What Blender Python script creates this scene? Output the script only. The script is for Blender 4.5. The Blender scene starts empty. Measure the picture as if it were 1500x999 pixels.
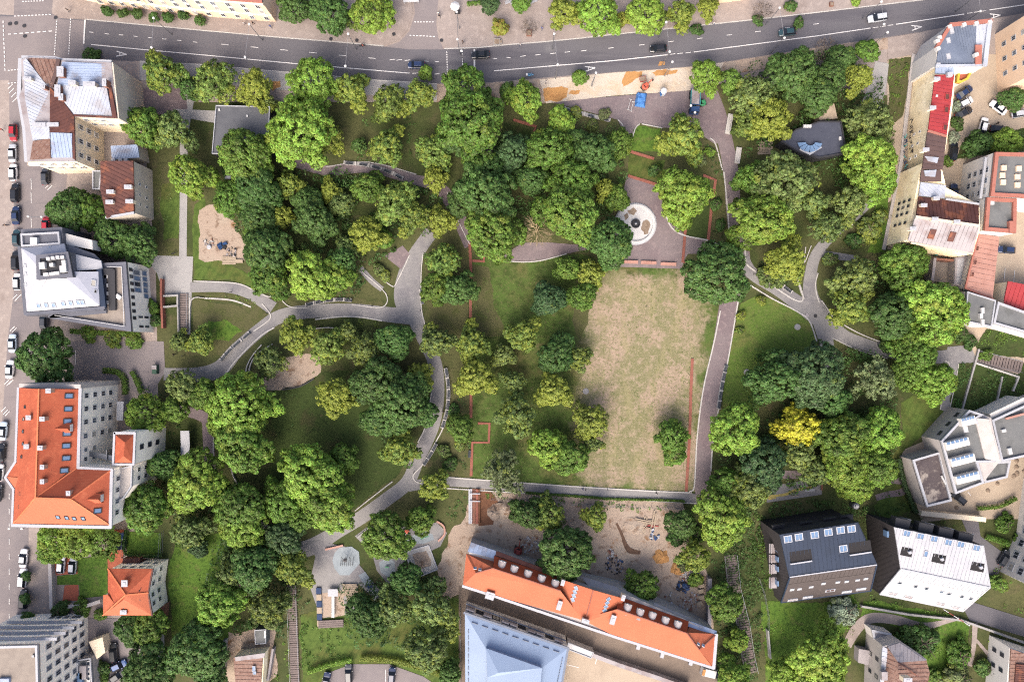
import bpy, math, random
import numpy as np
from mathutils import Vector, Matrix
R = math.radians
scene = bpy.context.scene
# ------------------------------------------------------------------ camera, light, exposure
S, H, CX, CY = 0.17, 170.0, 750.0, 499.5      # metres per photo pixel on the ground, camera height, photo centre
cam = bpy.data.cameras.new("camera"); cam.lens = 24; cam.sensor_width = 36; cam.clip_end = 6000; cam.clip_start = 1
camo = bpy.data.objects.new("camera", cam); scene.collection.objects.link(camo)
camo.location = (0, 0, H); scene.camera = camo
SUN_EL, SUN_AZ = 46, 196                      # azimuth clockwise from +Y (photo up)
world = bpy.data.worlds.new("World"); scene.world = world; world.use_nodes = True
wn = world.node_tree
sky = wn.nodes.new("ShaderNodeTexSky"); sky.sky_type = 'NISHITA'; sky.sun_disc = False
sky.sun_elevation = R(SUN_EL); sky.sun_rotation = R(SUN_AZ); sky.dust_density = 6.0; sky.ozone_density = 0.0; sky.air_density = 0.6
wn.links.new(sky.outputs[0], wn.nodes["Background"].inputs[0]); wn.nodes["Background"].inputs[1].default_value = 0.15
sl = bpy.data.lights.new("sun", 'SUN'); sl.energy = 0.65; sl.angle = R(50); sl.color = (1.0, 0.96, 0.89)
so = bpy.data.objects.new("sun", sl); scene.collection.objects.link(so)
sd = Vector((math.sin(R(SUN_AZ)) * math.cos(R(SUN_EL)), math.cos(R(SUN_AZ)) * math.cos(R(SUN_EL)), math.sin(R(SUN_EL))))
so.rotation_euler = sd.to_track_quat('Z', 'Y').to_euler(); so.location = sd * 300
scene.view_settings.view_transform = 'Standard'; scene.view_settings.look = 'None'
scene.view_settings.exposure = 1.66; scene.view_settings.gamma = 1.0
scene.cycles.filter_width = 1.15; scene.cycles.use_denoising = False; scene.cycles.max_bounces = 6; scene.cycles.diffuse_bounces = 4; scene.cycles.transmission_bounces = 3
# ------------------------------------------------------------------ helpers
C = scene.collection
def W(px, py, z=0.0):
    k = S * (H - z) / H
    return Vector(((px - CX) * k, (CY - py) * k, z))
def link(o): C.objects.link(o); return o
def tag(o, label=None, cat=None, group=None, kind=None):
    if label: o['label'] = label
    if cat: o['category'] = cat
    if group: o['group'] = group
    if kind: o['kind'] = kind
    return o
def thing(name, loc, label, cat, group=None, rz=0):
    o = bpy.data.objects.new(name, None); o.empty_display_size = .5
    o.location = loc; o.rotation_euler = (0, 0, rz); link(o)
    return tag(o, label, cat, group)
def mesh(name, verts, faces, mats, mi=None, smooth=False):
    me = bpy.data.meshes.new(name); me.from_pydata([tuple(v) for v in verts], [], faces)
    for m in (mats if isinstance(mats, (list, tuple)) else [mats]): me.materials.append(m)
    if mi is not None: me.polygons.foreach_set('material_index', mi)
    if smooth: me.polygons.foreach_set('use_smooth', [True] * len(me.polygons))
    me.update(); return me
def put(name, me, parent=None, loc=(0, 0, 0), rz=0, scale=None):
    o = bpy.data.objects.new(name, me); o.location = loc; o.rotation_euler = (0, 0, rz)
    if scale: o.scale = scale
    link(o)
    if parent: o.parent = parent
    return o
class MB:
    """collects simple solids, in world coordinates"""
    def __init__(s): s.v = []; s.f = []
    def add(s, vs, fs):
        n = len(s.v); s.v += [Vector(v) for v in vs]; s.f += [tuple(i + n for i in f) for f in fs]; return s
    def box(s, c, d, rz=0, m=None):
        x, y, z = d[0] / 2, d[1] / 2, d[2] / 2
        vs = [Vector(p) for p in ((-x,-y,-z),(x,-y,-z),(x,y,-z),(-x,y,-z),(-x,-y,z),(x,-y,z),(x,y,z),(-x,y,z))]
        M = m if m is not None else Matrix.Rotation(rz, 3, 'Z')
        return s.add([M @ v + Vector(c) for v in vs], [(3,2,1,0),(4,5,6,7),(0,1,5,4),(1,2,6,5),(2,3,7,6),(3,0,4,7)])
    def prism(s, top, bot):
        n = len(top)
        return s.add(list(bot) + list(top), [tuple(range(n - 1, -1, -1)), tuple(range(n, 2 * n))] +
                     [(i, (i + 1) % n, n + (i + 1) % n, n + i) for i in range(n)])
    def tube(s, a, b, r1, r2=None, n=6):
        a, b = Vector(a), Vector(b); r2 = r1 if r2 is None else r2
        q = (b - a).to_track_quat('Z', 'Y').to_matrix(); vs = []
        for p, r in ((a, r1), (b, r2)):
            for i in range(n): vs.append(p + q @ Vector((r * math.cos(6.2832 * i / n), r * math.sin(6.2832 * i / n), 0)))
        return s.add(vs, [(i, (i + 1) % n, n + (i + 1) % n, n + i) for i in range(n)] + [tuple(range(n - 1, -1, -1)), tuple(range(n, 2 * n))])
    def lathe(s, prof, c=(0, 0, 0), n=20):
        vs = []; m = len(prof)
        for i in range(n):
            a = 6.28318 * i / n
            for r, z in prof: vs.append((c[0] + r * math.cos(a), c[1] + r * math.sin(a), c[2] + z))
        return s.add(vs, [(i * m + j, ((i + 1) % n) * m + j, ((i + 1) % n) * m + j + 1, i * m + j + 1) for i in range(n) for j in range(m - 1)])
    def me(s, name, mats, smooth=False, off=None):
        vs = s.v if off is None else [v - off for v in s.v]
        return mesh(name, vs, s.f, mats, smooth=smooth)
    def build(s, name, mats, parent=None, smooth=False):
        off = parent_loc(parent) if parent else Vector((0, 0, 0))
        if parent is None and s.v:
            lo = Vector([min(v[i] for v in s.v) for i in range(3)]); hi = Vector([max(v[i] for v in s.v) for i in range(3)])
            off = Vector(((lo.x + hi.x) / 2, (lo.y + hi.y) / 2, lo.z))
            return put(name, s.me(name, mats, smooth, off), None, off)
        return put(name, s.me(name, mats, smooth, off), parent)
def parent_loc(p):
    l = Vector((0, 0, 0))
    while p: l = l + p.location; p = p.parent
    return l
def copy_tree(o, parent=None):
    c = o.copy(); link(c); c.parent = parent
    for ch in list(o.children): copy_tree(ch, c)
    return c
def area2(p): return sum(p[i].x * p[(i + 1) % len(p)].y - p[(i + 1) % len(p)].x * p[i].y for i in range(len(p)))
def ccw(p): return p if area2(p) > 0 else p[::-1]
# ------------------------------------------------------------------ materials
def lin(c, k=1.0):
    def f(u):
        u = u / 255.0
        return (u / 12.92 if u <= .04045 else ((u + .055) / 1.055) ** 2.4) * k
    return (f(c[0]), f(c[1]), f(c[2]), 1)
K = 0.60                                       # photo value -> base colour
class NT:
    def __init__(s, name):
        s.m = bpy.data.materials.new(name); s.m.use_nodes = True; s.t = s.m.node_tree
        s.b = s.t.nodes["Principled BSDF"]; s.b.inputs['Specular IOR Level'].default_value = .3
    def n(s, t, **kw):
        q = s.t.nodes.new('ShaderNode' + t)
        for k, v in kw.items():
            if k in q.inputs.keys(): q.inputs[k].default_value = v
            else: setattr(q, k, v)
        return q
    def l(s, a, b): s.t.links.new(a, b)
    def math(s, op, a, b=None, c=None):
        q = s.n('Math', operation=op)
        for i, x in enumerate((a, b, c)):
            if x is None: continue
            if isinstance(x, (int, float)): q.inputs[i].default_value = x
            else: s.l(x, q.inputs[i])
        return q.outputs[0]
    def mix(s, f, a, b):
        q = s.n('Mix', data_type='RGBA')
        for i, x in ((0, f), (6, a), (7, b)):
            if isinstance(x, (int, float)): q.inputs[i].default_value = x
            elif isinstance(x, tuple): q.inputs[i].default_value = x
            else: s.l(x, q.inputs[i])
        return q.outputs[2]
    def ramp(s, v, lo, hi):
        q = s.n('MapRange', interpolation_type='SMOOTHSTEP'); q.inputs[1].default_value = lo; q.inputs[2].default_value = hi
        s.l(v, q.inputs[0]); return q.outputs[0]
    def coord(s, kind, rot=0, scale=(1, 1, 1)):
        if kind == 'W': v = s.n('NewGeometry').outputs['Position']
        else: v = s.n('TexCoord').outputs['Object']
        if rot or scale != (1, 1, 1):
            q = s.n('Mapping'); q.inputs['Rotation'].default_value = (0, 0, rot); q.inputs['Scale'].default_value = scale
            s.l(v, q.inputs['Vector']); v = q.outputs[0]
        return v
    def tex(s, kind, co, scale, detail=4):
        if kind == 'noise':
            q = s.n('TexNoise'); q.inputs['Scale'].default_value = scale; q.inputs['Detail'].default_value = detail; q.inputs['Roughness'].default_value = .62
            s.l(co, q.inputs['Vector']); return q.outputs[0]
        if kind == 'voro':
            q = s.n('TexVoronoi'); q.inputs['Scale'].default_value = scale; s.l(co, q.inputs['Vector']); return q.outputs['Distance']
        if kind == 'cell':
            q = s.n('TexVoronoi'); q.inputs['Scale'].default_value = scale; s.l(co, q.inputs['Vector'])
            w = s.n('SeparateColor'); s.l(q.outputs['Color'], w.inputs[0]); return w.outputs[0]
        if kind in ('wave', 'ring'):
            q = s.n('TexWave'); q.inputs['Scale'].default_value = scale; q.inputs['Distortion'].default_value = 1.2 if kind == 'wave' else .8
            q.inputs['Detail'].default_value = 2
            if kind == 'ring': q.wave_type = 'RINGS'; q.rings_direction = 'Z'
            s.l(co, q.inputs['Vector']); return q.outputs[1]
        if kind == 'line':
            q = s.n('TexWave'); q.inputs['Scale'].default_value = scale; s.l(co, q.inputs['Vector']); return q.outputs[1]
        if kind == 'brick':
            q = s.n('TexBrick'); q.inputs['Scale'].default_value = scale; q.inputs['Mortar Size'].default_value = .03; q.inputs['Color1'].default_value = (0,0,0,1)
            q.inputs['Color2'].default_value = (.5,.5,.5,1); q.inputs['Mortar'].default_value = (1,1,1,1); s.l(co, q.inputs['Vector']); return q.outputs[0]
def M(name, base, layers=(), rough=.85, bump=None, metal=0.0, co='W', k=None):
    """base colour as seen in the photo; layers: (texture, scale, colour, low, high, strength[, rotation, stretch])"""
    k = K if k is None else k
    q = NT(name); col = lin(base, k)
    for L in layers:
        kind, sc, c, lo, hi, st = L[:6]; rot = L[6] if len(L) > 6 else 0; stretch = L[7] if len(L) > 7 else (1, 1, 1)
        f = q.math('MULTIPLY', q.ramp(q.tex(kind, q.coord(co, rot, stretch), sc), lo, hi), st)
        col = q.mix(f, col, lin(c, k))
    if isinstance(col, tuple): q.b.inputs['Base Color'].default_value = col
    else: q.l(col, q.b.inputs['Base Color'])
    q.b.inputs['Roughness'].default_value = rough; q.b.inputs['Metallic'].default_value = metal
    if bump:
        for sc, st in ([bump] if not isinstance(bump[0], tuple) else bump)[:1]:
            bn = q.n('Bump'); bn.inputs['Strength'].default_value = st; bn.inputs['Distance'].default_value = .1
            q.l(q.tex('noise', q.coord(co), sc), bn.inputs['Height']); q.l(bn.outputs[0], q.b.inputs['Normal'])
    return q.m
def paint_mat(name, rough=.3, coat=.5):
    q = NT(name); oi = q.n('ObjectInfo'); q.l(oi.outputs['Color'], q.b.inputs['Base Color'])
    q.b.inputs['Roughness'].default_value = rough; q.b.inputs['Coat Weight'].default_value = coat; return q.m
m_soil = M('park_soil', (88, 90, 54), [('noise', .06, (60, 74, 32), .42, .62, .9), ('noise', .22, (104, 90, 70), .55, .75, .7),
        ('noise', 1.3, (58, 64, 34), .45, .7, .6), ('noise', 5, (112, 104, 76), .6, .8, .35)], .95, (2.5, .6))
m_lawn = M('lawn_grass', (86, 108, 44), [('noise', .10, (92, 92, 46), .45, .65, .8), ('noise', .5, (50, 72, 22), .45, .65, .6),
        ('noise', 3.5, (96, 110, 50), .55, .75, .4), ('noise', .25, (116, 104, 74), .62, .78, .5), ('wave', .22, (56, 78, 24), .5, .9, .25, .5)], .95, (4, .5))
m_mown = M('mown_grass', (92, 116, 46), [('ring', .36, (66, 88, 30), .3, .8, .22), ('noise', .12, (112, 110, 62), .48, .66, .7),
        ('noise', 4, (108, 122, 58), .55, .8, .4), ('noise', .4, (58, 78, 28), .5, .7, .7), ('noise', 1.3, (110, 116, 66), .5, .68, .6)], .95, (4, .5), co='O')
m_dgrass = M('dark_grass', (60, 76, 32), [('noise', .12, (72, 68, 42), .5, .66, .7), ('noise', .7, (38, 50, 18), .5, .7, .6), ('noise', 4, (74, 84, 40), .6, .8, .4),
        ('noise', .3, (110, 96, 72), .66, .78, .6)], .95, (4, .5))  # dark green grass with brown patches
m_vivid = M('bright_grass', (84, 116, 38), [('noise', .2, (96, 120, 42), .45, .65, .6), ('noise', 1.2, (52, 80, 20), .46, .66, .8), ('noise', .45, (104, 108, 58), .52, .7, .7), ('noise', 4, (112, 134, 58), .6, .8, .4)], .95, (3, .7))
def field_mat():
    """long lawn and the worn dry field in its middle as one surface with an irregular soft border"""
    q = NT('worn_field'); P = q.coord('W')
    def layers(base, LL):
        col = lin(base, K)
        for L in LL:
            f = q.math('MULTIPLY', q.ramp(q.tex(L[0], q.coord('W', L[6] if len(L) > 6 else 0, L[7] if len(L) > 7 else (1, 1, 1)), L[1]), L[3], L[4]), L[5]); col = q.mix(f, col, lin(L[2], K))
        return col
    g = layers((78, 100, 42), [('noise', .08, (104, 98, 60), .45, .66, .8), ('noise', .4, (56, 72, 26), .45, .62, .75), ('noise', 1.4, (108, 104, 68), .52, .7, .6), ('noise', 3.5, (100, 108, 56), .55, .75, .45), ('noise', .22, (122, 108, 80), .6, .76, .6)])
    d = layers((158, 140, 120), [('noise', .09, (116, 118, 78), .42, .56, .8), ('noise', .5, (178, 156, 138), .48, .66, .6), ('noise', .3, (150, 142, 104), .5, .66, .6, R(2), (1, .35, 1)), ('noise', 1.6, (104, 108, 64), .5, .62, .8), ('noise', 3.2, (190, 172, 150), .52, .68, .65), ('noise', 4.5, (106, 98, 76), .56, .7, .6), ('noise', .9, (150, 120, 104), .6, .72, .5)])
    x = q.n('SeparateXYZ'); q.l(q.coord('W', R(1.5)), x.inputs[0])
    def edge(v, c, h): return q.math('DIVIDE', q.math('SUBTRACT', h, q.math('ABSOLUTE', q.math('SUBTRACT', v, c))), 1.0)
    u = edge(x.outputs[0], 32.3, 15.6); v = edge(x.outputs[1], -9.5, 27.5)
    m = q.math('ADD', q.math('MINIMUM', u, v), q.math('MULTIPLY', q.math('SUBTRACT', q.tex('noise', P, .13), .5), 14))
    m = q.math('ADD', m, q.math('MULTIPLY', q.math('SUBTRACT', q.tex('noise', P, 1.2), .5), 6))
    q.l(q.mix(q.ramp(m, -1.6, 2.2), g, d), q.b.inputs['Base Color']); q.b.inputs['Roughness'].default_value = .95
    bn = q.n('Bump'); bn.inputs['Strength'].default_value = .5; bn.inputs['Distance'].default_value = .1; q.l(q.tex('noise', P, 5), bn.inputs['Height']); q.l(bn.outputs[0], q.b.inputs['Normal'])
    return q.m
m_field = field_mat()
m_dirt = M('bare_earth', (172, 154, 138), [('noise', .12, (176, 162, 146), .45, .65, .8), ('noise', .5, (112, 88, 70), .52, .68, .7), ('noise', 2.5, (178, 158, 138), .55, .75, .5),
        ('noise', .25, (150, 108, 66), .6, .72, .6), ('noise', 7, (92, 78, 66), .62, .8, .4)], .95, (1.5, 1))
m_bed = M('planting_bed', (92, 80, 64), [('noise', .3, (66, 68, 36), .45, .62, .7), ('noise', 1.4, (104, 88, 72), .5, .7, .6), ('voro', 2.2, (84, 96, 44), .0, .25, .5), ('noise', 6, (54, 48, 38), .55, .75, .5)], .95, (3, 1))
m_asph = M('asphalt', (124, 123, 125), [('noise', .05, (108, 106, 111), .4, .62, .7), ('noise', .25, (114, 111, 114), .48, .7, .5), ('noise', 8, (122, 120, 124), .55, .8, .3),
        ('noise', .12, (82, 81, 88), .54, .64, .7, R(6), (.15, 1.6, 1)), ('noise', .2, (132, 128, 130), .58, .68, .55, R(-6), (.12, 1.8, 1)), ('noise', 1.2, (88, 86, 92), .56, .68, .5), ('voro', .08, (92, 90, 97), .0, .16, .6)], .9)
m_asph2 = M('street_asphalt', (136, 128, 128), [('noise', .06, (122, 116, 118), .42, .62, .7), ('noise', .3, (146, 138, 136), .5, .7, .5), ('noise', 6, (112, 108, 110), .58, .8, .35),
        ('noise', .14, (110, 105, 108), .55, .66, .5, R(80), (.2, 1.5, 1))], .9)
m_gpath = M('grey_path', (148, 146, 144), [('noise', .12, (124, 122, 126), .42, .64, .8), ('noise', .7, (158, 155, 154), .48, .68, .65), ('noise', 1.6, (120, 117, 120), .54, .68, .5), ('brick', 1.6, (112, 110, 114), .5, 1, .45),
        ('noise', 5, (110, 108, 112), .6, .8, .35)], .9)
m_brown = M('plum_paving', (132, 121, 122), [('noise', .1, (118, 104, 108), .42, .64, .8), ('noise', .8, (154, 139, 138), .48, .68, .65), ('noise', 1.7, (114, 100, 104), .54, .68, .5), ('brick', 1.9, (106, 92, 96), .5, 1, .35, R(8)),
        ('noise', .35, (150, 138, 136), .62, .75, .4), ('noise', 5, (104, 92, 96), .6, .8, .35)], .9)
m_side = M('sidewalk_paving', (160, 149, 143), [('noise', .08, (150, 137, 130), .42, .64, .8), ('noise', .6, (182, 170, 162), .48, .68, .6), ('noise', 1.7, (138, 128, 122), .54, .68, .5), ('brick', .9, (144, 130, 124), .5, 1, .4, R(-6)),
        ('noise', .2, (134, 122, 116), .6, .72, .5), ('noise', 4, (140, 128, 122), .6, .8, .35)], .9)
m_conc = M('concrete', (170, 168, 166), [('noise', .3, (150, 148, 148), .45, .65, .7), ('noise', 2, (184, 182, 178), .5, .75, .5), ('brick', .8, (146, 144, 144), .5, 1, .4)], .9)
m_kerb = M('kerb_stone', (196, 193, 188), [('noise', .6, (172, 168, 164), .45, .7, .7), ('noise', 4, (206, 204, 200), .5, .8, .5)], .9)
m_sand = M('pale_sand', (202, 190, 174), [('noise', .2, (200, 180, 154), .45, .65, .8), ('noise', 1, (214, 204, 190), .5, .7, .5), ('noise', 5, (184, 164, 140), .6, .8, .4)], .95, (2, .8))
m_osand = M('ochre_sand', (186, 140, 88), [('noise', .6, (166, 118, 72), .45, .68, .7), ('noise', 4, (204, 160, 108), .55, .8, .5)], .95, (2, .8))
m_redbrick = M('red_brick_edging', (150, 92, 78), [('noise', .8, (126, 76, 64), .45, .68, .7), ('brick', 4, (160, 112, 98), .5, 1, .4), ('noise', .2, (132, 100, 84), .55, .7, .4)], .9)
m_redpave = M('red_paving', (178, 98, 74), [('noise', .5, (158, 84, 62), .45, .68, .7), ('brick', 2.2, (190, 118, 94), .5, 1, .4)], .9)
m_yard = M('yard_paving', (128, 114, 102), [('noise', .15, (112, 100, 90), .42, .64, .8), ('noise', .9, (140, 126, 112), .5, .72, .5), ('noise', 5, (104, 94, 86), .6, .8, .35)], .9)
m_cream_yard = M('cream_yard', (184, 168, 148), [('noise', .15, (168, 152, 134), .42, .64, .8), ('noise', 1, (194, 180, 160), .5, .72, .5), ('brick', 1.2, (160, 146, 130), .5, 1, .35)], .9)
m_white = M('road_paint', (226, 224, 222), [('noise', 1.2, (176, 174, 176), .52, .72, .6), ('noise', 7, (140, 138, 142), .62, .8, .5)], .7)
m_rubber = M('grey_rubber', (150, 160, 166), [('noise', .4, (134, 144, 150), .45, .66, .7), ('noise', 6, (166, 174, 178), .55, .8, .4)], .9)
m_yellowp = M('yellow_court_paint', (184, 168, 96), [('noise', .8, (150, 140, 100), .5, .68, .8)], .9)
# ------------------------------------------------------------------ ground, roads, paths
ZC = [0.010]
def zlift(): ZC[0] += .001; return ZC[0]
def ragged(pts, amp=.055):
    rng = random.Random(int(sum(p[0] * 3 + p[1] for p in pts)))
    def sub(a, b, lv):
        d = math.hypot(b[0] - a[0], b[1] - a[1])
        if d < 2 or lv == 0: return [a]
        o = rng.gauss(0, amp) * min(d, 40); mx = ((a[0] + b[0]) / 2 - (b[1] - a[1]) / d * o, (a[1] + b[1]) / 2 + (b[0] - a[0]) / d * o)
        return sub(a, mx, lv - 1) + sub(mx, b, lv - 1)
    out = []
    for i in range(len(pts)): out += sub(pts[i], pts[(i + 1) % len(pts)], 6)
    return out
def sheet(name, pts, mat, z=None, label=None):
    z = zlift() if z is None else z
    if mat in (m_soil, m_lawn, m_dgrass, m_vivid, m_dirt, m_bed, m_sand, m_osand) and not name.startswith('small'): pts = ragged(pts)
    p = ccw([W(*q) for q in pts])
    for v in p: v.z = z
    o = MB().add(p, [tuple(range(len(p)))]).build(name, mat)
    return tag(o, kind='structure', label=label)
def smooth(pts, n=5):
    out = []
    for i in range(len(pts) - 1):
        p0, p1, p2, p3 = [np.array(pts[max(0, min(len(pts) - 1, j))], float) for j in (i - 1, i, i + 1, i + 2)]
        for k in range(n):
            t = k / n
            out.append(.5 * (2 * p1 + (p2 - p0) * t + (2 * p0 - 5 * p1 + 4 * p2 - p3) * t * t + (3 * p1 - p0 - 3 * p2 + p3) * t ** 3))
    out.append(np.array(pts[-1], float)); return out
def edges(pts, n=5, w=None):
    """pts (x, y, width) -> left and right pixel polylines"""
    q = smooth([(p[0], p[1], p[2] if len(p) > 2 else w) for p in pts], n); A = []; B = []
    for i, p in enumerate(q):
        t = q[min(i + 1, len(q) - 1)][:2] - q[max(i - 1, 0)][:2]; t = t / (np.linalg.norm(t) + 1e-9); nn = np.array((-t[1], t[0])) * p[2] / 2
        A.append(p[:2] + nn); B.append(p[:2] - nn)
    return A, B
def ribbon(name, pts, mat, n=5, z=None, w=None, h=0):
    z = zlift() if z is None else z
    A, B = edges(pts, n, w); m = MB(); v = []
    for a, b in zip(A, B):
        for q in (a, b): u = W(*q); u.z = z + h; v.append(u)
    k = len(A)
    fs = [(2 * i, 2 * i + 2, 2 * i + 3, 2 * i + 1) for i in range(k - 1)]
    if h:
        for i in range(2 * k): u = v[i].copy(); u.z = -.02; v.append(u)
        o_ = 2 * k
        fs += [(2 * i + 2, 2 * i, o_ + 2 * i, o_ + 2 * i + 2) for i in range(k - 1)] + [(2 * i + 1, 2 * i + 3, o_ + 2 * i + 3, o_ + 2 * i + 1) for i in range(k - 1)]
        fs += [(0, 1, o_ + 1, o_), (2 * k - 1, 2 * k - 2, o_ + 2 * k - 2, o_ + 2 * k - 1)]
    return tag(m.add(v, fs).build(name, mat), kind='structure')
def kerb(pts, w=1.6, h=.19, n=5, mat=None, name='kerb'): return ribbon(name, pts, mat or m_kerb, n, 0.0, w, h)
def slab(name, pts, mat, z=.12):
    p = ccw([W(*q) for q in pts]); b = [v.copy() for v in p]
    for v in p: v.z = z
    for v in b: v.z = -.05
    return tag(MB().prism(p, b).build(name, mat), kind='structure')
g = MB().add([(-1500, -1500, 0), (1500, -1500, 0), (1500, 1500, 0), (-1500, 1500, 0)], [(0, 1, 2, 3)]).build('ground', m_soil); tag(g, kind='structure')
TOP = [(-30, 20), (125, 29.5), (300, 46), (400, 55), (500, 63), (566, 69), (600, 72), (648, 72.5), (700, 71), (750, 66), (800, 62), (850, 57), (900, 51.5), (1000, 41), (1100, 30.5), (1200, 19), (1300, 7), (1400, -5), (1540, -22)]
BOT = [(1540, 12), (1500, 20), (1420, 34), (1350, 47), (1300, 55), (1200, 69), (1100, 85), (1020, 97), (960, 102), (900, 106), (812, 113), (720, 121), (650, 123), (600, 121), (545, 117), (450, 108), (385, 103), (300, 95), (200, 90), (110, 88), (30, 90), (-30, 95)]
sheet('urban_ground', [(-60, -60), (1560, -60), (1560, 140), (1300, 140), (1100, 120), (640, 150), (215, 150), (215, 250), (228, 380), (232, 600), (150, 1060), (-60, 1060)], m_side)
sheet('yard_ground', [(1300, 80), (1560, 80), (1560, 620), (1460, 620), (1400, 470), (1345, 380), (1300, 365)], m_cream_yard)
sheet('yard_ground', [(1320, 660), (1560, 560), (1560, 760), (1430, 760), (1395, 760), (1350, 765)], m_cream_yard)
sheet('street', [(13, 95), (120, 80), (100, 240), (92, 330), (90, 420), (78, 480), (70, 560), (40, 640), (42, 780), (40, 1040), (-60, 1040), (-60, 720), (3, 620), (11, 500), (20, 430), (20, 300), (14, 200)], m_asph2)
sheet('road', TOP + BOT, m_asph)
sheet('junction_asphalt', [(-30, 22), (124, 31), (122, 87), (30, 90), (16, 118), (-30, 118)], m_asph2)
sheet('side_street', [(600, -40), (648, -40), (641, 10), (639, 36), (642, 55), (650, 73), (600, 73), (564, 69), (585, 62), (600, 46), (608, 20)], m_asph2)
sheet('side_street', [(22, -30), (80, -30), (76, 20), (95, 32), (60, 34), (20, 30)], m_asph2)
# raised pavements with kerbs
slab('pavement', [(125, 28.5), (300, 45), (400, 54), (500, 62), (562, 67.5), (583, 60), (597, 45), (605, 18), (598, -30), (92, -30), (92, 20), (105, 28)], m_side)
slab('pavement', [(651, 71.5), (700, 70), (750, 65), (800, 61), (850, 56), (900, 50.5), (1000, 40), (1100, 29.5), (1200, 18), (1300, 6), (1400, -6), (1400, -40), (651, -40), (643, 10), (641, 36), (645, 55)], m_side)
kerb([(125, 29), (300, 45.6), (400, 54.6), (500, 62.6), (562, 68)], 1.3, .15, 1)
kerb([(651, 72), (700, 70.6), (750, 65.6), (800, 61.6), (850, 56.6), (900, 51), (1000, 40.6), (1100, 30), (1200, 18.6), (1300, 6.6), (1400, -5)], 1.3, .15, 1)
slab('pavement', [(205, 91), (300, 96), (385, 104), (450, 109), (545, 118), (640, 124), (640, 148), (545, 140), (440, 135), (300, 122), (205, 118)], m_conc, .10)
slab('verge', [(640, 124), (720, 122), (800, 116), (802, 152), (640, 150)], m_dirt, .10)
slab('sand_strip', [(790, 117), (900, 107), (960, 103), (1020, 98), (1060, 92), (1042, 130), (1000, 134), (905, 140), (800, 152)], m_sand, .115)
slab('verge', [(1060, 92), (1100, 86), (1200, 70), (1300, 56), (1340, 50), (1338, 66), (1200, 88), (1100, 104), (1042, 115)], m_dirt, .10)
slab('pavement', [(1300, 56), (1350, 48), (1372, 60), (1340, 80), (1300, 88)], m_side, .11)
kerb([(205, 90.5), (300, 95.5), (385, 103.5), (450, 108.6), (545, 117.6), (640, 123.5)], 1.3, .15, 1)
for p in ([(795, 131), (832, 130), (830, 143), (822, 148), (798, 149)], [(836, 133), (850, 133), (848, 138), (832, 139)], [(917, 106), (941, 105), (940, 112), (927, 120), (913, 128), (911, 122)],
          [(955, 107), (975, 102), (993, 103), (990, 108), (960, 112)], [(966, 91), (974, 91), (974, 96), (964, 97)]):
    ribbon_z = .125
    sheet('sand_patch', [(x, y) for x, y in p], m_osand, ribbon_z)
sheet('sand_patch', [(398, 120), (411, 119), (411, 128), (400, 134), (393, 128)], m_osand, .121)
# ---- park surfaces
sheet('lawn_and_field', [(690, 378), (760, 380), (850, 372), (905, 388), (1000, 392), (1040, 430), (1056, 455), (1044, 520), (1030, 600), (1021, 720), (900, 716), (760, 706), (656, 699), (690, 640)], m_field)
sheet('bed', [(692, 388), (716, 392), (722, 430), (730, 462), (740, 490), (692, 492)], m_bed)
sheet('bed', [(622, 392), (686, 360), (686, 500), (640, 500), (622, 460)], m_bed)
sheet('bed', [(846, 420), (868, 410), (862, 470), (850, 500), (838, 470)], m_bed)
o = sheet('mown_lawn', [(1085, 445), (1110, 432), (1150, 445), (1185, 470), (1198, 505), (1190, 530), (1150, 560), (1110, 600), (1060, 600), (1058, 580), (1072, 500)], m_mown)
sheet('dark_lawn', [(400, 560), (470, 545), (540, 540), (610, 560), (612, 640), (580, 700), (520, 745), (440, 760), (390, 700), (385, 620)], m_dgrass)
sheet('fallow_bed', [(372, 570), (395, 530), (440, 520), (475, 522), (470, 545), (440, 565), (400, 572)], m_dirt)
sheet('lawn', [(285, 300), (300, 290), (330, 380), (400, 425), (385, 428), (345, 412), (284, 408)], m_lawn)
sheet('dirt_patch', [(292, 308), (312, 300), (330, 315), (372, 360), (368, 385), (300, 384), (291, 380)], m_dirt)
sheet('lawn', [(300, 440), (340, 445), (372, 462), (385, 470), (330, 520), (280, 520), (280, 440)], m_bed)
sheet('lawn', [(305, 470), (330, 468), (355, 485), (335, 500), (300, 498)], m_vivid)
sheet('lawn', [(258, 790), (330, 780), (345, 850), (340, 960), (250, 960), (246, 830)], m_vivid)
sheet('lawn', [(925, 184), (968, 188), (968, 225), (922, 220)], m_vivid)
sheet('lawn', [(922, 226), (975, 235), (965, 266), (920, 256)], m_lawn)
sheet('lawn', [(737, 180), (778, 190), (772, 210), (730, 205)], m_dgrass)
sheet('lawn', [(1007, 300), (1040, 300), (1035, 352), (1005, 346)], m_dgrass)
sheet('lawn', [(1325, 640), (1320, 590), (1370, 560), (1385, 600), (1350, 640), (1320, 665), (1318, 700), (1280, 700)], m_lawn)
sheet('lawn', [(1300, 705), (1320, 700), (1340, 745), (1300, 760), (1280, 740)], m_lawn)
sheet('lawn', [(1115, 880), (1180, 882), (1250, 870), (1260, 890), (1230, 940), (1230, 1010), (1120, 1010)], m_vivid)
sheet('lawn', [(1265, 880), (1400, 905), (1420, 912), (1420, 1010), (1360, 1010), (1340, 925), (1260, 905)], m_vivid)
sheet('lawn', [(440, 900), (520, 880), (680, 880), (680, 1010), (440, 1010)], m_lawn)
sheet('bed', [(215, 250), (262, 240), (262, 375), (235, 372)], m_bed)
sheet('lawn', [(238, 270), (261, 262), (261, 350), (240, 352)], m_lawn)
sheet('lawn', [(1210, 345), (1260, 330), (1310, 290), (1297, 362), (1220, 365)], m_bed)
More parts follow.
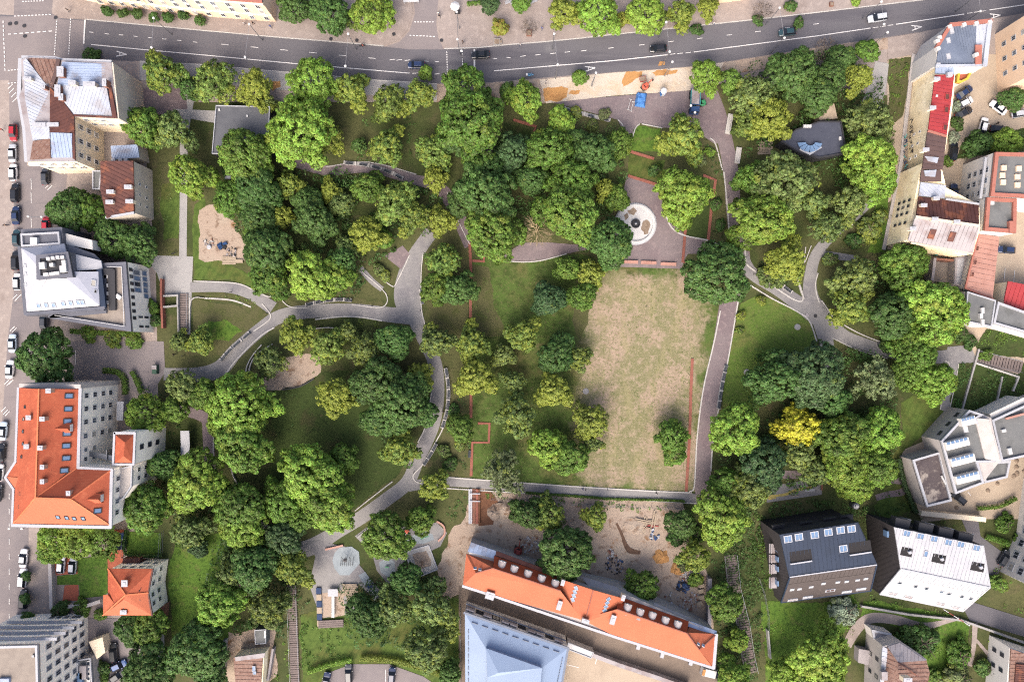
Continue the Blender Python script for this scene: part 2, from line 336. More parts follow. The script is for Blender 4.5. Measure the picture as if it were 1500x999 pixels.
sheet('lawn', [(1283, 300), (1306, 260), (1297, 368), (1270, 370)], m_vivid)
sheet('hedge_bed', [(1302, 88), (1334, 84), (1322, 170), (1312, 180), (1300, 170)], m_bed)
sheet('bed', [(1090, 395), (1098, 388), (1130, 418), (1170, 440), (1165, 437), (1110, 425)], m_bed)
sheet('bed', [(845, 152), (860, 150), (905, 178), (915, 195), (860, 195), (800, 175), (795, 152)], m_bed)
sheet('bed', [(1020, 205), (1050, 210), (1062, 262), (1066, 352), (1042, 352), (1050, 262), (1020, 240)], m_bed)
sheet('bed', [(660, 540), (690, 530), (690, 700), (655, 700), (640, 680), (655, 620)], m_bed)
sheet('bed', [(525, 388), (545, 380), (575, 400), (588, 395), (575, 420), (555, 400)], m_bed)
sheet('bed', [(410, 432), (450, 450), (520, 436), (560, 440), (562, 450), (520, 445), (455, 452), (425, 450)], m_bed)
sheet('bed', [(284, 428), (340, 430), (372, 440), (392, 460), (370, 485), (362, 476), (368, 455), (340, 441), (284, 437)], m_bed)
sheet('construction_earth', [(700, 716), (1000, 735), (1022, 780), (1050, 880), (1045, 925), (900, 880), (820, 850), (690, 795), (655, 880), (640, 830), (680, 760), (690, 720)], m_dirt)
sheet('earth_track', [(665, 770), (700, 765), (690, 800), (678, 862), (672, 870), (655, 880), (645, 870), (650, 830)], m_dirt)
sheet('forecourt', [(208, 374), (283, 376), (281, 426), (279, 490), (264, 488), (266, 432), (241, 434), (230, 400)], m_conc)
ribbon('concrete_walk', [(278, 140, 16), (270, 200, 12), (269, 280, 11), (268, 376, 11)], m_conc)
sheet('forecourt', [(95, 500), (240, 500), (242, 545), (215, 590), (175, 555), (100, 560)], m_asph2)
ribbon('grey_path', [(279, 421, 15), (330, 421, 15), (365, 430, 16), (400, 452, 20)], m_gpath)
ribbon('grey_path', [(240, 548, 18), (290, 549, 22), (322, 540, 24), (346, 514, 22), (380, 484, 20), (412, 463, 20), (460, 456, 20), (520, 455, 20), (570, 461, 22), (606, 463, 26)], m_gpath)
ribbon('grey_path', [(604, 466, 30), (597, 435, 40), (600, 400, 32), (610, 372, 22), (632, 340, 20)], m_gpath)
ribbon('grey_path', [(606, 460, 24), (617, 488, 20), (637, 532, 20), (641, 575, 20), (636, 615, 20), (625, 645, 20), (612, 672, 20), (597, 706, 20), (568, 730, 20), (530, 757, 20), (495, 778, 20), (462, 798, 24), (440, 806, 24)], m_gpath)
ribbon('grey_path', [(560, 424, 8), (545, 412, 9), (528, 393, 9)], m_gpath)
ribbon('grey_path', [(598, 712, 16), (655, 706, 13), (765, 714, 13), (900, 723, 13), (1022, 730, 14)], m_gpath)
ribbon('dark_path', [(432, 238, 14), (480, 250, 15), (540, 246, 15), (600, 262, 15), (645, 276, 18), (672, 320, 20), (690, 360, 20)], m_brown)
sheet('brown_patch', [(563, 375), (590, 360), (600, 372), (588, 395)], m_brown)
sheet('plum_terrace', [(730, 380), (750, 366), (765, 356), (800, 355), (860, 360), (880, 352), (858, 366), (830, 372), (790, 382), (760, 384)], m_brown)
sheet('ramp', [(700, 195), (722, 190), (732, 192), (722, 225), (690, 226)], m_brown)
sheet('plum_plaza', [(808, 150), (905, 141), (1000, 134), (1042, 131), (1050, 140), (1058, 168), (1062, 212), (1045, 210), (1030, 200), (1000, 190), (968, 187), (938, 181), (928, 190), (922, 215), (915, 222), (912, 192), (905, 176)], m_brown)
sheet('fountain_plaza', [(918, 258), (962, 270), (972, 300), (980, 325), (1005, 345), (1035, 354), (1036, 372), (1008, 372), (1004, 378), (998, 394), (905, 391), (885, 380), (900, 340)], m_brown)
ribbon('plum_path', [(1040, 136, 22), (1052, 170, 24), (1064, 215, 22), (1071, 255, 22), (1074, 300, 22), (1080, 345, 24), (1087, 380, 24), (1080, 412, 26), (1068, 445, 27), (1058, 500, 26), (1043, 570, 25), (1033, 640, 24), (1029, 700, 24), (1030, 738, 20)], m_brown)
ribbon('grey_path', [(1086, 372, 18), (1101, 400, 18), (1140, 424, 20), (1170, 445, 22), (1198, 462, 30), (1232, 490, 20), (1262, 503, 18), (1310, 517, 17), (1345, 524, 17), (1392, 522, 20)], m_gpath)
ribbon('grey_path', [(1218, 540, 20), (1212, 510, 20), (1203, 470, 26), (1188, 435, 22), (1187, 405, 18), (1196, 372, 16), (1222, 342, 14), (1252, 318, 12), (1290, 282, 11)], m_gpath)
ribbon('grey_path', [(1202, 372, 10), (1225, 375, 10), (1256, 380, 10)], m_gpath)
sheet('grey_terrace', [(1388, 508), (1412, 506), (1424, 512), (1432, 530), (1425, 532), (1404, 532), (1398, 560), (1392, 600), (1384, 603), (1378, 600), (1384, 560), (1390, 538), (1384, 525)], m_gpath)
ribbon('plum_path', [(1120, 694, 12), (1170, 695, 12), (1230, 690, 11), (1245, 690, 10)], m_brown)
ribbon('plum_path', [(1278, 703, 6), (1300, 703, 8), (1326, 707, 10), (1322, 720, 10), (1300, 724, 9), (1283, 729, 9)], m_brown)
sheet('ball_court', [(1123, 713), (1202, 699), (1204, 724), (1123, 736)], m_gpath)
ribbon('court_marking', [(1124, 727, 3), (1150, 724, 4), (1165, 718, 4), (1190, 713, 3)], m_yellowp)
sheet('court_marking', [(1125, 726), (1136, 724), (1137, 730), (1125, 732)], m_yellowp)
ribbon('concrete_walk', [(1292, 92, 20), (1284, 130, 26), (1272, 165, 30)], m_conc)
sheet('entrance_paving', [(210, 130), (270, 125), (275, 160), (250, 170), (212, 165)], m_brown)
ribbon('grey_path', [(255, 165, 10), (300, 170, 16), (318, 172, 18)], m_conc)
ribbon('grey_path', [(262, 600, 14), (300, 612, 16), (305, 640, 16), (308, 680, 16), (315, 720, 12), (330, 745, 10)], m_brown)
ribbon('grey_path', [(356, 736, 10), (380, 762, 12), (395, 778, 12), (430, 800, 14)], m_gpath)
ribbon('grey_path', [(362, 800, 14), (360, 820, 14), (355, 850, 12), (358, 880, 8)], m_dirt)
# playground ground
sheet('playground_paving', [(440, 800), (465, 790), (480, 795), (505, 800), (545, 850), (562, 870), (552, 880), (525, 855), (522, 898), (470, 905), (455, 862), (455, 848), (462, 815), (455, 800)], m_gpath)
sheet('playground_paving', [(520, 785), (540, 770), (600, 770), (640, 765), (655, 780), (645, 800), (620, 812), (595, 820), (580, 850), (568, 855), (552, 835), (545, 810), (525, 790)], m_gpath)
for p in ([(490, 810), (497, 802), (515, 800), (526, 808), (527, 825), (512, 842), (498, 842), (490, 832), (487, 820)], [(525, 842), (535, 837), (558, 870), (548, 879)], [(555, 824), (568, 816), (578, 822), (579, 838), (570, 846), (558, 838)],
          [(583, 790), (595, 786), (602, 794), (598, 806), (586, 808)], [(602, 785), (620, 778), (634, 782), (636, 790), (620, 796), (606, 796)]):
    sheet('rubber_patch', p, m_rubber)
sheet('sand_pit', [(594, 808), (628, 798), (641, 833), (606, 847)], m_kerb)
sheet('sand_pit', [(604, 812), (624, 806), (632, 828), (611, 833)], m_dirt)
sheet('rubber_patch', [(472, 868), (500, 864), (505, 900), (472, 905)], m_dirt)
# right-hand lower streets
sheet('lane', [(1408, 760), (1432, 757), (1436, 785), (1470, 810), (1462, 840), (1440, 870), (1420, 880), (1500, 905), (1560, 925), (1560, 985), (1500, 932), (1420, 908), (1405, 880), (1430, 850), (1425, 800)], m_asph)
ribbon('earth_path', [(1240, 945, 14), (1255, 920, 16), (1275, 905, 15), (1310, 907, 14), (1350, 917, 12), (1385, 910, 6), (1405, 905, 5)], m_side)
ribbon('earth_path', [(1428, 912, 8), (1426, 945, 7), (1420, 975, 7)], m_side)
ribbon('earth_path', [(1428, 935, 4), (1445, 955, 5), (1455, 970, 6), (1450, 1000, 12)], m_side)
# lower-left yards
sheet('red_yard', [(168, 775), (182, 775), (180, 835), (160, 835), (148, 805), (165, 803)], m_redpave)
sheet('red_yard', [(80, 815), (114, 815), (114, 840), (82, 842)], m_redpave)
sheet('red_yard', [(95, 857), (115, 855), (116, 879), (92, 880)], m_redpave)
sheet('small_lawn', [(114, 818), (158, 812), (158, 872), (117, 876), (116, 856), (84, 856), (84, 843), (114, 840)], m_vivid)
sheet('small_lawn', [(186, 778), (236, 780), (236, 812), (186, 812)], m_vivid)
sheet('service_yard', [(128, 905), (172, 905), (205, 935), (210, 960), (190, 985), (160, 1040), (135, 1040)], m_asph2)
sheet('earth_yard', [(335, 925), (405, 920), (405, 990), (390, 1010), (335, 1010)], m_dirt)
sheet('car_park', [(462, 1010), (480, 985), (515, 972), (570, 972), (620, 990), (650, 1010)], m_asph2)
# yard between the long orange-roofed building and the blue-roofed hall
sheet('courtyard', [(672, 858), (690, 855), (1050, 965), (1052, 1040), (672, 1040)], m_yard)
sheet('upper_yard', [(825, 945), (870, 958), (960, 985), (1010, 1012), (1010, 1040), (815, 1040)], m_cream_yard)
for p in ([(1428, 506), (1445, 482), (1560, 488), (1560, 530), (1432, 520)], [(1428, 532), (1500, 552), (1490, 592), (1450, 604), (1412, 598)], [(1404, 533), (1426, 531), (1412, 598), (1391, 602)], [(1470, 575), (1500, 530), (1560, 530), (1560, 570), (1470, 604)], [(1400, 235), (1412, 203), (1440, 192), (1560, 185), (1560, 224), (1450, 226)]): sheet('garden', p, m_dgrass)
sheet('wooden_landing', [(1430, 514), (1496, 530), (1493, 547), (1428, 531)], m_brown)
# kerbs and pale path edges
for pts, w in (([(1060, 252), (1064, 290), (1069, 352)], 1.8), ([(1090, 352), (1092, 378), (1094, 388), (1112, 402), (1145, 428), (1168, 441), (1176, 438), (1172, 420), (1164, 405)], 2),
               ([(1094, 415), (1130, 437), (1165, 455), (1185, 470), (1196, 500)], 1.8), ([(1055, 455), (1046, 500), (1030, 570), (1021, 640), (1017, 710), (1011, 719), (1003, 721), (900, 716), (765, 707), (657, 699)], 1.8),
               ([(1082, 435), (1071, 500), (1066, 528), (1056, 580), (1045, 640), (1041, 690)], 1.8), ([(640, 714), (765, 722), (900, 730), (1000, 736), (1020, 737)], 1.6),
               ([(976, 318), (984, 334), (1002, 345), (1035, 352), (1052, 358), (1066, 356)], 1.8), ([(937, 182), (930, 190), (923, 215)], 1.6), ([(905, 176), (912, 184), (913, 195)], 1.5), ([(940, 182), (970, 188)], 1.3),
               ([(1040, 203), (1048, 212), (1058, 250)], 1.6), ([(730, 381), (762, 384), (792, 382), (830, 372)], 1.5), ([(284, 412), (345, 415), (372, 425), (395, 435), (400, 425)], 1.5),
               ([(410, 432), (415, 442), (427, 450), (450, 451)], 1.4), ([(462, 468), (500, 464), (530, 465), (560, 470)], 2), ([(300, 437), (340, 440), (368, 450)], 2.2), ([(372, 485), (393, 470), (396, 460), (384, 445)], 1.5),
               ([(328, 555), (340, 535), (365, 508), (385, 490), (402, 480)], 2), ([(516, 446), (560, 450), (565, 430), (530, 398)], 1.3), ([(577, 420), (572, 418), (560, 408), (552, 395)], 1.4), ([(578, 420), (590, 396), (600, 374)], 1.3),
               ([(620, 370), (617, 400), (617, 440), (619, 462), (628, 492)], 1.4), ([(652, 540), (656, 575), (651, 620), (638, 648), (621, 678), (606, 695), (608, 704), (618, 708)], 1.6), ([(632, 575), (625, 620), (612, 648)], 1.6),
               ([(575, 705), (540, 732), (520, 748)], 1.5), ([(1202, 505), (1207, 530)], 1.5), ([(1198, 400), (1194, 420), (1200, 445)], 1.4), ([(1203, 440), (1225, 468), (1262, 490), (1310, 508)], 1.5), ([(1219, 495), (1255, 512), (1300, 525)], 1.3),
               ([(1180, 362), (1178, 385), (1188, 360)], 1.2), ([(1377, 600), (1383, 560), (1390, 535), (1384, 528)], 1.3), ([(1404, 532), (1398, 565), (1390, 602)], 1.2), ([(310, 600), (313, 640), (312, 680)], 1.8), ([(278, 436), (278, 488)], 1.5),
               ([(655, 282), (672, 325), (688, 358)], 1.2), ([(478, 245), (540, 238), (610, 256)], 1.2)):
    kerb(pts, w)
# red brick edging lines
for pts in ([(688, 355), (690, 400), (689, 475)], [(690, 578), (690, 612)], [(692, 382), (709, 383), (708, 370)], [(690, 697), (691, 672), (692, 648), (716, 648), (717, 620), (700, 620)],
            [(1014, 525), (1012, 570), (1010, 640), (1005, 720)], [(1005, 322), (1003, 345), (1000, 384), (1012, 386)], [(1030, 257), (1048, 264), (1042, 305), (1037, 354)], [(920, 258), (940, 264), (962, 271)],
            [(922, 222), (958, 233)], [(752, 176), (785, 186), (777, 205)], [(832, 196), (855, 203)]):
    kerb(pts, 4, .18, 1, m_redbrick, 'brick_edging')
# ---- white road markings
mk = []
def dash(a, b, w=1.0):
    mk.append((a, b, w))
def dashes(a, b, n, duty=.55, w=1.0):
    for i in range(n):
        t0 = i / n; t1 = (i + duty) / n
        dash((a[0] + (b[0] - a[0]) * t0, a[1] + (b[1] - a[1]) * t0), (a[0] + (b[0] - a[0]) * t1, a[1] + (b[1] - a[1]) * t1), w)
for a, b in (((134, 66), (200, 72.5)), ((200, 72.5), (300, 81.5)), ((300, 81.5), (433, 94)), ((433, 94), (600, 108)), ((724, 104.5), (900, 89.5)), ((900, 89.5), (978, 81)), ((1016, 77), (1200, 53)), ((1200, 53), (1275, 42)), ((1312, 36.5), (1412, 21.5)), ((1449, 15.5), (1540, 2))): dash(a, b, 1.3)
for x, y in ((134,48),(157,50.5),(178,52),(199,54),(220,56),(241,58),(263,60),(286,62.5),(625,90.5),(640,91),(725,86.5),(745,85)): dash((x - 3, y - .3), (x + 3, y + .3), .9)
for x, y in ((330,66),(373,70),(416,74),(459,78),(502,82),(545,86)): dash((x - 5.5, y - .5), (x + 5.5, y + .5), .9)
for x, y in ((766,83),(788,81),(810,79),(831,77),(855,75),(895,71),(940,66.5),(983,61.5),(1025,57),(1068,52),(1110,47),(1153,41.5),(1195,36),(985,80),(996,79),(1008,78),(1282,41),(1293,39.5),(1304,37.7),(1420,20),(1430,18.5),(1440,17),(575,88),(585,88.5),(597,89),(608,108),(640,109),(652,108.5)): dash((x - 4, y + .5), (x + 4, y - .5), .9)
for a, b, n in (((5, 31), (8, 107), 12), ((84, 27), (80, 83), 14), ((104, 28), (101, 82), 14), ((654.5, 76), (655.5, 109), 9), ((677.5, 75), (677.5, 101), 7), ((12, 51), (80, 46), 8), ((33, 3), (66, 2), 8), ((21, 24.5), (77, 22), 11), ((607, 33), (637, 33), 7), ((600, 52.5), (639, 54.5), 8), ((12, 104), (30, 102), 4), ((12, 123), (30, 121), 4)): dashes(a, b, n, .6, 1.4)
for a, b, w in (((125, 30), (123, 65), 2.2), ((695, 73), (695, 86), 2.4), ((695, 88), (695, 101), 2.4)): dash(a, b, w)
for y in (262, 282, 318): dash((46, y), (46.5, y + 16), .8)
for y in range(700, 1000, 22): dash((14, y), (14, y + 9), .8)
for x, y in ((15, 128), (17, 134), (20, 140), (22, 147), (70, 273), (73, 276), (22, 435), (25, 438), (28, 435), (18, 482), (21, 484), (64, 485), (66, 488), (10, 560), (13, 562), (16, 560), (5, 600), (8, 604), (11, 606)): dash((x - 3, y + 3), (x + 4, y - 4), 1)
for a, b in (((827, 972), (848, 977)), ((872, 972), (875, 960)), ((1472, 393), (1470, 413)), ((1486, 396), (1484, 416)), ((1417, 720), (1422, 726)), ((565, 980), (565, 999)), ((111, 514), (111, 534))): dash(a, b, .8)
for (x, y, a) in ((178, 80, 4), (864, 101, -6), (1342, 41, -7), (1457, 24, -7)):      # the letter A of the bus lane
    ca, sa = math.cos(R(a)), math.sin(R(a))
    def q(u, v): return (x + u * ca - v * sa, y + u * sa + v * ca)
    dash(q(-7, -3.6), q(8, 0), 1.5); dash(q(-7, 3.6), q(8, 0), 1.5); dash(q(-2, -2.6), q(-2, 2.6), 1.3)
zm = zlift() + .004
def mark(a, b, w, z):
    A, B = W(*a), W(*b); d = (B - A).normalized(); n = Vector((-d.y, d.x, 0)) * w * S / 2; up = Vector((0, 0, z))
    return [A - n + up, B - n + up, B + n + up, A + n + up]
m = MB()
for i, (a, b, w) in enumerate(mk): m.add(mark(a, b, w, zm + .0006 * (i % 7)), [(0, 1, 2, 3)])
tag(m.build('road_markings', m_white), kind='structure')
# ------------------------------------------------------------------ foliage
def leaf_material():
    q = NT('foliage'); oi = q.n('ObjectInfo'); at = q.n('Attribute', attribute_name='leafvar'); sc = q.n('SeparateColor'); q.l(at.outputs['Color'], sc.inputs[0])
    tone, warm, rnd = sc.outputs[0], sc.outputs[1], sc.outputs[2]
    hs = q.n('HueSaturation'); q.l(oi.outputs['Color'], hs.inputs['Color'])
    q.l(q.math('MULTIPLY_ADD', rnd, .045, .478), hs.inputs['Hue'])
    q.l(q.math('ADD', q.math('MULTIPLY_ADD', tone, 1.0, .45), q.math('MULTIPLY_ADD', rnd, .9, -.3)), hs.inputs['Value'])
    yl = q.mix(rnd, (.285, .315, .05, 1), (.15, .205, .03, 1))
    a = q.math('SUBTRACT', q.math('ADD', q.math('ADD', warm, q.math('MULTIPLY', rnd, .25)), oi.outputs['Alpha']), 1.0)
    f = q.math('MULTIPLY', q.ramp(a, -.05, .35), .92)
    c = q.mix(f, hs.outputs[0], yl)
    q.l(c, q.b.inputs['Base Color']); q.b.inputs['Roughness'].default_value = .55; q.b.inputs['Specular IOR Level'].default_value = .25
    tr = q.n('BsdfTranslucent'); q.l(c, tr.inputs[0]); mx = q.n('MixShader'); mx.inputs[0].default_value = .30
    q.l(q.b.outputs[0], mx.inputs[1]); q.l(tr.outputs[0], mx.inputs[2]); q.l(mx.outputs[0], q.t.nodes['Material Output'].inputs[0])
    return q.m
m_leaf = leaf_material()
m_bark = M('bark', (104, 92, 80), [('noise', 3, (76, 66, 58), .4, .7, .8, 0, (1, 1, .3))], .95, (8, .8), co='O')
m_deadbark = M('pale_bark', (196, 176, 140), [('noise', 3, (150, 130, 100), .4, .7, .8)], .95, co='O')
def unit(v): return v / (np.linalg.norm(v, axis=-1, keepdims=True) + 1e-9)
def leaf_mesh(name, P, N, size, tone, warm, rng):
    """one bent rhombic leaf spray per point"""
    n = len(P); N = unit(N); t = unit(np.cross(N, rng.normal(size=(n, 3)))); b = np.cross(N, t)
    s = (size * rng.uniform(.65, 1.35, n))[:, None]; bend = N * s * .22
    V = np.empty((n, 4, 3)); V[:, 0] = P - t * s - bend; V[:, 1] = P - b * s * .62; V[:, 2] = P + t * s - bend; V[:, 3] = P + b * s * .62
    me = bpy.data.meshes.new(name); me.vertices.add(n * 4); me.vertices.foreach_set('co', V.ravel())
    me.loops.add(n * 4); me.loops.foreach_set('vertex_index', np.arange(n * 4)); me.polygons.add(n)
    me.polygons.foreach_set('loop_start', np.arange(0, n * 4, 4)); me.polygons.foreach_set('loop_total', np.full(n, 4))
    at = me.attributes.new('leafvar', 'FLOAT_COLOR', 'POINT'); col = np.ones((n, 4, 4))
    col[:, :, 0] = tone[:, None]; col[:, :, 1] = warm[:, None]; col[:, :, 2] = rng.random(n)[:, None]
    at.data.foreach_set('color', col.ravel()); me.materials.append(m_leaf); me.update(calc_edges=True); return me
def crown_mesh(name, seed, lobes, lobe_r, clump, per, leaf, flat=.75, spread=.62, droop=-.35, core=True, height=1.0, ragged=.1, shell=.92):
    rng = np.random.default_rng(seed); L = []
    if core: L.append((np.array((0, 0, 1.15 * height)), .62, -1))
    for i in range(lobes):
        a = 6.2832 * (i * .618 + rng.uniform(-.12, .12)); rr = spread * math.sqrt((i + .6) / lobes) * rng.uniform(.78, 1.2)
        L.append((np.array((rr * math.cos(a), rr * math.sin(a), height * (1.42 - .75 * rr + rng.uniform(-.16, .12)))), lobe_r * rng.uniform(.6, 1.3), i))
    lw = rng.random(len(L)); ltone = rng.normal(0, .13, len(L)); pts = []; nrm = []; tn = []; wm = []
    for k, (c, r, i) in enumerate(L):
        cnt = int(2.2 * 3.1416 * r * r * 1.35 / (clump * clump * 2.3)); d = rng.normal(size=(cnt * 3, 3)); d = unit(d); d = d[d[:, 2] > droop][:cnt]
        for q in d:
            p = c + q * r * np.array((1, 1, flat)) * rng.uniform(1 - ragged, 1 + ragged)
            if any(np.linalg.norm((p - c2) / np.array((1, 1, flat))) < r2 * .80 for j, (c2, r2, _) in enumerate(L) if j != k): continue
            cr = clump * min(2.2, math.exp(rng.normal(-.12, .42))); m = int(per * (cr / clump) ** 2 * rng.uniform(.8, 1.2)) + 4
            dd = unit(rng.normal(size=(m, 3)) + q * .75 + np.array((0, 0, .35)))
            pts.append(p + dd * cr * np.array((1, 1, .8)) * rng.uniform(.55, 1.08, (m, 1))); nrm.append(dd * .95 + q * .25 + np.array((0, 0, .25)) + rng.normal(size=(m, 3)) * .30)
            tn.append(np.clip(np.full(m, .5 + ltone[k]) + rng.normal(0, .2) + rng.normal(0, .06, m), 0, 1)); wm.append(np.clip(np.full(m, .25 + .5 * lw[k]) + rng.normal(0, .16) + rng.normal(0, .1, m), 0, 1))
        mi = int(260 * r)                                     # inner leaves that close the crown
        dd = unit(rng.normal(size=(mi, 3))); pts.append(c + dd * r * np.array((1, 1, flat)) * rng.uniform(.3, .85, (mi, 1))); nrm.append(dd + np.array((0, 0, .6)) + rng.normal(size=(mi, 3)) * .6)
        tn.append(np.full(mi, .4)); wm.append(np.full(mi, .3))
    P = np.concatenate(pts); Nn = np.concatenate(nrm); rad = np.quantile(np.hypot(P[:, 0], P[:, 1]), .97); P[:, :2] /= rad
    return leaf_mesh(name, P, Nn, leaf, np.concatenate(tn), np.concatenate(wm), rng)
def trunk_mesh(name, seed, height=1.0, limbs=6, mat=None, r=.055, twigs=0):
    rng = random.Random(seed); m = MB(); m.tube((0, 0, -.03), (0, 0, .12), r * 1.5, r, 8); m.tube((0, 0, .12), (0, 0, .62 * height), r, r * .8, 8); m.tube((0, 0, .62 * height), (.04, .02, 1.25 * height), r * .8, r * .25, 6)
    def grow(a, d, ln, rr, lev):
        b = a + d * ln; m.tube(a, b, rr, rr * .45, 5)
        if lev > 0:
            for k in range(3):
                e = (d + Vector((rng.uniform(-.7, .7), rng.uniform(-.7, .7), rng.uniform(-.1, .5)))).normalized(); grow(a + d * ln * rng.uniform(.4, .95), e, ln * .62, rr * .45, lev - 1)
    for i in range(limbs):
        an = 6.2832 * i / limbs + rng.uniform(-.4, .4); z = height * rng.uniform(.5, .95)
        grow(Vector((0, 0, z)), Vector((math.cos(an), math.sin(an), rng.uniform(.25, .9))).normalized(), rng.uniform(.5, .72), r * .55, twigs)
    return m.me(name, mat or m_bark)
KIND = {   # lobes, lobe radius, clump, leaves per clump, leaf, ...
 'dome':  [dict(lobes=10, lobe_r=.38, clump=.088, per=38, leaf=.034, ragged=.14, flat=.72), dict(lobes=14, lobe_r=.31, clump=.082, per=34, leaf=.032, spread=.72, ragged=.16),
           dict(lobes=8, lobe_r=.42, clump=.096, per=42, leaf=.034, spread=.62, ragged=.13), dict(lobes=17, lobe_r=.27, clump=.084, per=34, leaf=.033, spread=.78, ragged=.18), dict(lobes=11, lobe_r=.36, clump=.09, per=36, leaf=.034, spread=.7, ragged=.2)],
 'dense': [dict(lobes=15, lobe_r=.33, clump=.074, per=30, leaf=.033, spread=.62, ragged=.09, flat=.85), dict(lobes=12, lobe_r=.35, clump=.080, per=32, leaf=.033, spread=.64, ragged=.12), dict(lobes=18, lobe_r=.27, clump=.078, per=30, leaf=.034, spread=.74, ragged=.16)],
 'loose': [dict(lobes=12, lobe_r=.29, clump=.094, per=28, leaf=.037, spread=.80, ragged=.32, droop=-.2), dict(lobes=15, lobe_r=.26, clump=.088, per=26, leaf=.036, spread=.84, ragged=.36, droop=-.1),
           dict(lobes=10, lobe_r=.32, clump=.10, per=30, leaf=.038, spread=.76, ragged=.34, droop=-.2), dict(lobes=18, lobe_r=.22, clump=.09, per=26, leaf=.036, spread=.88, ragged=.4, droop=-.1)],
 'sparse': [dict(lobes=16, lobe_r=.22, clump=.085, per=18, leaf=.036, spread=.88, ragged=.45, droop=-.1, core=False)],
 'small': [dict(lobes=5, lobe_r=.46, clump=.18, per=40, leaf=.07, spread=.58, ragged=.25), dict(lobes=7, lobe_r=.38, clump=.17, per=36, leaf=.065, spread=.7, ragged=.35)],
 'shrub': [dict(lobes=6, lobe_r=.45, clump=.17, per=44, leaf=.065, spread=.6, ragged=.25, height=.35, flat=.5), dict(lobes=9, lobe_r=.34, clump=.15, per=38, leaf=.06, spread=.74, ragged=.35, height=.35, flat=.6)],
}
PROTO = {k: [(crown_mesh('crown', 11 * i + j + 5, **d), trunk_mesh('trunk', i * 7 + j)) for j, d in enumerate(v)] for i, (k, v) in enumerate(KIND.items())}
COL = {'d': ((.048, .092, .022), .0, 'dark green'), 'b': ((.040, .074, .027), .0, 'deep bluish green'), 'g': ((.074, .130, .021), .05, 'mid green'), 'l': ((.128, .205, .030), .15, 'bright lime green'),
       'y': ((.088, .136, .029), .46, 'yellow-tinged green'), 'Y': ((.105, .138, .030), .72, 'yellowing'), 'o': ((.092, .130, .038), .26, 'dull olive green'), 'p': ((.105, .130, .055), .1, 'pale grey-green'),
       's': ((.16, .20, .14), 0, 'silvery grey'), 'G': ((.36, .325, .03), 0, 'golden yellow'), 'A': ((.16, .115, .03), .7, 'rusty autumn')}
def col_of(code, rng):
    c, a, w = COL[code]; f = rng.uniform(.92, 1.26)
    return (c[0] * f * rng.uniform(.93, 1.08), c[1] * f, c[2] * f, a + rng.uniform(-.06, .06) if a else 0)
LAB = {}
def uniq(l):
    LAB[l] = LAB.get(l, 0) + 1; return l
trng = random.Random(4)
def plant(px, py, r, code, place, kind=None, hs=1.0, group=None):
    if kind is None: kind = 'small' if r < 15 else ('dense' if code in 'db' else 'loose' if code in 'yYoGA' else 'sparse' if code == 'p' else 'dome')
    is_shrub = kind == 'shrub'; rng = trng
    Rw = r * S * (1.0 if not is_shrub and code in 'yYop' else 1.09 if r > 16 else 1.0); zc = (0.35 if is_shrub else 1.15) * Rw * hs
    base = W(px, py, zc); base.z = 0
    cm, tm = rng.choice(PROTO[kind])
    size = 'low' if is_shrub else ('small' if r < 15 else 'slender' if r < 22 else 'medium' if r < 30 else 'broad' if r < 38 else 'very large')
    name = 'shrub' if is_shrub else 'tree'
    lab = uniq('%s %s %s %s' % (size, COL[code][2], name, place))
    t = thing(name, base, lab, name, group or ('shrubs round the park' if is_shrub else 'trees round the park'), rng.uniform(0, 6.28))
    s = Rw * 1.0; e = rng.uniform(.90, 1.12); t.scale = (s * e, s / e, s * hs)
    c = put('crown', cm, t); c.color = col_of(code, rng); put('trunk', tm, t)
    return t
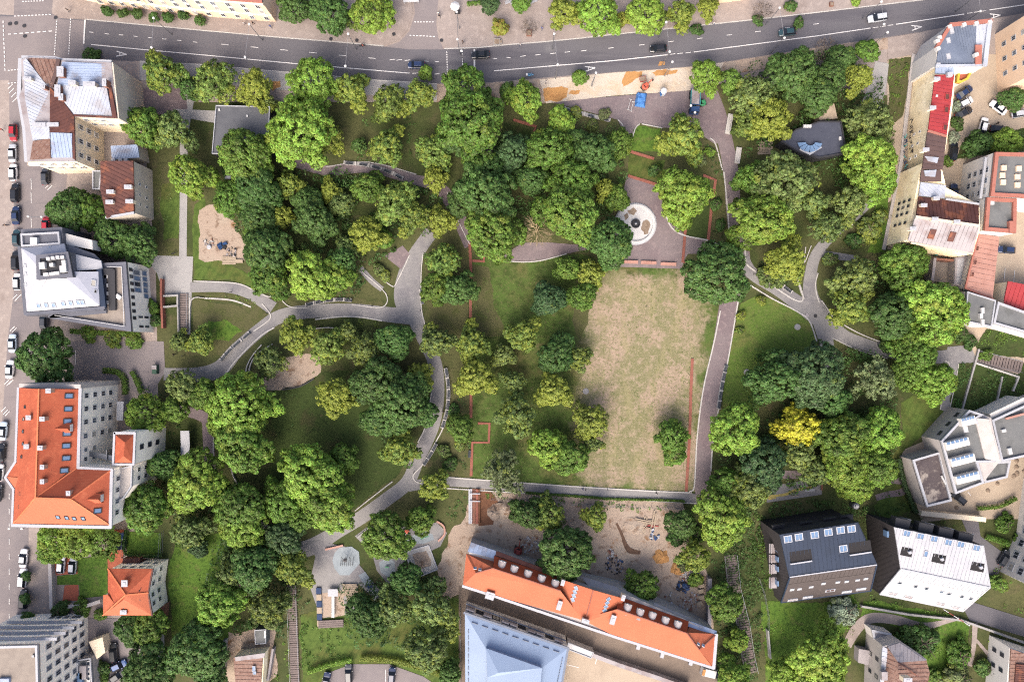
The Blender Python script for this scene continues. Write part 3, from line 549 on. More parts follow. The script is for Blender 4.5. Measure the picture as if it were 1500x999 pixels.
# ------------------------------------------------------------------ trees (x, y, crown radius in photo pixels, colour, where)
TREES = [
(237,106,32,'y','at the main road beside the old tin-roofed tenement'),(276,128,17,'d','tucked below the yellow-tinged tree near the tenement'),(206,185,28,'g','against the courtyard of the rusty tenement'),(255,190,32,'o','over the concrete walk near the tenement courtyard'),
(313,118,32,'y','between the main road and the grey flat pavilion'),(375,130,30,'Y','above the grey flat-roofed pavilion'),(392,152,18,'o','at the upper corner of the flat pavilion'),(458,120,35,'l','on the main road pavement above the biggest lime tree'),
(513,132,30,'y','along the main road east of the lime crown'),(570,149,27,'y','in the roadside row left of the stop bar'),(439,192,47,'l','right of the grey flat-roofed pavilion'),(480,202,24,'Y','overlapping the big lime tree by the pavilion'),
(566,214,29,'y','above the curved dark path, standing alone'),(362,222,40,'g','across the lower edge of the flat pavilion'),(525,214,12,'d','on the shaded bank above the curved dark path'),
(434,13,25,'d','next to the cream street facade at the top'),(482,20,29,'d','middle of the three by the side street'),(540,23,32,'l','at the corner of the side street'),(505,30,15,'o','squeezed between two roadside crowns by the side street'),
(613,140,25,'y','beside the crossing of the main road'),(624,106,12,'g','leaning over the bus lane at the crossing'),(682,133,37,'g','touching the bus lane by the crossing'),(692,178,49,'g','over the ramp below the main road'),(672,205,27,'d','shaded, beside the ramp'),
(769,146,27,'l','round, at the end of the roadside dirt verge'),(742,136,13,'d','crowding the round lime tree on the verge'),(848,114,12,'g','alone on the pale sand strip'),(820,180,21,'l','in the bed under the plum plaza wall'),
(718,8,15,'b','at the top hedge of the paved square'),(762,6,14,'g','at the top edge above the paved square'),(733,42,13,'A','in a planter on the paved square'),(825,19,27,'Y','first of the roadside autumn row on the square'),(876,20,30,'l','in the roadside autumn row on the square'),
(952,26,30,'l','hanging over the main road kerb'),(996,20,25,'y','behind the kerb near the black hatchback'),(1037,12,18,'Y','at the end of the roadside autumn row'),(914,28,13,'A','between two lime crowns at the main road'),
(633,222,26,'y','right of the ramp bank'),(752,222,28,'b','below the brick edging by the ramp'),(805,218,33,'g','below the concrete seat wall of the plaza'),(710,250,28,'d','below the ramp, in the dense grove'),(870,222,32,'d','left of the plum plaza neck'),(845,205,20,'d','under the seat wall of the plum plaza'),
(1034,112,23,'l','on the pale sand by the skip truck'),(1070,119,20,'g','at the bank corner near the skip truck'),(1105,140,32,'o','on the bank above the dark pavilion'),(1128,175,34,'Y','spreading over the bank west of the dark pavilion'),(1096,178,22,'y','on the plum path bank'),(1165,108,37,'d','on the main road bank'),
(1197,140,27,'d','on the bank above the dark pavilion roof'),(1158,130,15,'Y','poking out of the dark roadside crown'),(1002,200,38,'y','standing at the plum plaza over the grass square'),(905,212,22,'g','at the neck of the plum plaza'),
(1258,114,24,'Y','beside the concrete ramp near the long wall'),(1275,76,18,'g','at the main road by the long wall'),(1232,86,20,'d','at the road bank beside the dead tree'),(1215,112,26,'d','filling the bank above the pavilion deck'),(1276,180,35,'o','over the end of the concrete ramp'),(1278,236,36,'l','below the dark pavilion'),
(1485,145,17,'d','at the beige house in the car yard'),(1480,208,22,'l','in the hedge of the white factory'),(1437,210,20,'d','in the car yard hedge'),
(98,308,29,'d','between the street and the rust-roofed outhouse'),(127,308,24,'g','beside the rust-roofed outhouse'),(165,348,29,'d','behind the white modern house'),(204,356,29,'d','at the paved forecourt of the white modern house'),(275,255,31,'l','standing on the concrete walk'),
(293,500,22,'y','at the small triangular bed'),(262,500,16,'o','beside the stairs to the small bed'),
(338,290,26,'g','at the bare earth patch'),(375,274,33,'d','in the grove below the flat pavilion'),(422,270,23,'y','in the grove near the curved dark path'),(412,318,20,'Y','glowing in the middle of the dark grove'),(380,318,26,'d','in the grove beside the glowing yellow crown'),(370,336,20,'g','at the edge of the bare earth patch'),
(484,280,19,'Y','in the grove below the curved dark path'),(500,298,20,'o','behind the yellow crown under the curved path'),(460,322,31,'d','in the heart of the grove'),(452,296,22,'d','in the heart of the grove above its largest crown'),(538,274,24,'g','under the curved dark path'),(580,296,33,'y','at the elbow of the curved dark path'),
(604,318,27,'y','overhanging the widening of the grey path'),(537,344,28,'Y','above the brown paved patch'),(508,362,19,'o','left of the brown paved patch'),(390,368,34,'d','at the lower left of the grove'),(394,405,30,'g','at the grove edge above the curved grey path'),(447,400,37,'l','brightest of the grove, above the bench bay'),(489,405,26,'l','above the bench bay beside the brightest crown'),(502,382,24,'d','behind the bench bay crowns'),(563,352,14,'g','at the brown paved patch'),
(637,263,20,'Y','over the bend of the curved dark path'),(645,325,24,'Y','over the path above the long brick edging'),(712,284,42,'d','filling the grove above the plum terrace'),(721,340,40,'g','rounded, hanging over the plum terrace'),(672,300,20,'d','on the dark path bend'),
(650,382,26,'y','over the brick edging by the wide path'),(637,420,23,'g','at the wide grey path'),(673,425,27,'d','on the long brick edging'),(838,266,33,'g','in the grove left of the fountain'),(778,262,22,'d','in deep shade above the dead pale tree'),(835,312,44,'g','between the dead pale tree and the fountain'),(886,276,18,'Y','at the edge of the fountain plaza'),(893,355,34,'d','touching the white fountain'),(905,292,18,'g','above the white fountain'),
(803,438,24,'b','on the lawn beside the dry field'),(832,394,19,'g','on the lawn under the plum terrace'),(866,402,22,'Y','at the top corner of the dry field'),(850,434,21,'g','on the upper edge of the dry field'),(766,492,28,'y','on the middle of the long lawn'),
(1000,288,38,'l','inside the brick-edged grass square by the fountain'),(1050,404,46,'d','where the plum path leaves the fountain plaza'),(1150,266,46,'o','above the fork of paths, largest on that bank'),(1120,322,43,'l','along the plum path opposite the fountain'),(1153,382,34,'Y','in the fork of the two grey paths'),(1192,296,25,'o','in the bank above the fork'),(1105,262,26,'g','at the plum path below the dark pavilion'),
(1213,332,26,'o','over the upper grey path'),(1243,297,31,'o','leaning over the upper grey path by the wall garden'),(1290,268,25,'l','near the foot of the long cream wall'),(1253,408,34,'o','right of the path fork'),(1244,448,33,'y','at the bend of the path below the fork'),(1330,388,32,'g','at the end of the long cream wall'),(1302,385,18,'g','by the small grey side path'),(1310,458,34,'d','on the bank over the east path'),(1375,455,44,'l','beside the grey tin roof and the east path'),(1338,500,26,'g','over the east path'),
(65,523,41,'d','at the street corner of the orange-roofed block'),(214,608,29,'l','at the garden side of the orange-roofed block'),(258,600,22,'g','near the plum garden path'),(266,566,26,'o','at the start of the garden path'),(300,580,22,'g','at the curve under the circular path'),(238,680,22,'d','behind the stair tower of the orange-roofed block'),(212,738,36,'g','at the lower corner of the orange-roofed block'),(283,708,40,'l','below the white pergola roof'),
(350,594,44,'l','over the left of the circular path'),(352,650,42,'g','over the left of the dark oval lawn'),(323,620,22,'l','hanging over the garden path'),(445,690,46,'l','on the oval lawn, largest there'),(503,672,22,'g','branching out of the largest oval lawn crown'),(474,730,42,'l','at the lower end of the oval lawn'),(412,735,30,'g','at the lower left of the oval lawn'),(357,740,38,'g','outside the circular path at its lower left'),
(493,580,31,'Y','on the oval lawn, standing free'),(556,560,37,'d','on the right half of the oval lawn'),(590,588,42,'d','at the inner side of the circular path'),(558,612,28,'d','at the shaded right of the oval lawn'),(587,660,30,'y','inside the lower right of the circular path'),(393,530,24,'o','on the fallow bed'),(432,492,27,'y','under the curved bench walls'),(480,508,28,'y','at the top of the oval lawn'),(535,514,26,'o','at the top right of the oval lawn'),(577,500,26,'d','inside the circular path by the wide junction'),(510,485,18,'o','in the row under the curved bench walls'),
(640,500,27,'o','just right of the circular path'),(692,502,28,'y','on the long brick edging above the free brick square'),(697,552,33,'Y','on the brick edging by the curved bench row'),(615,552,21,'Y','over the circular path from the inside'),(614,602,25,'d','at the inside of the circular path opposite the bench row'),(738,520,20,'o','left in the lawn grove'),
(752,560,20,'o','in the lawn grove above the grey-olive crown'),(812,571,30,'Y','brightest of the lawn grove'),(815,520,28,'d','at the left edge of the dry field'),(845,525,22,'o','leaning onto the dry field'),(757,608,32,'o','right of the brick square'),(866,618,27,'Y','over the lower left of the dry field'),(866,650,17,'o','at the lower left edge of the dry field'),(804,655,28,'l','compact, on the lower lawn'),(840,668,28,'g','on the lower lawn beside the compact crown'),(678,630,22,'g','clipped round, beside the brick square'),(736,694,34,'p','thin, over the lower grey path'),(635,712,24,'y','below the circular path where paths meet'),
(985,640,23,'g','on the field beside the red brick line'),(988,665,19,'g','lower one of two on the red brick line'),(1073,637,40,'l','over the plum path beside the mown lawn'),(1145,555,40,'d','at the lower edge of the mown lawn'),(1192,548,43,'b','on the bank right of the mown lawn'),(1217,585,30,'d','behind the golden crown'),(1172,626,30,'G','surrounded by dark green crowns'),(1120,680,36,'b','below the golden tree beside the plum path'),(1062,705,26,'g','at the bottom corner of the plum path'),(1097,714,34,'o','above the boardwalk'),(1170,665,30,'o','just below the golden tree'),
(1285,556,36,'p','standing apart on the eastern bank'),(1342,516,30,'g','in the clump at the end of the east path'),(1370,560,30,'l','over the grass by the grey angular building'),(1330,548,24,'g','shaded inside the clump at the east path'),(1290,637,34,'l','beside the grass of the grey angular building'),(1232,640,36,'g','right of the golden tree'),(1240,684,36,'l','below the golden tree group'),(1282,682,30,'g','at the lower edge of the eastern grove'),(1256,712,28,'l','over the forked plum path'),(1200,690,26,'o','above the ball court'),
(80,797,26,'l','first of the row under the orange-roofed block'),(113,795,30,'l','second of the row under the orange-roofed block'),(148,794,24,'g','third of the row under the orange-roofed block'),(190,920,24,'d','in front of the small orange-roofed house'),(217,925,26,'g','below the small orange-roofed house'),(215,985,36,'d','at the service yard with dark cars'),(277,778,28,'o','beside the fenced lawn'),(290,802,16,'b','cone shaped, on the bright garden lawn'),(285,952,42,'d','at the bottom of the garden lawn'),
(355,768,34,'l','above the small earth path'),(415,788,28,'b','where the lower paths meet'),(436,762,22,'g','at the end of the circular path'),(338,842,28,'o','at the edge of the bright garden lawn'),(372,832,33,'d','left of the boardwalk top'),(325,890,36,'l','above the rusty shed'),(392,890,30,'o','between the rusty shed and the boardwalk'),(428,832,30,'y','at the head of the left boardwalk'),(564,788,34,'g','over the playground'),(540,906,30,'d','below the playground'),(575,892,31,'o','below the playground slide'),(594,852,24,'d','left of the sand pit'),(305,985,28,'d','at the very bottom of the garden'),
(617,762,22,'g','over the orange-seated play circle'),(632,888,36,'o','beside the blue-roofed hall'),(627,950,37,'o','at the car park hedge'),(660,985,20,'d','against the wall of the blue-roofed hall'),(775,755,25,'d','in the construction yard under the path'),(805,757,26,'y','in the construction yard beside its dark twin'),(873,756,22,'y','alone at the top of the construction yard'),(829,812,41,'d','dense and round, at the long orange roof'),
(940,860,24,'g','between the long orange roof and the rubble'),(1056,762,38,'l','over the right boardwalk'),(1000,768,22,'d','at the timber pile'),(1018,815,25,'y','beside the rubble heap'),(1067,886,27,'g','covering the middle of the right boardwalk'),(1082,940,17,'l','ball shaped, at the end of the right boardwalk'),(1075,992,25,'l','at the end of the long orange roof'),(1207,966,42,'l','on the bright meadow at the bottom'),(1150,990,24,'l','on the meadow beside the largest bright crown'),
]
for t in TREES: plant(*t)
SHRUBS = [(133,82,13,'d','on the kerb behind the tenement'),(1020,44,10,'d','on the main road kerb by the autumn row'),(1110,30,9,'d','at the top verge near the black car'),(1157,9,10,'d','highest on the top verge'),(1170,34,9,'d','on the top verge below its neighbours'),(1255,2,8,'l','on the verge by the silver car'),
(1402,181,11,'d','behind the red roof'),(1399,158,10,'s','between parked cars by the red roof'),(1397,202,10,'s','at the brown roof'),(1387,238,9,'g','at the dark car by the brown roof'),(1040,223,8,'l','in the bed beside the plum path'),
(130,492,13,'g','under the white modern house'),(165,496,14,'y','under the white modern house terrace'),(197,498,13,'g','at the corner of the white modern house terrace'),(222,450,12,'g','climbing the east wall of the white modern house'),(228,470,11,'d','at the foot of the white modern house wall'),
(1235,891,22,'s','below the black house'),(1345,936,26,'d','above the old rusty-roofed house'),(1402,957,20,'g','on the bright grass by the old house'),(1402,990,22,'p','round, at the bottom by the forked earth path'),(1465,958,10,'g','at the small white house'),(1441,976,14,'d','inside the fork of the earth path'),(1462,856,14,'g','at the lane by the white flats'),(1470,766,15,'g','in the lawn of the white flats'),(1490,790,8,'g','at the hedge end of the white flats'),
(185,700,14,'o','between the garden trees by the block'),(1115,440,8,'Y','in the flower bed at the mown lawn'),(1086,462,8,'Y','at the path edge of the mown lawn'),(1084,484,7,'y','second along the path edge of the mown lawn'),(1120,405,14,'o','in the triangular bed of the path fork'),(1140,412,12,'o','under the pale yellow tree of the fork'),
(1140,400,10,'d','in the bed nearest the fork'),(555,395,10,'o','in the dry bed by the brown patch'),(566,404,9,'o','in the dry bed near the branch path'),(885,168,10,'p','in the bed below the plaza bench wall'),(845,165,10,'o','at the end of the bed below the plaza bench wall'),(868,184,10,'o','in the bed above the grove'),(1025,235,11,'p','in the shaded bed by the yellow-tinged plaza tree'),(1048,300,10,'d','in the bed along the plum path'),(1055,330,9,'d','at the lower end of the plum path bed'),
(820,444,9,'g','on the lawn next to a bluish tree'),(1215,380,12,'o','in the wild bed of the side path'),(1270,340,18,'o','in the wild wall garden'),(1250,355,13,'d','in the wild wall garden near the side path'),(1290,320,13,'o','in the wild wall garden at the wall'),(675,650,10,'o','by the curved bench row bed'),(660,680,12,'d','at the end of the bed by the brick line'),(650,660,11,'o','behind the lowest seat bank of the circular path'),(665,600,10,'d','behind the curved bench row'),
(1190,705,9,'d','beside the ball court'),(1445,520,10,'g','in the walled garden by the wooden steps'),(1020,850,12,'g','at the rubble heap'),(1018,782,14,'g','at the timber pile edge'),(990,790,12,'d','beside the timber pile'),(752,745,10,'g','on the construction yard bank'),(1000,830,9,'p','among the dumped stones'),(1370,990,12,'g','beside the old rusty-roofed house'),(150,975,12,'d','in the planter of the service yard'),(150,990,10,'g','second in the planter of the service yard'),(148,898,10,'g','under the corner of the small orange house'),
(90,893,15,'d','behind the white tower by the red yard'),(120,890,14,'g','between the white tower and the red yard'),(1300,505,12,'d','under the east path'),(960,250,10,'d','in the brick edged grass square corner'),(1420,500,12,'d','in the garden of the concrete bays'),(1408,490,12,'d','at the grey wall near the east path')]
for t in SHRUBS: plant(*t[:5], kind='shrub')
for i, (x, y) in enumerate(((158,18),(180,20),(202,21),(225,25),(247,27),(268,23),(292,31))):
    plant(x, y, 8.5, 'd', 'under the cream facade, ' + ['first from the crossing', 'second from the crossing', 'third from the crossing', 'in the middle', 'fifth from the crossing', 'at a shop door', 'at the roadside end'][i], 'small')
for x, y, w in ((38,843,'over the white estate car'), (37,876,'over the black estate car'), (42,903,'at the white tower')): plant(x, y, 8.5, 'd', 'in the street pavement ' + w, 'small')
def dead_tree(px, py, r, label, seed, mat):
    Rw = r * S; base = W(px, py, Rw); base.z = 0
    t = thing('bare_tree', base, label, 'tree', 'trees round the park'); t.scale = (Rw,) * 3
    rng = random.Random(seed); tw = trunk_mesh('trunk', seed, .8, 9, mat, .035, 2)
    put('trunk', tw, t)
    m = MB()
    for i in range(260):
        a = rng.uniform(0, 6.28); rr = math.sqrt(rng.random()) * .85; p = Vector((rr * math.cos(a), rr * math.sin(a), 1.1 - .3 * rr + rng.uniform(-.2, .2)))
        d = Vector((math.cos(a) + rng.uniform(-.6, .6), math.sin(a) + rng.uniform(-.6, .6), rng.uniform(-.2, .6))).normalized(); m.tube(p, p + d * rng.uniform(.15, .35), .012, .003, 3)
    tag(put('crown', m.me('twigs', mat), t), kind='stuff')
dead_tree(787, 336, 25, 'leafless pale dead tree beside the plum terrace', 3, m_deadbark)
dead_tree(775, 40, 13, 'bare brown street tree with thin twigs on the paved square', 8, m_bark)
dead_tree(1118, 16, 16, 'leafless brown tree leaning over the top verge', 12, m_bark)
dead_tree(1212, 72, 18, 'bare branched tree on the road bank near the long wall', 21, m_bark)
# ------------------------------------------------------------------ ground cover (uncountable leaves)
def inside(p, poly):
    c = False; j = len(poly) - 1
    for i in range(len(poly)):
        if (poly[i][1] > p[1]) != (poly[j][1] > p[1]) and p[0] < (poly[j][0] - poly[i][0]) * (p[1] - poly[i][1]) / (poly[j][1] - poly[i][1]) + poly[i][0]: c = not c
        j = i
    return c
def cover(poly, code, dens, h, seed, size=.17, name='ground_cover', label='low leafy ground cover', cover_frac=.5):
    rng = np.random.default_rng(seed); xs = [p[0] for p in poly]; ys = [p[1] for p in poly]; A = (max(xs) - min(xs)) * (max(ys) - min(ys)) * S * S
    P = []; T = []; 
    for _ in range(int(A * dens / 14)):
        c = (rng.uniform(min(xs), max(xs)), rng.uniform(min(ys), max(ys)))
        if not inside(c, poly): continue
        if math.sin(c[0] * .11 + seed) + math.sin(c[1] * .13 + seed * 2) + math.sin((c[0] + c[1]) * .05) < 1.6 - 3.2 * cover_frac + rng.normal(0, .4): continue
        w = W(*c); k = 14; rr = rng.uniform(.25, .8) * (2.2 if h > 2 else 1); k = k * 3 if h > 2 else k; dd = unit(rng.normal(size=(k, 3))); dd[:, 2] = np.abs(dd[:, 2]) * (.5 if h > 2 else 1)
        P.append(np.array(w) + dd * rr * np.array((1, 1, h / .6))); T.append(np.full(k, np.clip(rng.normal(.5, .22), 0, 1)))
    if not P: return
    P = np.concatenate(P); T = np.concatenate(T); n = len(P); off = P.mean(0); off[2] = 0
    N = rng.normal(size=(n, 3)) * .5 + np.array((0, 0, 1.0))
    me = leaf_mesh(name, P - off, N, size * (1.5 if h > 2 else .62 if h < .15 else 1), T, rng.random(n) * .6, rng); o = put(name, me, None, tuple(off)); o.color = col_of(code, trng)
    tag(o, label, None, None, 'stuff')
bank_r = [(1085, 735), (1120, 740), (1118, 890), (1108, 1000), (1050, 1000), (1045, 900), (1052, 840), (1062, 800), (1070, 740)]
COVER = [(bank_r, 'd', 24, .9, 1.0), ([(1095, 745), (1122, 750), (1130, 890), (1110, 885)], 'g', 18, .8, .8), ([(1122, 738), (1205, 732), (1290, 745), (1290, 765), (1130, 760)], 'd', 18, .8, 1.0), ([(440, 915), (520, 900), (540, 960), (470, 985), (440, 1000)], 'g', 8, .5, .7), ([(405, 940), (428, 940), (425, 1000), (400, 1000)], 'l', 7, .5, .6),
 ([(440, 855), (460, 860), (462, 920), (442, 930)], 'd', 8, .6, .6), ([(410, 860), (424, 870), (424, 940), (404, 930)], 'b', 8, .6, .7), ([(1302, 90), (1333, 86), (1322, 170), (1305, 170)], 'g', 10, .6, .8), ([(1212, 345), (1260, 330), (1310, 290), (1297, 360), (1220, 365)], 'o', 8, .6, .6),
 ([(1432, 520), (1428, 506), (1445, 485), (1500, 490), (1500, 520), (1455, 512)], 'g', 20, .6, .9), ([(1430, 534), (1490, 550), (1488, 590), (1450, 602), (1415, 598)], 'd', 22, .7, 1.0), ([(1404, 535), (1424, 533), (1412, 596), (1393, 600)], 'd', 20, .6, 1.0), ([(1474, 575), (1500, 530), (1500, 590), (1470, 600)], 'g', 8, .5, .6),
 ([(1235, 868), (1290, 875), (1410, 900), (1300, 895), (1255, 890)], 'g', 9, .5, .8), ([(1300, 925), (1400, 912), (1420, 920), (1410, 1000), (1370, 1000), (1355, 950)], 'g', 7, .6, .6), ([(1430, 915), (1490, 940), (1470, 950), (1440, 935)], 'l', 7, .4, .6), ([(845, 152), (862, 152), (912, 185), (912, 200), (850, 195), (800, 178)], 'o', 7, .4, .5),
 ([(520, 170), (600, 170), (640, 190), (600, 250), (540, 238), (500, 235), (480, 230)], 'd', 5, .4, .5), ([(1022, 205), (1050, 212), (1062, 262), (1066, 350), (1044, 352), (1050, 262)], 'd', 7, .4, .5), ([(660, 545), (688, 535), (688, 700), (656, 698), (645, 680), (655, 620)], 'd', 7, .4, .5), ([(640, 715), (690, 722), (684, 760), (660, 770), (650, 740)], 'd', 7, .4, .5),
 ([(700, 722), (1000, 740), (1010, 765), (960, 752), (860, 742), (720, 735)], 'g', 7, .4, .55), ([(985, 770), (1060, 770), (1048, 845), (1030, 850), (1000, 800)], 'd', 8, .5, .7), ([(1320, 585), (1318, 660), (1300, 730), (1260, 740), (1240, 600)], 'd', 4, .4, .4), ([(284, 429), (340, 431), (372, 441), (388, 460), (378, 470), (368, 452), (340, 441), (284, 437)], 'y', 8, .3, .7),
 ([(455, 470), (500, 466), (530, 468), (560, 472), (560, 485), (470, 482)], 'y', 7, .4, .5), ([(640, 800), (660, 790), (655, 870), (630, 880), (610, 860), (640, 840)], 'd', 7, .4, .5), ([(230, 740), (330, 760), (330, 800), (250, 800)], 'd', 5, .5, .4), ([(215, 560), (260, 560), (285, 700), (240, 740), (200, 700), (220, 640)], 'd', 5, .6, .5),
 ([(1090, 390), (1130, 418), (1165, 437), (1150, 390), (1120, 380)], 'b', 7, .4, .6), ([(1068, 90), (1200, 74), (1290, 62), (1290, 80), (1200, 100), (1080, 110)], 'd', 5, .4, .5), ([(1440, 225), (1400, 235), (1412, 205), (1440, 195), (1500, 190), (1500, 222)], 'd', 10, .7, .9), ([(1455, 795), (1480, 798), (1478, 803), (1442, 790), (1446, 783)], 'g', 14, .7, 1.),
 ([(1155, 560), (1250, 500), (1300, 520), (1240, 600), (1200, 680), (1100, 690), (1060, 690), (1050, 640)], 'd', 3.5, .4, .35), ([(1110, 900), (1190, 885), (1255, 880), (1250, 930), (1225, 1000), (1120, 1000)], 'l', 3, .25, .5), ([(250, 800), (330, 790), (340, 950), (255, 950)], 'g', 2.5, .2, .4), ([(450, 540), (470, 530), (480, 545), (455, 565)], 'o', 4, .3, .5),
 ([(1320, 742), (1340, 790), (1430, 810), (1400, 760), (1360, 764)], 'g', 5, .4, .6), ([(218, 250), (262, 235), (262, 370), (236, 370)], 'o', 3, .3, .4), ([(1440, 815), (1470, 820), (1500, 900), (1430, 875)], 'g', 6, .4, .6), ([(1302, 700), (1338, 748), (1390, 758), (1320, 770), (1290, 745)], 'd', 8, .6, .6)]
COVER += [([(850, 392), (1000, 394), (1045, 450), (1030, 600), (1018, 716), (850, 706)], 'o', 3.5, .10, .45), ([(690, 380), (850, 375), (845, 700), (690, 697)], 'g', 3, .12, .5), ([(1085, 445), (1150, 440), (1195, 500), (1110, 600), (1060, 600)], 'g', 2.5, .10, .5), ([(385, 570), (540, 540), (612, 600), (560, 720), (440, 760), (390, 700)], 'd', 2.5, .12, .5)]
for p in ([(330, 240), (430, 240), (545, 262), (640, 280), (640, 330), (560, 380), (520, 430), (420, 430), (380, 400), (345, 340)], [(700, 200), (780, 210), (900, 200), (915, 250), (880, 390), (790, 300), (740, 380), (690, 340)], [(1090, 90), (1230, 80), (1290, 130), (1290, 280), (1150, 300), (1090, 280)],
          [(1110, 510), (1300, 520), (1310, 700), (1130, 720), (1050, 690)], [(240, 690), (400, 720), (440, 800), (440, 900), (260, 780)], [(540, 540), (610, 560), (600, 680), (560, 640)], [(1240, 380), (1400, 420), (1400, 500), (1330, 500)], [(500, 850), (660, 850), (670, 960), (520, 940)], [(300, 800), (430, 800), (420, 920), (320, 920)]): COVER.append((p, 'd', 3.2, 2.6, .8))
for i, (p, c, d, h, f) in enumerate(COVER): cover(p, c, d, h, i + 1, label='dense dark undergrowth filling the grove' if h > 2 else 'low leafy ground cover in a planted bank', cover_frac=f, name='undergrowth' if h > 2 else 'ground_cover')
def hedge(pts, w, h, code, label, name='hedge', seed=0):
    rng = np.random.default_rng(seed + 50); A, B = edges(pts, 4, w); P = []; N = []; 
    for i in range(len(A) - 1):
        a0, a1, b0, b1 = W(*A[i], h), W(*A[i + 1], h), W(*B[i], h), W(*B[i + 1], h); L = ((a0 - a1).length + (b0 - b1).length) / 2
        k = int(L * (w * S + 2 * h) * 38) + 4; u = rng.random(k); v = rng.random(k); base = [a0 * (1 - s) * (1 - t) + a1 * s * (1 - t) + b0 * (1 - s) * t + b1 * s * t for s, t in zip(u, v)]
        for q, t in zip(base, v):
            e = abs(t - .5) * 2; side = 1 if t > .5 else -1; nx = (b0 - a0).normalized() * side
            z = h * rng.uniform(.85, 1.1) if e < .8 else h * rng.uniform(.1, 1); P.append((q.x, q.y, z)); N.append((nx.x * e, nx.y * e, 1.1 - e * .7))
    P = np.array(P); N = np.array(N) + rng.normal(size=P.shape) * .35; off = P.mean(0); off[2] = 0
    t = thing(name, tuple(off), uniq(label), 'hedge'); n = len(P)
    o = put('foliage', leaf_mesh('foliage', P - off, N, .17, np.clip(rng.normal(.5, .2, n), 0, 1), rng.random(n) * .5, rng), t); o.color = col_of(code, trng)
    m = MB()
    for i in range(len(A) - 1):
        c = (W(*A[i]) + W(*B[i])) / 2; m.tube(c - Vector((0, 0, .05)), c + Vector((0, 0, h * .7)), .04, .02, 5)
    m.build('stem', m_bark, t)
hedge([(450, 985, 7), (480, 975, 8), (515, 967, 8)], 8, 1.3, 'l', 'bright clipped hedge along the car park, western half')
hedge([(527, 965, 9), (570, 967, 9), (615, 978, 9), (650, 990, 9)], 9, 1.3, 'Y', 'yellow-green hedge along the car park, below the olive trees')
hedge([(1318, 672), (1325, 705), (1336, 735), (1344, 752)], 7, 1.5, 'b', 'dark hedge against the grey angular building')
hedge([(1433, 745), (1465, 742), (1490, 730)], 6, 1.2, 'g', 'green hedge below the cream forecourt')
hedge([(1445, 786), (1462, 791), (1480, 797)], 9, 1.0, 'g', 'clipped green hedge at the white flats')
hedge([(150, 543), (170, 545), (180, 556), (182, 578)], 9, 1.2, 'g', 'curved hedge behind the orange-roofed block')
hedge([(192, 544), (200, 560), (206, 576)], 8, 1.2, 'g', 'short straight hedge beside the cobbled parking')
hedge([(184, 776), (184, 812), (236, 814)], 4, 1.6, 'd', 'dark hedge round the fenced lawn')
hedge([(102, 485), (130, 487), (175, 489), (205, 490)], 8, 1.0, 'g', 'green strip hedge under the white modern house')
hedge([(684, 5), (705, 3), (725, 1)], 6, 1.0, 'g', 'green hedge at the top of the paved square')
hedge([(1003, 735), (985, 733), (900, 731), (860, 728), (770, 722)], 4, .6, 'g', 'low hedge strip under the lower grey path')
# ------------------------------------------------------------------ buildings
def tin(name, base, dark, light, rough=.55, sc=.35, rust=None, st=.5):
    L = [('noise', sc, dark, .42, .66, .8), ('noise', sc * 4, light, .5, .72, .5)]
    if rust: L.append(('noise', .3, rust, .52, .66, st))
    return M(name, base, L, rough)
m_tile = M('orange_roof_tile', (182, 94, 64), [('noise', .12, (164, 82, 56), .4, .65, .7), ('noise', .8, (210, 122, 86), .5, .72, .5), ('line', 1.1, (168, 72, 42), .55, .95, .45, R(92)), ('noise', 4, (170, 76, 48), .58, .8, .4), ('noise', .35, (130, 64, 44), .68, .8, .5)], .8)
m_tile_new_lit = M('new_and_sunlit_tile', (188, 106, 74), [('noise', .1, (176, 96, 66), .4, .65, .6), ('line', 1.1, (176, 90, 60), .5, .95, .4, R(74)), ('noise', 3, (216, 128, 92), .5, .75, .4), ('noise', .4, (204, 96, 58), .62, .78, .4)], .8)  # long building's bright tile; also sunlight painted onto south slopes of the older roofs
m_tile_dark = M('shaded_brick_tile', (176, 78, 44), [('noise', .4, (150, 66, 38), .42, .65, .7), ('noise', 3, (196, 96, 58), .5, .75, .4)], .85)  # north slopes of the long roof, their shade put into the tile colour
m_ridge = M('ridge_tile', (220, 124, 84), [('noise', 3, (180, 90, 60), .5, .7, .7)], .85)
m_wtin = tin('white_painted_tin', (184, 190, 202), (160, 168, 184), (196, 200, 208), .5, .3, (168, 160, 156))
m_btin = tin('bluish_tin', (164, 180, 206), (144, 160, 188), (184, 196, 216), .5, .3, (140, 130, 128))
m_rtin = tin('rusty_tin', (96, 60, 53), (78, 47, 43), (114, 76, 66), .7, .4, (170, 104, 72))
m_white_shade = tin('shaded_white_membrane', (172, 176, 188), (160, 164, 178), (184, 187, 197), .7, .2); m_deck = tin('grey_roof_deck', (98, 100, 105), (86, 88, 94), (112, 114, 118), .9, .3)  # first one: white membrane with the bluish shade of turned-away slopes mixed in
m_rustp = tin('peeling_rusty_tin', (140, 108, 94), (112, 76, 64), (186, 178, 172), .7, 1.2)
m_gtin = tin('grey_weathered_tin', (166, 160, 162), (146, 140, 144), (186, 180, 178), .6, .3, (140, 120, 116))
m_dtin = tin('dark_grey_tin', (110, 120, 138), (98, 108, 126), (128, 138, 152), .5)
m_red = tin('red_tin', (168, 62, 64), (154, 54, 58), (184, 78, 78), .5)
m_brownr = tin('brown_tin', (98, 78, 74), (86, 68, 66), (114, 92, 86), .6)
m_pink = tin('salmon_tin', (182, 138, 124), (168, 124, 110), (192, 152, 140), .55)
m_bitumen = tin('grey_bitumen', (116, 118, 118), (100, 102, 104), (136, 136, 134), .9, .25, (90, 92, 90))
m_dbit = tin('dark_bitumen', (86, 78, 80), (66, 58, 62), (120, 110, 106), .9, .25, (196, 186, 174), .55)
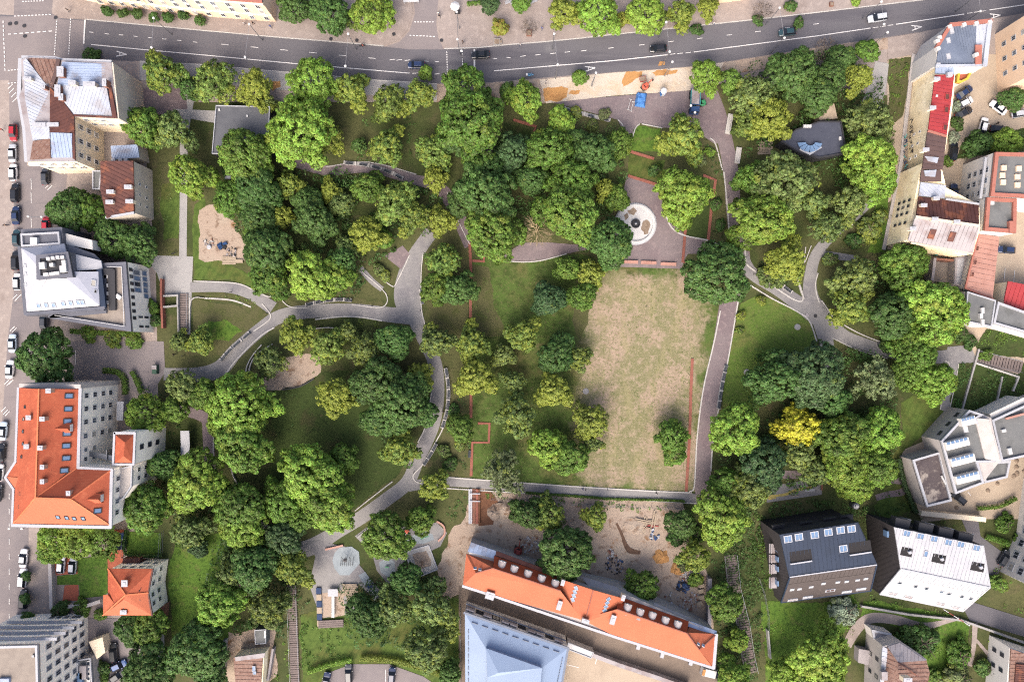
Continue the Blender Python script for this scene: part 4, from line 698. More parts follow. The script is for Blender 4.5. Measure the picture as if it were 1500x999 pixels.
m_gravel = tin('gravel_roof', (152, 142, 132), (136, 126, 118), (172, 160, 148), .95, .6)
m_slate = tin('dark_slate_deck', (72, 76, 90), (62, 66, 80), (88, 92, 104), .8, .3)
m_fascia = tin('grey_fascia', (104, 106, 116), (92, 94, 104), (120, 122, 130), .5)
m_whiter = tin('white_roof_membrane', (188, 189, 194), (172, 174, 181), (198, 198, 202), .7, .2)
m_blue = tin('pale_blue_metal', (142, 162, 190), (134, 154, 182), (152, 172, 198), .45, .12)
m_black = tin('black_seam_metal', (38, 52, 74), (31, 43, 62), (48, 62, 84), .45, .2)
m_blackw = M('black_timber', (58, 54, 56), [('line', 1.2, (40, 38, 40), .5, .95, .6, R(10)), ('noise', 1, (78, 72, 70), .5, .75, .5)], .8)
m_blackw2 = M('dark_brown_timber', (80, 72, 70), [('line', 1.2, (64, 58, 57), .5, .95, .6, R(10)), ('noise', 1, (96, 87, 84), .5, .75, .5)], .8)
m_cream = M('cream_render', (206, 192, 168), [('noise', .25, (188, 174, 152), .45, .68, .6), ('noise', 1.5, (216, 204, 182), .5, .75, .4)], .9, k=0.95)
m_grime = M('stained_cream_render', (200, 184, 150), [('noise', .2, (220, 208, 180), .42, .62, .8), ('noise', .7, (146, 130, 104), .58, .7, .7), ('noise', 3, (120, 108, 90), .62, .74, .6), ('noise', .1, (178, 156, 116), .5, .65, .6)], .95, k=1.35)
m_fire = M('grey_fire_wall', (186, 176, 162), [('noise', .3, (166, 156, 144), .45, .68, .7), ('noise', 2, (198, 190, 178), .5, .75, .4), ('brick', 1.2, (160, 150, 138), .5, 1, .4)], .95, k=0.85)
m_ww = M('white_render', (226, 222, 216), [('noise', .3, (210, 206, 202), .45, .68, .5)], .9, k=0.62)
m_greyw = M('grey_render', (176, 170, 166), [('noise', .4, (158, 152, 150), .45, .68, .6)], .9, k=0.75)
m_peach = M('peach_render', (228, 200, 172), [('noise', .3, (214, 184, 156), .45, .68, .5)], .9, k=0.7)
m_ledge = M('pale_metal_trim', (180, 182, 188), [('noise', 1, (174, 178, 186), .45, .7, .6)], .6)
m_oparapet = M('salmon_parapet', (172, 112, 98), [('noise', .6, (156, 98, 84), .45, .68, .6)], .8)
m_wood = M('silvered_timber', (176, 160, 140), [('noise', 1, (152, 136, 118), .45, .68, .7)], .9)
m_frame = M('white_window_frame', (232, 230, 226)); m_dframe = M('dark_window_frame', (70, 70, 74)); m_lframe = M('grey_window_frame', (186, 190, 196))
m_glass = M('window_glass', (52, 60, 72), rough=.12, k=.6); m_sky = M('skylight_glass', (120, 150, 186), rough=.1, k=.5); m_dark = M('dark_opening', (40, 38, 40))
m_white_metal = M('white_metal', (205, 205, 205), rough=.5); m_steel = M('steel', (150, 152, 156), rough=.4, metal=.6); m_charc = M('charcoal', (56, 56, 60), rough=.6)
m_chim = M('chimney_render', (222, 176, 150), [('noise', 2, (190, 140, 118), .45, .7, .7)], .9); m_brick = M('dull_brick', (140, 96, 80), [('brick', 3, (160, 120, 104), .5, 1, .5), ('noise', 1, (110, 78, 68), .45, .7, .6)], .95)
m_blind = M('window_blind', (176, 172, 164)); m_glass2 = M('window_glass_pale', (96, 108, 124), rough=.12, k=.6); wrng = random.Random(5)
m_pale = M('pale_render', (224, 217, 204), [('noise', .25, (206, 198, 186), .45, .68, .6), ('noise', 1.5, (230, 224, 212), .5, .75, .4)], .9, k=1.05)
UNIT = {}
def unit_frame(mat, kind=0):
    key = (mat.name, kind)
    if key not in UNIT:
        m = MB(); t = .11
        for c, d in (((-.5 + t / 2, 0, 0), (t, 1, 1)), ((.5 - t / 2, 0, 0), (t, 1, 1)), ((0, 0, -.5 + t / 2), (1 - 2 * t, 1, t)), ((0, 0, .5 - t / 2), (1 - 2 * t, 1, t))): m.box(c, d)
        if kind: m.box((0, 0, 0), (.06, .9, 1 - 2 * t))
        UNIT[key] = m.me('window', mat)
    return UNIT[key]
def unit_box(mat, name='pane'):
    key = (mat.name, name)
    if key not in UNIT: UNIT[key] = MB().box((0, 0, 0), (1, 1, 1)).me(name, mat)
    return UNIT[key]
class B:
    def __init__(s, name, label, cat, px, py):
        s.o = thing(name, W(px, py), uniq(label), cat); s.fac = {}; s.z = 5; s.k = .6
    def part(s, name, mb, mat, kind=None):
        o = mb.build(name, mat, s.o); 
        if kind: o['kind'] = kind
        return o
    def walls(s, pts, z, mat, name='wall', z0=-.1, top=None):
        p = ccw([W(x, y, z) for x, y in pts]); b = [Vector((v.x, v.y, z0)) for v in p]
        return s.part(name, MB().prism(p, b), mat)
    def roof(s, pts, mat, name='roof', th=.3, key=None, seams=0, sm=None):
        """pts (x, y, z): sloping sheet with a thickness; seams: spacing in metres of standing seams running down the slope"""
        if len(pts[0]) == 2:                                # leaning tin sheets without a height: a gentle slope, each sheet a little proud of the last
            s.k += .02; x0 = sum(q[0] for q in pts) / len(pts); y0 = sum(q[1] for q in pts) / len(pts); a = s.k * 97
            pts = [(q[0], q[1], s.z + s.k + .014 * ((q[0] - x0) * math.cos(a) + (q[1] - y0) * math.sin(a))) for q in pts]
        p = ccw([W(*q) for q in pts]); b = [v - Vector((0, 0, th)) for v in p]
        o = s.part(name, MB().prism(p, b), mat)
        n = Vector((0, 0, 0))
        for i in range(len(p)): n += p[i].cross(p[(i + 1) % len(p)])
        n.normalize(); pl = (n, sum(p, Vector((0, 0, 0))) / len(p)); s.fac[key or name] = pl; s.last = pl
        if seams:
            dn = Vector((n.x, n.y, 0)); dn = dn.normalized() if dn.length > .02 else (p[1] - p[0]).normalized(); dn = (dn - n * dn.dot(n)).normalized(); u = n.cross(dn); m = MB(); c0 = pl[1]
            us = [(v - c0).dot(u) for v in p]; k = math.ceil(min(us) / seams)
            while k * seams < max(us):
                t = k * seams; xs = []
                for i in range(len(p)):
                    a, c = p[i], p[(i + 1) % len(p)]; ua, uc = (a - c0).dot(u), (c - c0).dot(u)
                    if (ua - t) * (uc - t) < 0: xs.append(a + (c - a) * ((t - ua) / (uc - ua)))
                if len(xs) >= 2:
                    xs.sort(key=lambda v: (v - c0).dot(dn)); a, c = xs[0], xs[-1]; L = (c - a).length
                    if L > .6: m.box((a + c) / 2 + n * .03, (.07, L - .1, .09), m=Matrix((u, dn, n)).transposed())
                k += 1
            if m.v: s.part('roof_seam', m, sm or mat, 'stuff')
        return o
    def hit(s, px, py, pl=None):
        n, c = pl or s.last; a = W(px, py, 0); cam_ = Vector((0, 0, H)); d = a - cam_; t = (c - cam_).dot(n) / d.dot(n); return cam_ + d * t
    def flat(s, pts, z, mat, pw=.35, ph=.45, pm=None, name='roof', pname='parapet'):
        p = ccw([W(x, y, z) for x, y in pts]); b = [v - Vector((0, 0, .3)) for v in p]
        s.part(name, MB().prism(p, b), mat); s.last = (Vector((0, 0, 1)), p[0].copy())
        if pm:
            m = MB(); n = len(p); inn = []
            for i in range(n):
                a, c, d = p[i - 1], p[i], p[(i + 1) % n]; e1 = (c - a).normalized(); e2 = (d - c).normalized(); n1 = Vector((-e1.y, e1.x, 0)); n2 = Vector((-e2.y, e2.x, 0)); bi = n1 + n2
                inn.append(c + bi * (pw / max(.3, 1 + n1.dot(n2))))
            for i in range(n):
                j = (i + 1) % n; up = Vector((0, 0, ph)); lo = Vector((0, 0, .01))
                m.add([p[i] - lo, p[j] - lo, inn[j] + lo, inn[i] + lo, p[i] + up, p[j] + up, inn[j] + up, inn[i] + up], [(3,2,1,0),(4,5,6,7),(0,1,5,4),(1,2,6,5),(2,3,7,6),(3,0,4,7)])
            s.part(pname, m, pm)
    def plane3(s, a, c, d):
        a, c, d = W(*a), W(*c), W(*d); n = (c - a).cross(d - a).normalized(); return (n if n.z > 0 else -n, a)
    def roofpl(s, pts, pl, mat, key):
        o = s.roof([(x, y, s.hit(x, y, pl).z) for x, y in pts], mat, key=key); s.fac[key] = pl; s.last = pl; return o
    def window(s, pos, ux, uy, uz, w, h, fm=None, gm=None, kind=1, name='window', d=.14):
        """frame with a pane as sub-part; ux along, uy outward, uz up"""
        Mx = Matrix((ux, uy, uz)).transposed().to_4x4(); f = put(name, unit_frame(fm or m_frame, kind), s.o); f.matrix_local = Matrix.Translation(pos - s.o.location) @ Mx @ Matrix.Diagonal((w, d, h, 1))
        gm = gm or m_glass
        if gm is m_glass and wrng.random() < .3: gm = m_blind if wrng.random() < .5 else m_glass2
        g = put('pane', unit_box(gm), f); g.scale = (.84, .5, .84); g.location = (0, -.1, 0)
        return f
    def windows(s, a, b, ztop, zs, us, w=1.1, h=1.5, fm=None, gm=None, kind=1):
        """on the vertical wall whose top edge runs from pixel a to pixel b at height ztop"""
        A, Bp = W(*a, ztop), W(*b, ztop); ux = (Bp - A).normalized(); n = Vector((ux.y, -ux.x, 0))
        if n.dot(-(A + Bp) / 2) < 0: n = -n; 
        uxx = n.cross(Vector((0, 0, 1))) * -1; L = (Bp - A).length
        if isinstance(us, int): us = [(i + .5) / us for i in range(us)]
        for z in zs:
            for u in us:
                p = A + ux * (u * L); s.window(Vector((p.x, p.y, z)) + n * .03, uxx, n, Vector((0, 0, 1)), w, h, fm, gm, kind)
    def skylight(s, px, py, w, h, pl=None, gm=None, fm=None, kind=0, name='skylight', spin=0):
        pl = pl or s.last; n = pl[0]; p = s.hit(px, py, pl); dn = Vector((n.x, n.y, 0)); dn = dn.normalized() if dn.length > .03 else Vector((math.sin(spin), -math.cos(spin), 0)); dn = (dn - n * dn.dot(n)).normalized(); u = n.cross(dn)
        return s.window(p + n * .06, u, n, -dn, w, h, fm or m_lframe, gm or m_sky, kind, name, .22)
    def chimney(s, px, py, w, d, h, pl=None, mat=None, rz=0, cap=True):
        p = s.hit(px, py, pl); o = s.part('chimney', MB().box(p + Vector((0, 0, h / 2 - .4)), (w, d, h + .8), rz), mat or m_chim)
        if cap: o2 = MB().box(p + Vector((0, 0, h + .06)), (w + .16, d + .16, .14), rz).box(p + Vector((0, 0, h + .15)), (w * .45, d * .45, .1), rz).build('chimney_cap', m_ledge, o)
    def box(s, name, px, py, z, d, mat, rz=0):
        return s.part(name, MB().box(W(px, py, z + d[2]) + Vector((0, 0, -d[2] / 2)), d, rz), mat)
    def line(s, name, pts, w, hh, mat, z=None):
        m = MB()
        for i, (a, b) in enumerate(zip(pts, pts[1:])):
            A, C2 = W(*a), W(*b); A.z += .006 * (i % 3); C2.z += .006 * (i % 3); d = C2 - A; q = d.to_track_quat('Y', 'Z').to_matrix(); m.box((A + C2) / 2, (w, d.length + w * .5, hh), m=q)
        return s.part(name, m, mat)
def pl_key(b, k): return b.fac[k]
# --- B1 old tin-roofed tenement, upper corner
b = B('tenement_house', 'old tenement with patchwork white, blue and rusty tin roofs at the street corner', 'building', 110, 170); z = 11.5
out = [(31, 88), (40, 84), (80, 85), (89, 89), (163, 92), (172, 174), (109, 171), (110, 236), (40, 237), (37, 190), (28, 142), (33, 128)]
b.z = z
b.walls(out, z, m_cream); b.flat(out, z + .32, m_gtin, name='roof_deck')
b.walls([(163.5, 92), (165.5, 92), (174.5, 174), (172.5, 174)], z + .8, m_fire, 'fire_wall')
b.roof([(34, 90), (38, 86), (64, 120), (70, 127), (72, 185), (44, 185), (36, 140), (36, 125)], m_wtin, seams=.7)
b.roof([(44, 185.4), (72, 185.4), (73, 203), (48, 206)], m_wtin, seams=.7)
b.roof([(38, 85), (80, 87), (86, 90), (76, 124), (66, 121)], m_rustp, seams=.9)
b.roof([(91, 91), (162, 94), (155, 128), (84, 124)], m_btin, seams=.6)
R1 = b.last
b.roof([(90, 125), (156, 128.5), (164, 170), (108, 167), (90, 145)], m_wtin, seams=.8); R2 = b.last
b.roof([(158, 120), (163, 128), (171, 173), (108, 170.5), (108, 168), (164, 171)], m_rtin)
b.roof([(73, 128), (90, 146), (108, 170), (109, 195), (73, 194)], m_rtin, seams=.8); R3 = b.last
b.roof([(74, 194.5), (105, 195.5), (106, 231), (75, 231)], m_btin, seams=.8)
b.roof([(105.3, 195.4), (109, 195.4), (110, 235), (106.3, 232)], m_rtin)
b.roof([(48, 207), (73, 203.5), (74, 232), (44, 234)], m_rustp, seams=1.0)
b.line('ridge', [(86, 89, z + .5), (82, 110, z + .7), (76, 126, z + .7)], .9, .5, m_brownr)
b.line('cornice', [(31, 88, z - .2), (29, 142, z - .2), (37, 190, z - .2), (40, 236, z - .2)], .9, .7, m_ledge)
b.line('cornice', [(34, 85, z - .2), (80, 86, z - .2), (92, 89, z - .2), (163, 91.5, z - .2)], .8, .6, m_ledge)
for x, y, w, d in ((93, 108, 1.4, 2.2), (110, 124, 1.6, .9), (135, 126, 2.6, .9), (89, 136, 1.2, 2.6), (94, 145, .9, 1.4), (62, 185, 3.0, .8), (82, 185, 2.6, .8), (45, 118, 1.8, .6), (68, 130, .8, .8), (157, 124, .8, 1.6)): b.chimney(x, y, w, d, 1.1, R2, m_brick if w < 1.5 else m_fire)
b.windows((110, 171), (110, 236), z, (9.4, 6.4, 3.4), [.18, .5, .82], 1.2, 1.7); b.windows((109, 171), (172, 174), z, (9.3, 6.2), [.15, .35, .55], 1.2, 1.6)
b.windows((40, 237), (110, 237), z, (9.2, 6.0), [.15, .38, .62, .85], 1.2, 1.6)
b.line('balcony', [(44, 240, 8), (106, 240, 8)], 1.0, .8, m_cream)
# --- annexes behind it
b = B('tin_shed', 'small outhouse with bluish ribbed tin roof behind the tenement', 'shed', 178, 228)
b.walls([(163, 215), (200, 213), (203, 231), (165, 233)], 5, m_fire); b.roof([(162, 214, 5.2), (201, 212, 5.4), (204, 231, 5.2), (164, 234, 5.0)], m_btin, seams=.6)
for x in (168, 178, 186): b.chimney(x, 236, .7, .7, .5, mat=m_ledge)
b = B('rusty_outbuilding', 'long outbuilding with rust-red tin roof and pale side wall', 'building', 175, 290); z = 9
b.walls([(148, 236), (194, 236), (196, 312), (157, 319), (148, 278)], z, m_fire); b.z = z; b.flat([(148, 236), (194, 236), (196, 312), (157, 319), (148, 278)], z + .31, m_rtin, name='roof_deck'); b.roof([(147, 236), (195, 236), (197, 312), (156, 320), (147, 278)], m_rtin, seams=.9)
for x, y in ((164, 282), (163, 297), (190, 275), (192, 296)): b.chimney(x, y, 1.6, .8, .7, mat=m_cream)
b.windows((194, 236), (196, 312), z, (6.2, 3.2), [.4, .62, .8], .7, .9); b.line('parapet', [(156, 319, z + .2), (196, 312, z + .2)], .5, .5, m_ledge)
b.walls([(150, 250), (136, 250), (136, 278), (147, 278)], 3.5, m_greyw); b.flat([(136, 250), (150, 250), (147, 278), (136, 278)], 3.6, m_bitumen, .3, .3, m_ledge)
# --- B2 white modern house
b = B('modern_white_house', 'modern house with white hipped roof and dark-edged gravel terrace', 'house', 110, 420); z = 11
b.walls([(30, 336), (91, 333), (93, 366), (93, 372), (101, 430), (148, 445), (152, 455), (38, 463)], 10.9, m_fascia)
b.flat([(32, 343), (88, 340), (90, 358), (33, 362)], 11.2, m_fascia, .4, .5, m_ledge); b.box('air_unit', 49, 353, 11.2, (1.6, 1.6, .9), m_white_metal)
zr = 13.9; e = [(30, 363, 11.4), (94, 356, 11.4), (101, 396, 11.4), (148, 396, 11.4), (152, 449, 11.4), (38, 457, 11.4)]
b.roof([(30, 363, 11.4), (57, 392, zr), (68, 410, zr), (38, 457, 11.4)], m_whiter, key='w'); b.roof([(30, 363, 11.4), (94, 357, 11.4), (97, 370, 12.8), (53, 375, 13.4), (55, 390, zr)], m_white_shade, key='n')  # north slope carries its bluish shade in the colour
b.roof([(38, 457, 11.4), (70, 408, zr), (97, 408, zr), (146, 448, 11.4)], m_whiter, key='s'); b.roof([(97, 408, zr), (108, 398, 13.6), (144, 398, 11.6), (146, 448, 11.4)], m_white_shade, key='e')  # east slope painted with the shaded white as well
b.roof([(100, 370, 12.2), (148, 382, 11.0), (150, 394, 11.0), (108, 397, 12.6), (98, 396, 13.4)], m_whiter)
b.roof([(92, 360, 11.2), (105, 360, 10.6), (138, 372, 10.2), (150, 384, 10.2), (140, 386, 10.4), (100, 372, 11.4)], m_fascia)
b.walls([(92, 341), (135, 352), (136, 366), (94, 358)], 9.8, m_ww); 
b.windows((92, 341), (135, 352), 9.8, (8.2,), [.4, .6, .8], 1.0, 1.3, m_dframe)
b.walls([(54, 374), (101, 369), (108, 406), (55, 410)], 14.2, m_fascia, 'roof_well', 11.2); b.flat([(54, 374), (101, 369), (108, 406), (55, 410)], 14.25, m_charc, .9, .35, m_fascia, 'terrace')
for x, y, w, d in ((61, 389, 1.3, 1.5), (75, 388, .9, .8), (92, 394, 1.5, 1.5), (93, 385, .9, 1.2), (70, 379, .8, .7), (77, 378, .8, .7), (84, 377, .8, .7), (91, 377, .8, .7), (67, 402, 1.2, .7), (76, 401, 1.2, .7), (83, 400, 1, .7)): b.box('air_unit', x, y, 14.3, (w, d, .8), m_white_metal, .1)
for x, y in ((57, 448), (68, 447), (79, 447), (93, 445), (104, 444), (115, 443), (121, 443)): b.skylight(x, y, .9, 1.1, b.fac['s'], m_sky)
for x, y in ((37, 390), (38, 402), (38, 417), (40, 428)): b.skylight(x, y, .8, .9, b.fac['w'], m_whiter)
for x, y in ((49, 366), (60, 365), (72, 364)): b.skylight(x, y, .8, 1.1, b.fac['n'], m_sky)
b.skylight(137, 415, 1.6, 1.0, b.fac['e'], m_glass); b.skylight(140, 427, .9, .5, b.fac['e'], m_dark)
b.line('eaves', [(29, 362, 11.3), (38, 460, 11.3), (153, 451, 11.3)], .7, .5, m_fascia); b.line('eaves', [(146, 397, 11.3), (152, 449, 11.3)], 1.2, .5, m_black)
b.walls([(150, 386), (186, 384), (194, 486), (72, 466), (74, 462), (150, 452)], 9.6, m_pale); b.flat([(150, 386), (186, 384), (194, 486), (72, 466), (74, 459), (150, 452)], 9.7, m_gravel, 1.2, .5, m_fascia)
for y, x in ((405, 155), (405, 160), (418, 157), (430, 158), (443, 158)): b.box('roof_hatch', x, y, 9.7, (.8, .8, .5), m_white_metal)
b.box('roof_hatch', 173, 435, 9.7, (1.3, 1.0, .5), m_white_metal, -.6); b.line('railing', [(157, 391, 10.4), (178, 391, 10.4), (182, 478, 10.4), (80, 462, 10.4)], .12, .1, m_white_metal)
b.line('clerestory', [(152, 398, 10.6), (164, 398, 10.2), (165, 452, 10.2)], 1.6, .5, m_charc)
b.windows((186, 384), (194, 486), 9.6, (8.3,), [.1, .2, .3, .4, .5, .6, .7, .8], .8, 1.4, m_dframe); b.windows((186, 384), (194, 486), 9.6, (3.0, 5.6), [.78, .92], .5, 1.8, m_dframe)
for i in range(4): b.windows((186, 384), (194, 486), 9.6, (5.9,), [.13 + .085 * i], 1.2, 3.2, m_ledge, m_sky if i % 2 else m_glass, 0)
for i in range(5): b.windows((186, 384), (194, 486), 9.6, (2.4,), [.12 + .085 * i], 1.2, 2.2, m_ledge, m_sky, 0)
b.windows((186, 384), (194, 486), 9.6, (4.0,), [.075], .4, 6, m_ww, m_ww, 0)
# --- B3 large orange-roofed block
b = B('orange_roofed_block', 'large cream block with orange tiled hipped roof, dormers and a stair tower', 'building', 100, 660); z = 15
b.walls([(28, 567), (118, 569), (115, 684), (164, 687), (161, 771), (18, 768), (20, 716), (8, 700), (10, 693), (24, 676)], z, m_pale)
E = z + .1; RZ = 19.5
b.walls([(28, 562), (118, 563), (118, 569), (28, 568)], z + .5, m_greyw, 'gable_parapet')
b.roof([(28, 568, E), (57, 570, RZ), (52, 729, RZ), (30, 752, 17.3), (19, 767, E), (24, 676, E)], m_tile, key='w'); b.roof([(57, 570, RZ), (117, 570, E), (114, 684, E), (96, 694, 16.2), (52, 729, RZ)], m_tile, key='e')
b.roof([(52, 729, RZ), (104, 731, RZ), (161, 769, E), (19, 767, E)], m_tile_new_lit, key='s'); b.roof([(52, 729, RZ), (113, 685, E), (163, 687, E), (104, 731, RZ)], m_tile, key='n'); b.roof([(104, 731, RZ), (163, 688, E), (161, 769, E)], m_tile, key='ee')  # south hip painted sunlit by the brighter tile
b.roof([(23, 677, 15.2), (42, 700, 16.6), (10, 697, 15.2)], m_tile, key='t1'); b.roof([(10, 698, 15.2), (42, 700.5, 16.6), (21, 714, 15.2)], m_tile_new_lit, key='t2')  # turret: sunny face in the brighter tile, other face in the plain one
for pts in ([(57, 570), (52, 729), (104, 731)], ): b.line('ridge', [(x, y, RZ + .05) for x, y in pts], .32, .22, m_ridge)
for a, c in (((52, 729, RZ), (19, 767, E)), ((104, 731, RZ), (161, 769, E)), ((104, 731, RZ), (163, 688, E)), ((52, 729, RZ), (113, 685, E))): b.line('ridge', [a, c], .3, .2, m_ridge)
b.line('gutter', [(118, 569, E), (115, 685, E), (164, 688, E), (162, 772, E), (18, 769, E)], .7, .35, m_ledge); b.line('gutter', [(27, 568, E), (23, 676, E), (8, 699, E), (20, 716, E), (18, 768, E)], .5, .3, m_ledge)
for x, y in ((101, 580), (100, 599), (99, 617), (98, 635), (97, 653), (97, 671), (94, 689)): b.skylight(x, y, 1.2, 1.7, b.fac['e'], m_sky, m_charc)
for x, y in ((37, 596), (35, 614), (34, 632), (34, 650), (32, 669), (30, 723), (29, 742)): b.skylight(x, y, .7, .7, b.fac['w'], m_glass, m_brownr)
for x, y in ((85, 757), (98, 758), (109, 759), (122, 759)): b.skylight(x, y, .9, 1.1, b.fac['s'], m_sky, m_charc)
b.skylight(143, 748, 1.2, 1.6, b.fac['ee'], m_sky, m_charc)
for k, x, y in (('e', 66, 613), ('w', 46, 611), ('e', 63, 655), ('w', 43, 653), ('n', 104, 721), ('e', 66, 683), ('e', 66, 704), ('e', 75, 572)): b.chimney(x, y, .8 if x > 64 and y > 660 else 1.0, .9, .9, b.fac[k])
for k, x, y, L in (('e', 92, 627, 5.0), ('ee', 137, 730, 5.0)):
    p = b.hit(x, y, b.fac[k]); m = MB(); q = 1.1
    m.add([p + Vector(v) for v in ((-2.6, 0, .75), (1.6, 0, .9), (1.6, -q, -.3), (1.6, q, -.3), (-1, -q, -.1), (-1, q, -.1), (1.6, -q, -1.4), (1.6, q, -1.4))], [(0, 4, 2, 1), (0, 1, 3, 5), (1, 2, 3), (2, 6, 7, 3), (0, 5, 4)])
    d = b.part('dormer', m, m_tile); MB().box(p + Vector((1.62, 0, -.5)), (.1, 1.6, 1.0)).build('dormer_window', m_frame, d)
b.windows((118, 569), (115, 684), z, (12.8, 9.6, 6.4, 3.4), [.1, .27, .44, .62], 1.25, 1.7); b.windows((118, 569), (115, 684), z, (12.6, 9.4), [.8, .92], 1.0, 1.3)
b.windows((164, 687), (161, 771), z, (12.5, 9.4, 6.2, 3.2), [.2, .4, .6, .8], 1.2, 1.7)
b.walls([(168, 634), (198, 634), (196, 680), (166, 680)], 14, m_pale, 'stair_tower'); TZ = 14.2
b.roof([(169, 637, TZ), (183, 648, TZ + 1.6), (181, 668, TZ + 1.6), (168, 678, TZ)], m_tile); b.roof([(169, 637, TZ), (196, 637, TZ), (183, 648, TZ + 1.6)], m_tile); b.roof([(196, 637, TZ), (194, 678, TZ), (181, 668, TZ + 1.6), (183, 648, TZ + 1.6)], m_tile); b.roof([(168, 678, TZ), (181, 668, TZ + 1.6), (194, 678, TZ)], m_tile)
b.line('gutter', [(168, 634, TZ), (198, 634, TZ), (196, 680, TZ), (166, 680, TZ), (168, 634, TZ)], .5, .35, m_ledge)
b.windows((198, 634), (196, 680), 14, (11, 7.5, 4), [.5], 1.2, 1.6, m_dframe); b.walls([(164, 688), (195, 681), (194, 712), (182, 730), (163, 740)], 11.5, m_pale, 'rear_wing'); b.flat([(164, 688), (195, 681), (194, 712), (182, 730), (163, 740)], 11.6, m_greyw, .3, .4, m_ledge)
b.windows((195, 681), (194, 712), 11.5, (9, 6), [.3, .7], 1.1, 1.5)
b.part('fire_escape', MB().box(W(150, 668, 11), (8, 1.2, .2), -.2).box(W(150, 668, 7), (8, 1.2, .2), -.2).box(W(132, 672, 9), (.2, 2.4, 5)).box(W(165, 664, 9), (.2, 2.4, 5)), m_steel)
b.walls([(171, 590), (180, 590), (179, 615), (170, 615)], 3.2, m_greyw, 'entrance_porch'); b.flat([(171, 588), (181, 588), (180, 616), (171, 616)], 3.4, m_ledge)
# --- B4 small orange house
b = B('small_orange_house', 'small cream villa with orange hipped roof beside a green yard', 'house', 195, 855); z = 8
b.walls([(159, 835), (222, 834), (217, 868), (221, 900), (152, 900), (152, 872), (159, 872)], z, m_pale); A = 10.6
b.roof([(158, 833, z), (184, 871, A), (181, 878, A), (168, 890, 9), (158, 872, z)], m_tile, key='w'); b.roof([(158, 833, z), (224, 833, z), (217, 868, z + .6), (184, 871, A)], m_tile, key='n')
b.roof([(184, 871, A), (217, 868, z + .6), (223, 901, z), (151, 901, z), (181, 878, A)], m_tile_new_lit, key='s'); b.roof([(151, 871, z + .05), (158, 871, z + .7), (169, 886, 9), (151, 901, z)], m_tile_new_lit, key='x')  # south side and its corner painted lighter, as if in sun
b.line('ridge', [(158, 833, z + .05), (184, 871, A + .05), (217, 868, z + .65)], .3, .2, m_ridge); b.line('ridge', [(184, 871, A + .05), (151, 901, z + .05)], .3, .2, m_ridge); b.line('gutter', [(224, 833, z), (217, 868, z + .5), (223, 901, z)], .35, .3, m_rtin)
for k, x, y, w, h in (('n', 208, 852, 1.5, 1.2), ('n', 190, 863, .9, 1.0), ('n', 204, 862, .8, 1.0), ('s', 191, 880, .8, .8), ('s', 204, 880, .8, .8), ('s', 184, 888, 1.3, .7), ('n', 185, 862, .6, .8)): b.skylight(x, y, w, h, b.fac[k], m_glass, m_charc)
b.chimney(186, 852, 1.3, 1.4, 1.0, b.fac['n'], m_tile_new_lit); b.chimney(183, 895, 1.4, .9, .6, b.fac['s'], m_tile_new_lit)
b.windows((222, 834), (217, 868), z, (6.2, 3.4), [.25, .7], 1.1, 1.5); b.windows((217, 868), (221, 900), z, (6.2, 3.4), [.2, .6], 1.1, 1.5); b.windows((159, 835), (222, 834), z, (6.0, 3.2), [.25, .45, .65, .85], 1.1, 1.5)
b.walls([(180, 818), (205, 817), (206, 828), (178, 829)], 3.2, m_rtin, 'porch'); b.walls([(226, 893), (242, 885), (240, 905), (228, 908)], 2.2, m_brick, 'terrace')
# --- B5 white tower at the bottom corner
b = B('white_office_tower', 'tall white building with flat brown roof and rows of narrow windows', 'building', 60, 980); z = 17.6
out = [(-60, 946), (57, 943), (60, 1060), (-60, 1060)]
b.walls(out, z, m_pale); b.flat(out, z + .05, m_gravel, .5, .6, m_ledge); b.box('roof_vent', 5, 997, z, (2.4, 1, .7), m_btin); b.box('roof_vent', 48, 961, z, (.5, .5, .5), m_steel)
b.windows((57, 943), (60, 1060), z, (14.5, 11.5, 8.5, 5.5, 2.6), [.1, .24, .38, .52, .66, .8, .93], 1.2, 1.9, m_ledge); b.windows((-60, 946), (57, 943), z, (14.5, 11.5, 8.5, 5.5, 2.6), [.6, .7, .8, .9, .97], 1.3, 1.7, m_lframe)
for zz in (15.4, 12.4, 9.4, 6.4): b.part('balcony', MB().box(W(15, 946, z) * 1 + Vector((0, .7, zz - z)), (18, .7, .25)), m_ledge)
b = B('entrance_annex', 'low annex with glazed front beside the white tower', 'building', 132, 980)
b.walls([(98, 968), (134, 962), (140, 1060), (98, 1060)], 4, m_greyw); b.flat([(98, 968), (134, 962), (140, 1060), (98, 1060)], 4.1, m_bitumen, .3, .4, m_ledge)
for i in range(5): b.skylight(130, 972 + i * 7, .8, 1.6, None, m_glass, m_frame)
for x, y, mt in ((100, 990, m_pink), (115, 995, m_sky), (109, 980, m_white_metal), (121, 985, m_gtin)): b.box('roof_unit', x, y, 4.1, (1.6, 3.2, .9), mt)
b.walls([(130, 940), (150, 933), (154, 955), (142, 965)], 3, m_cream, 'entrance_porch')
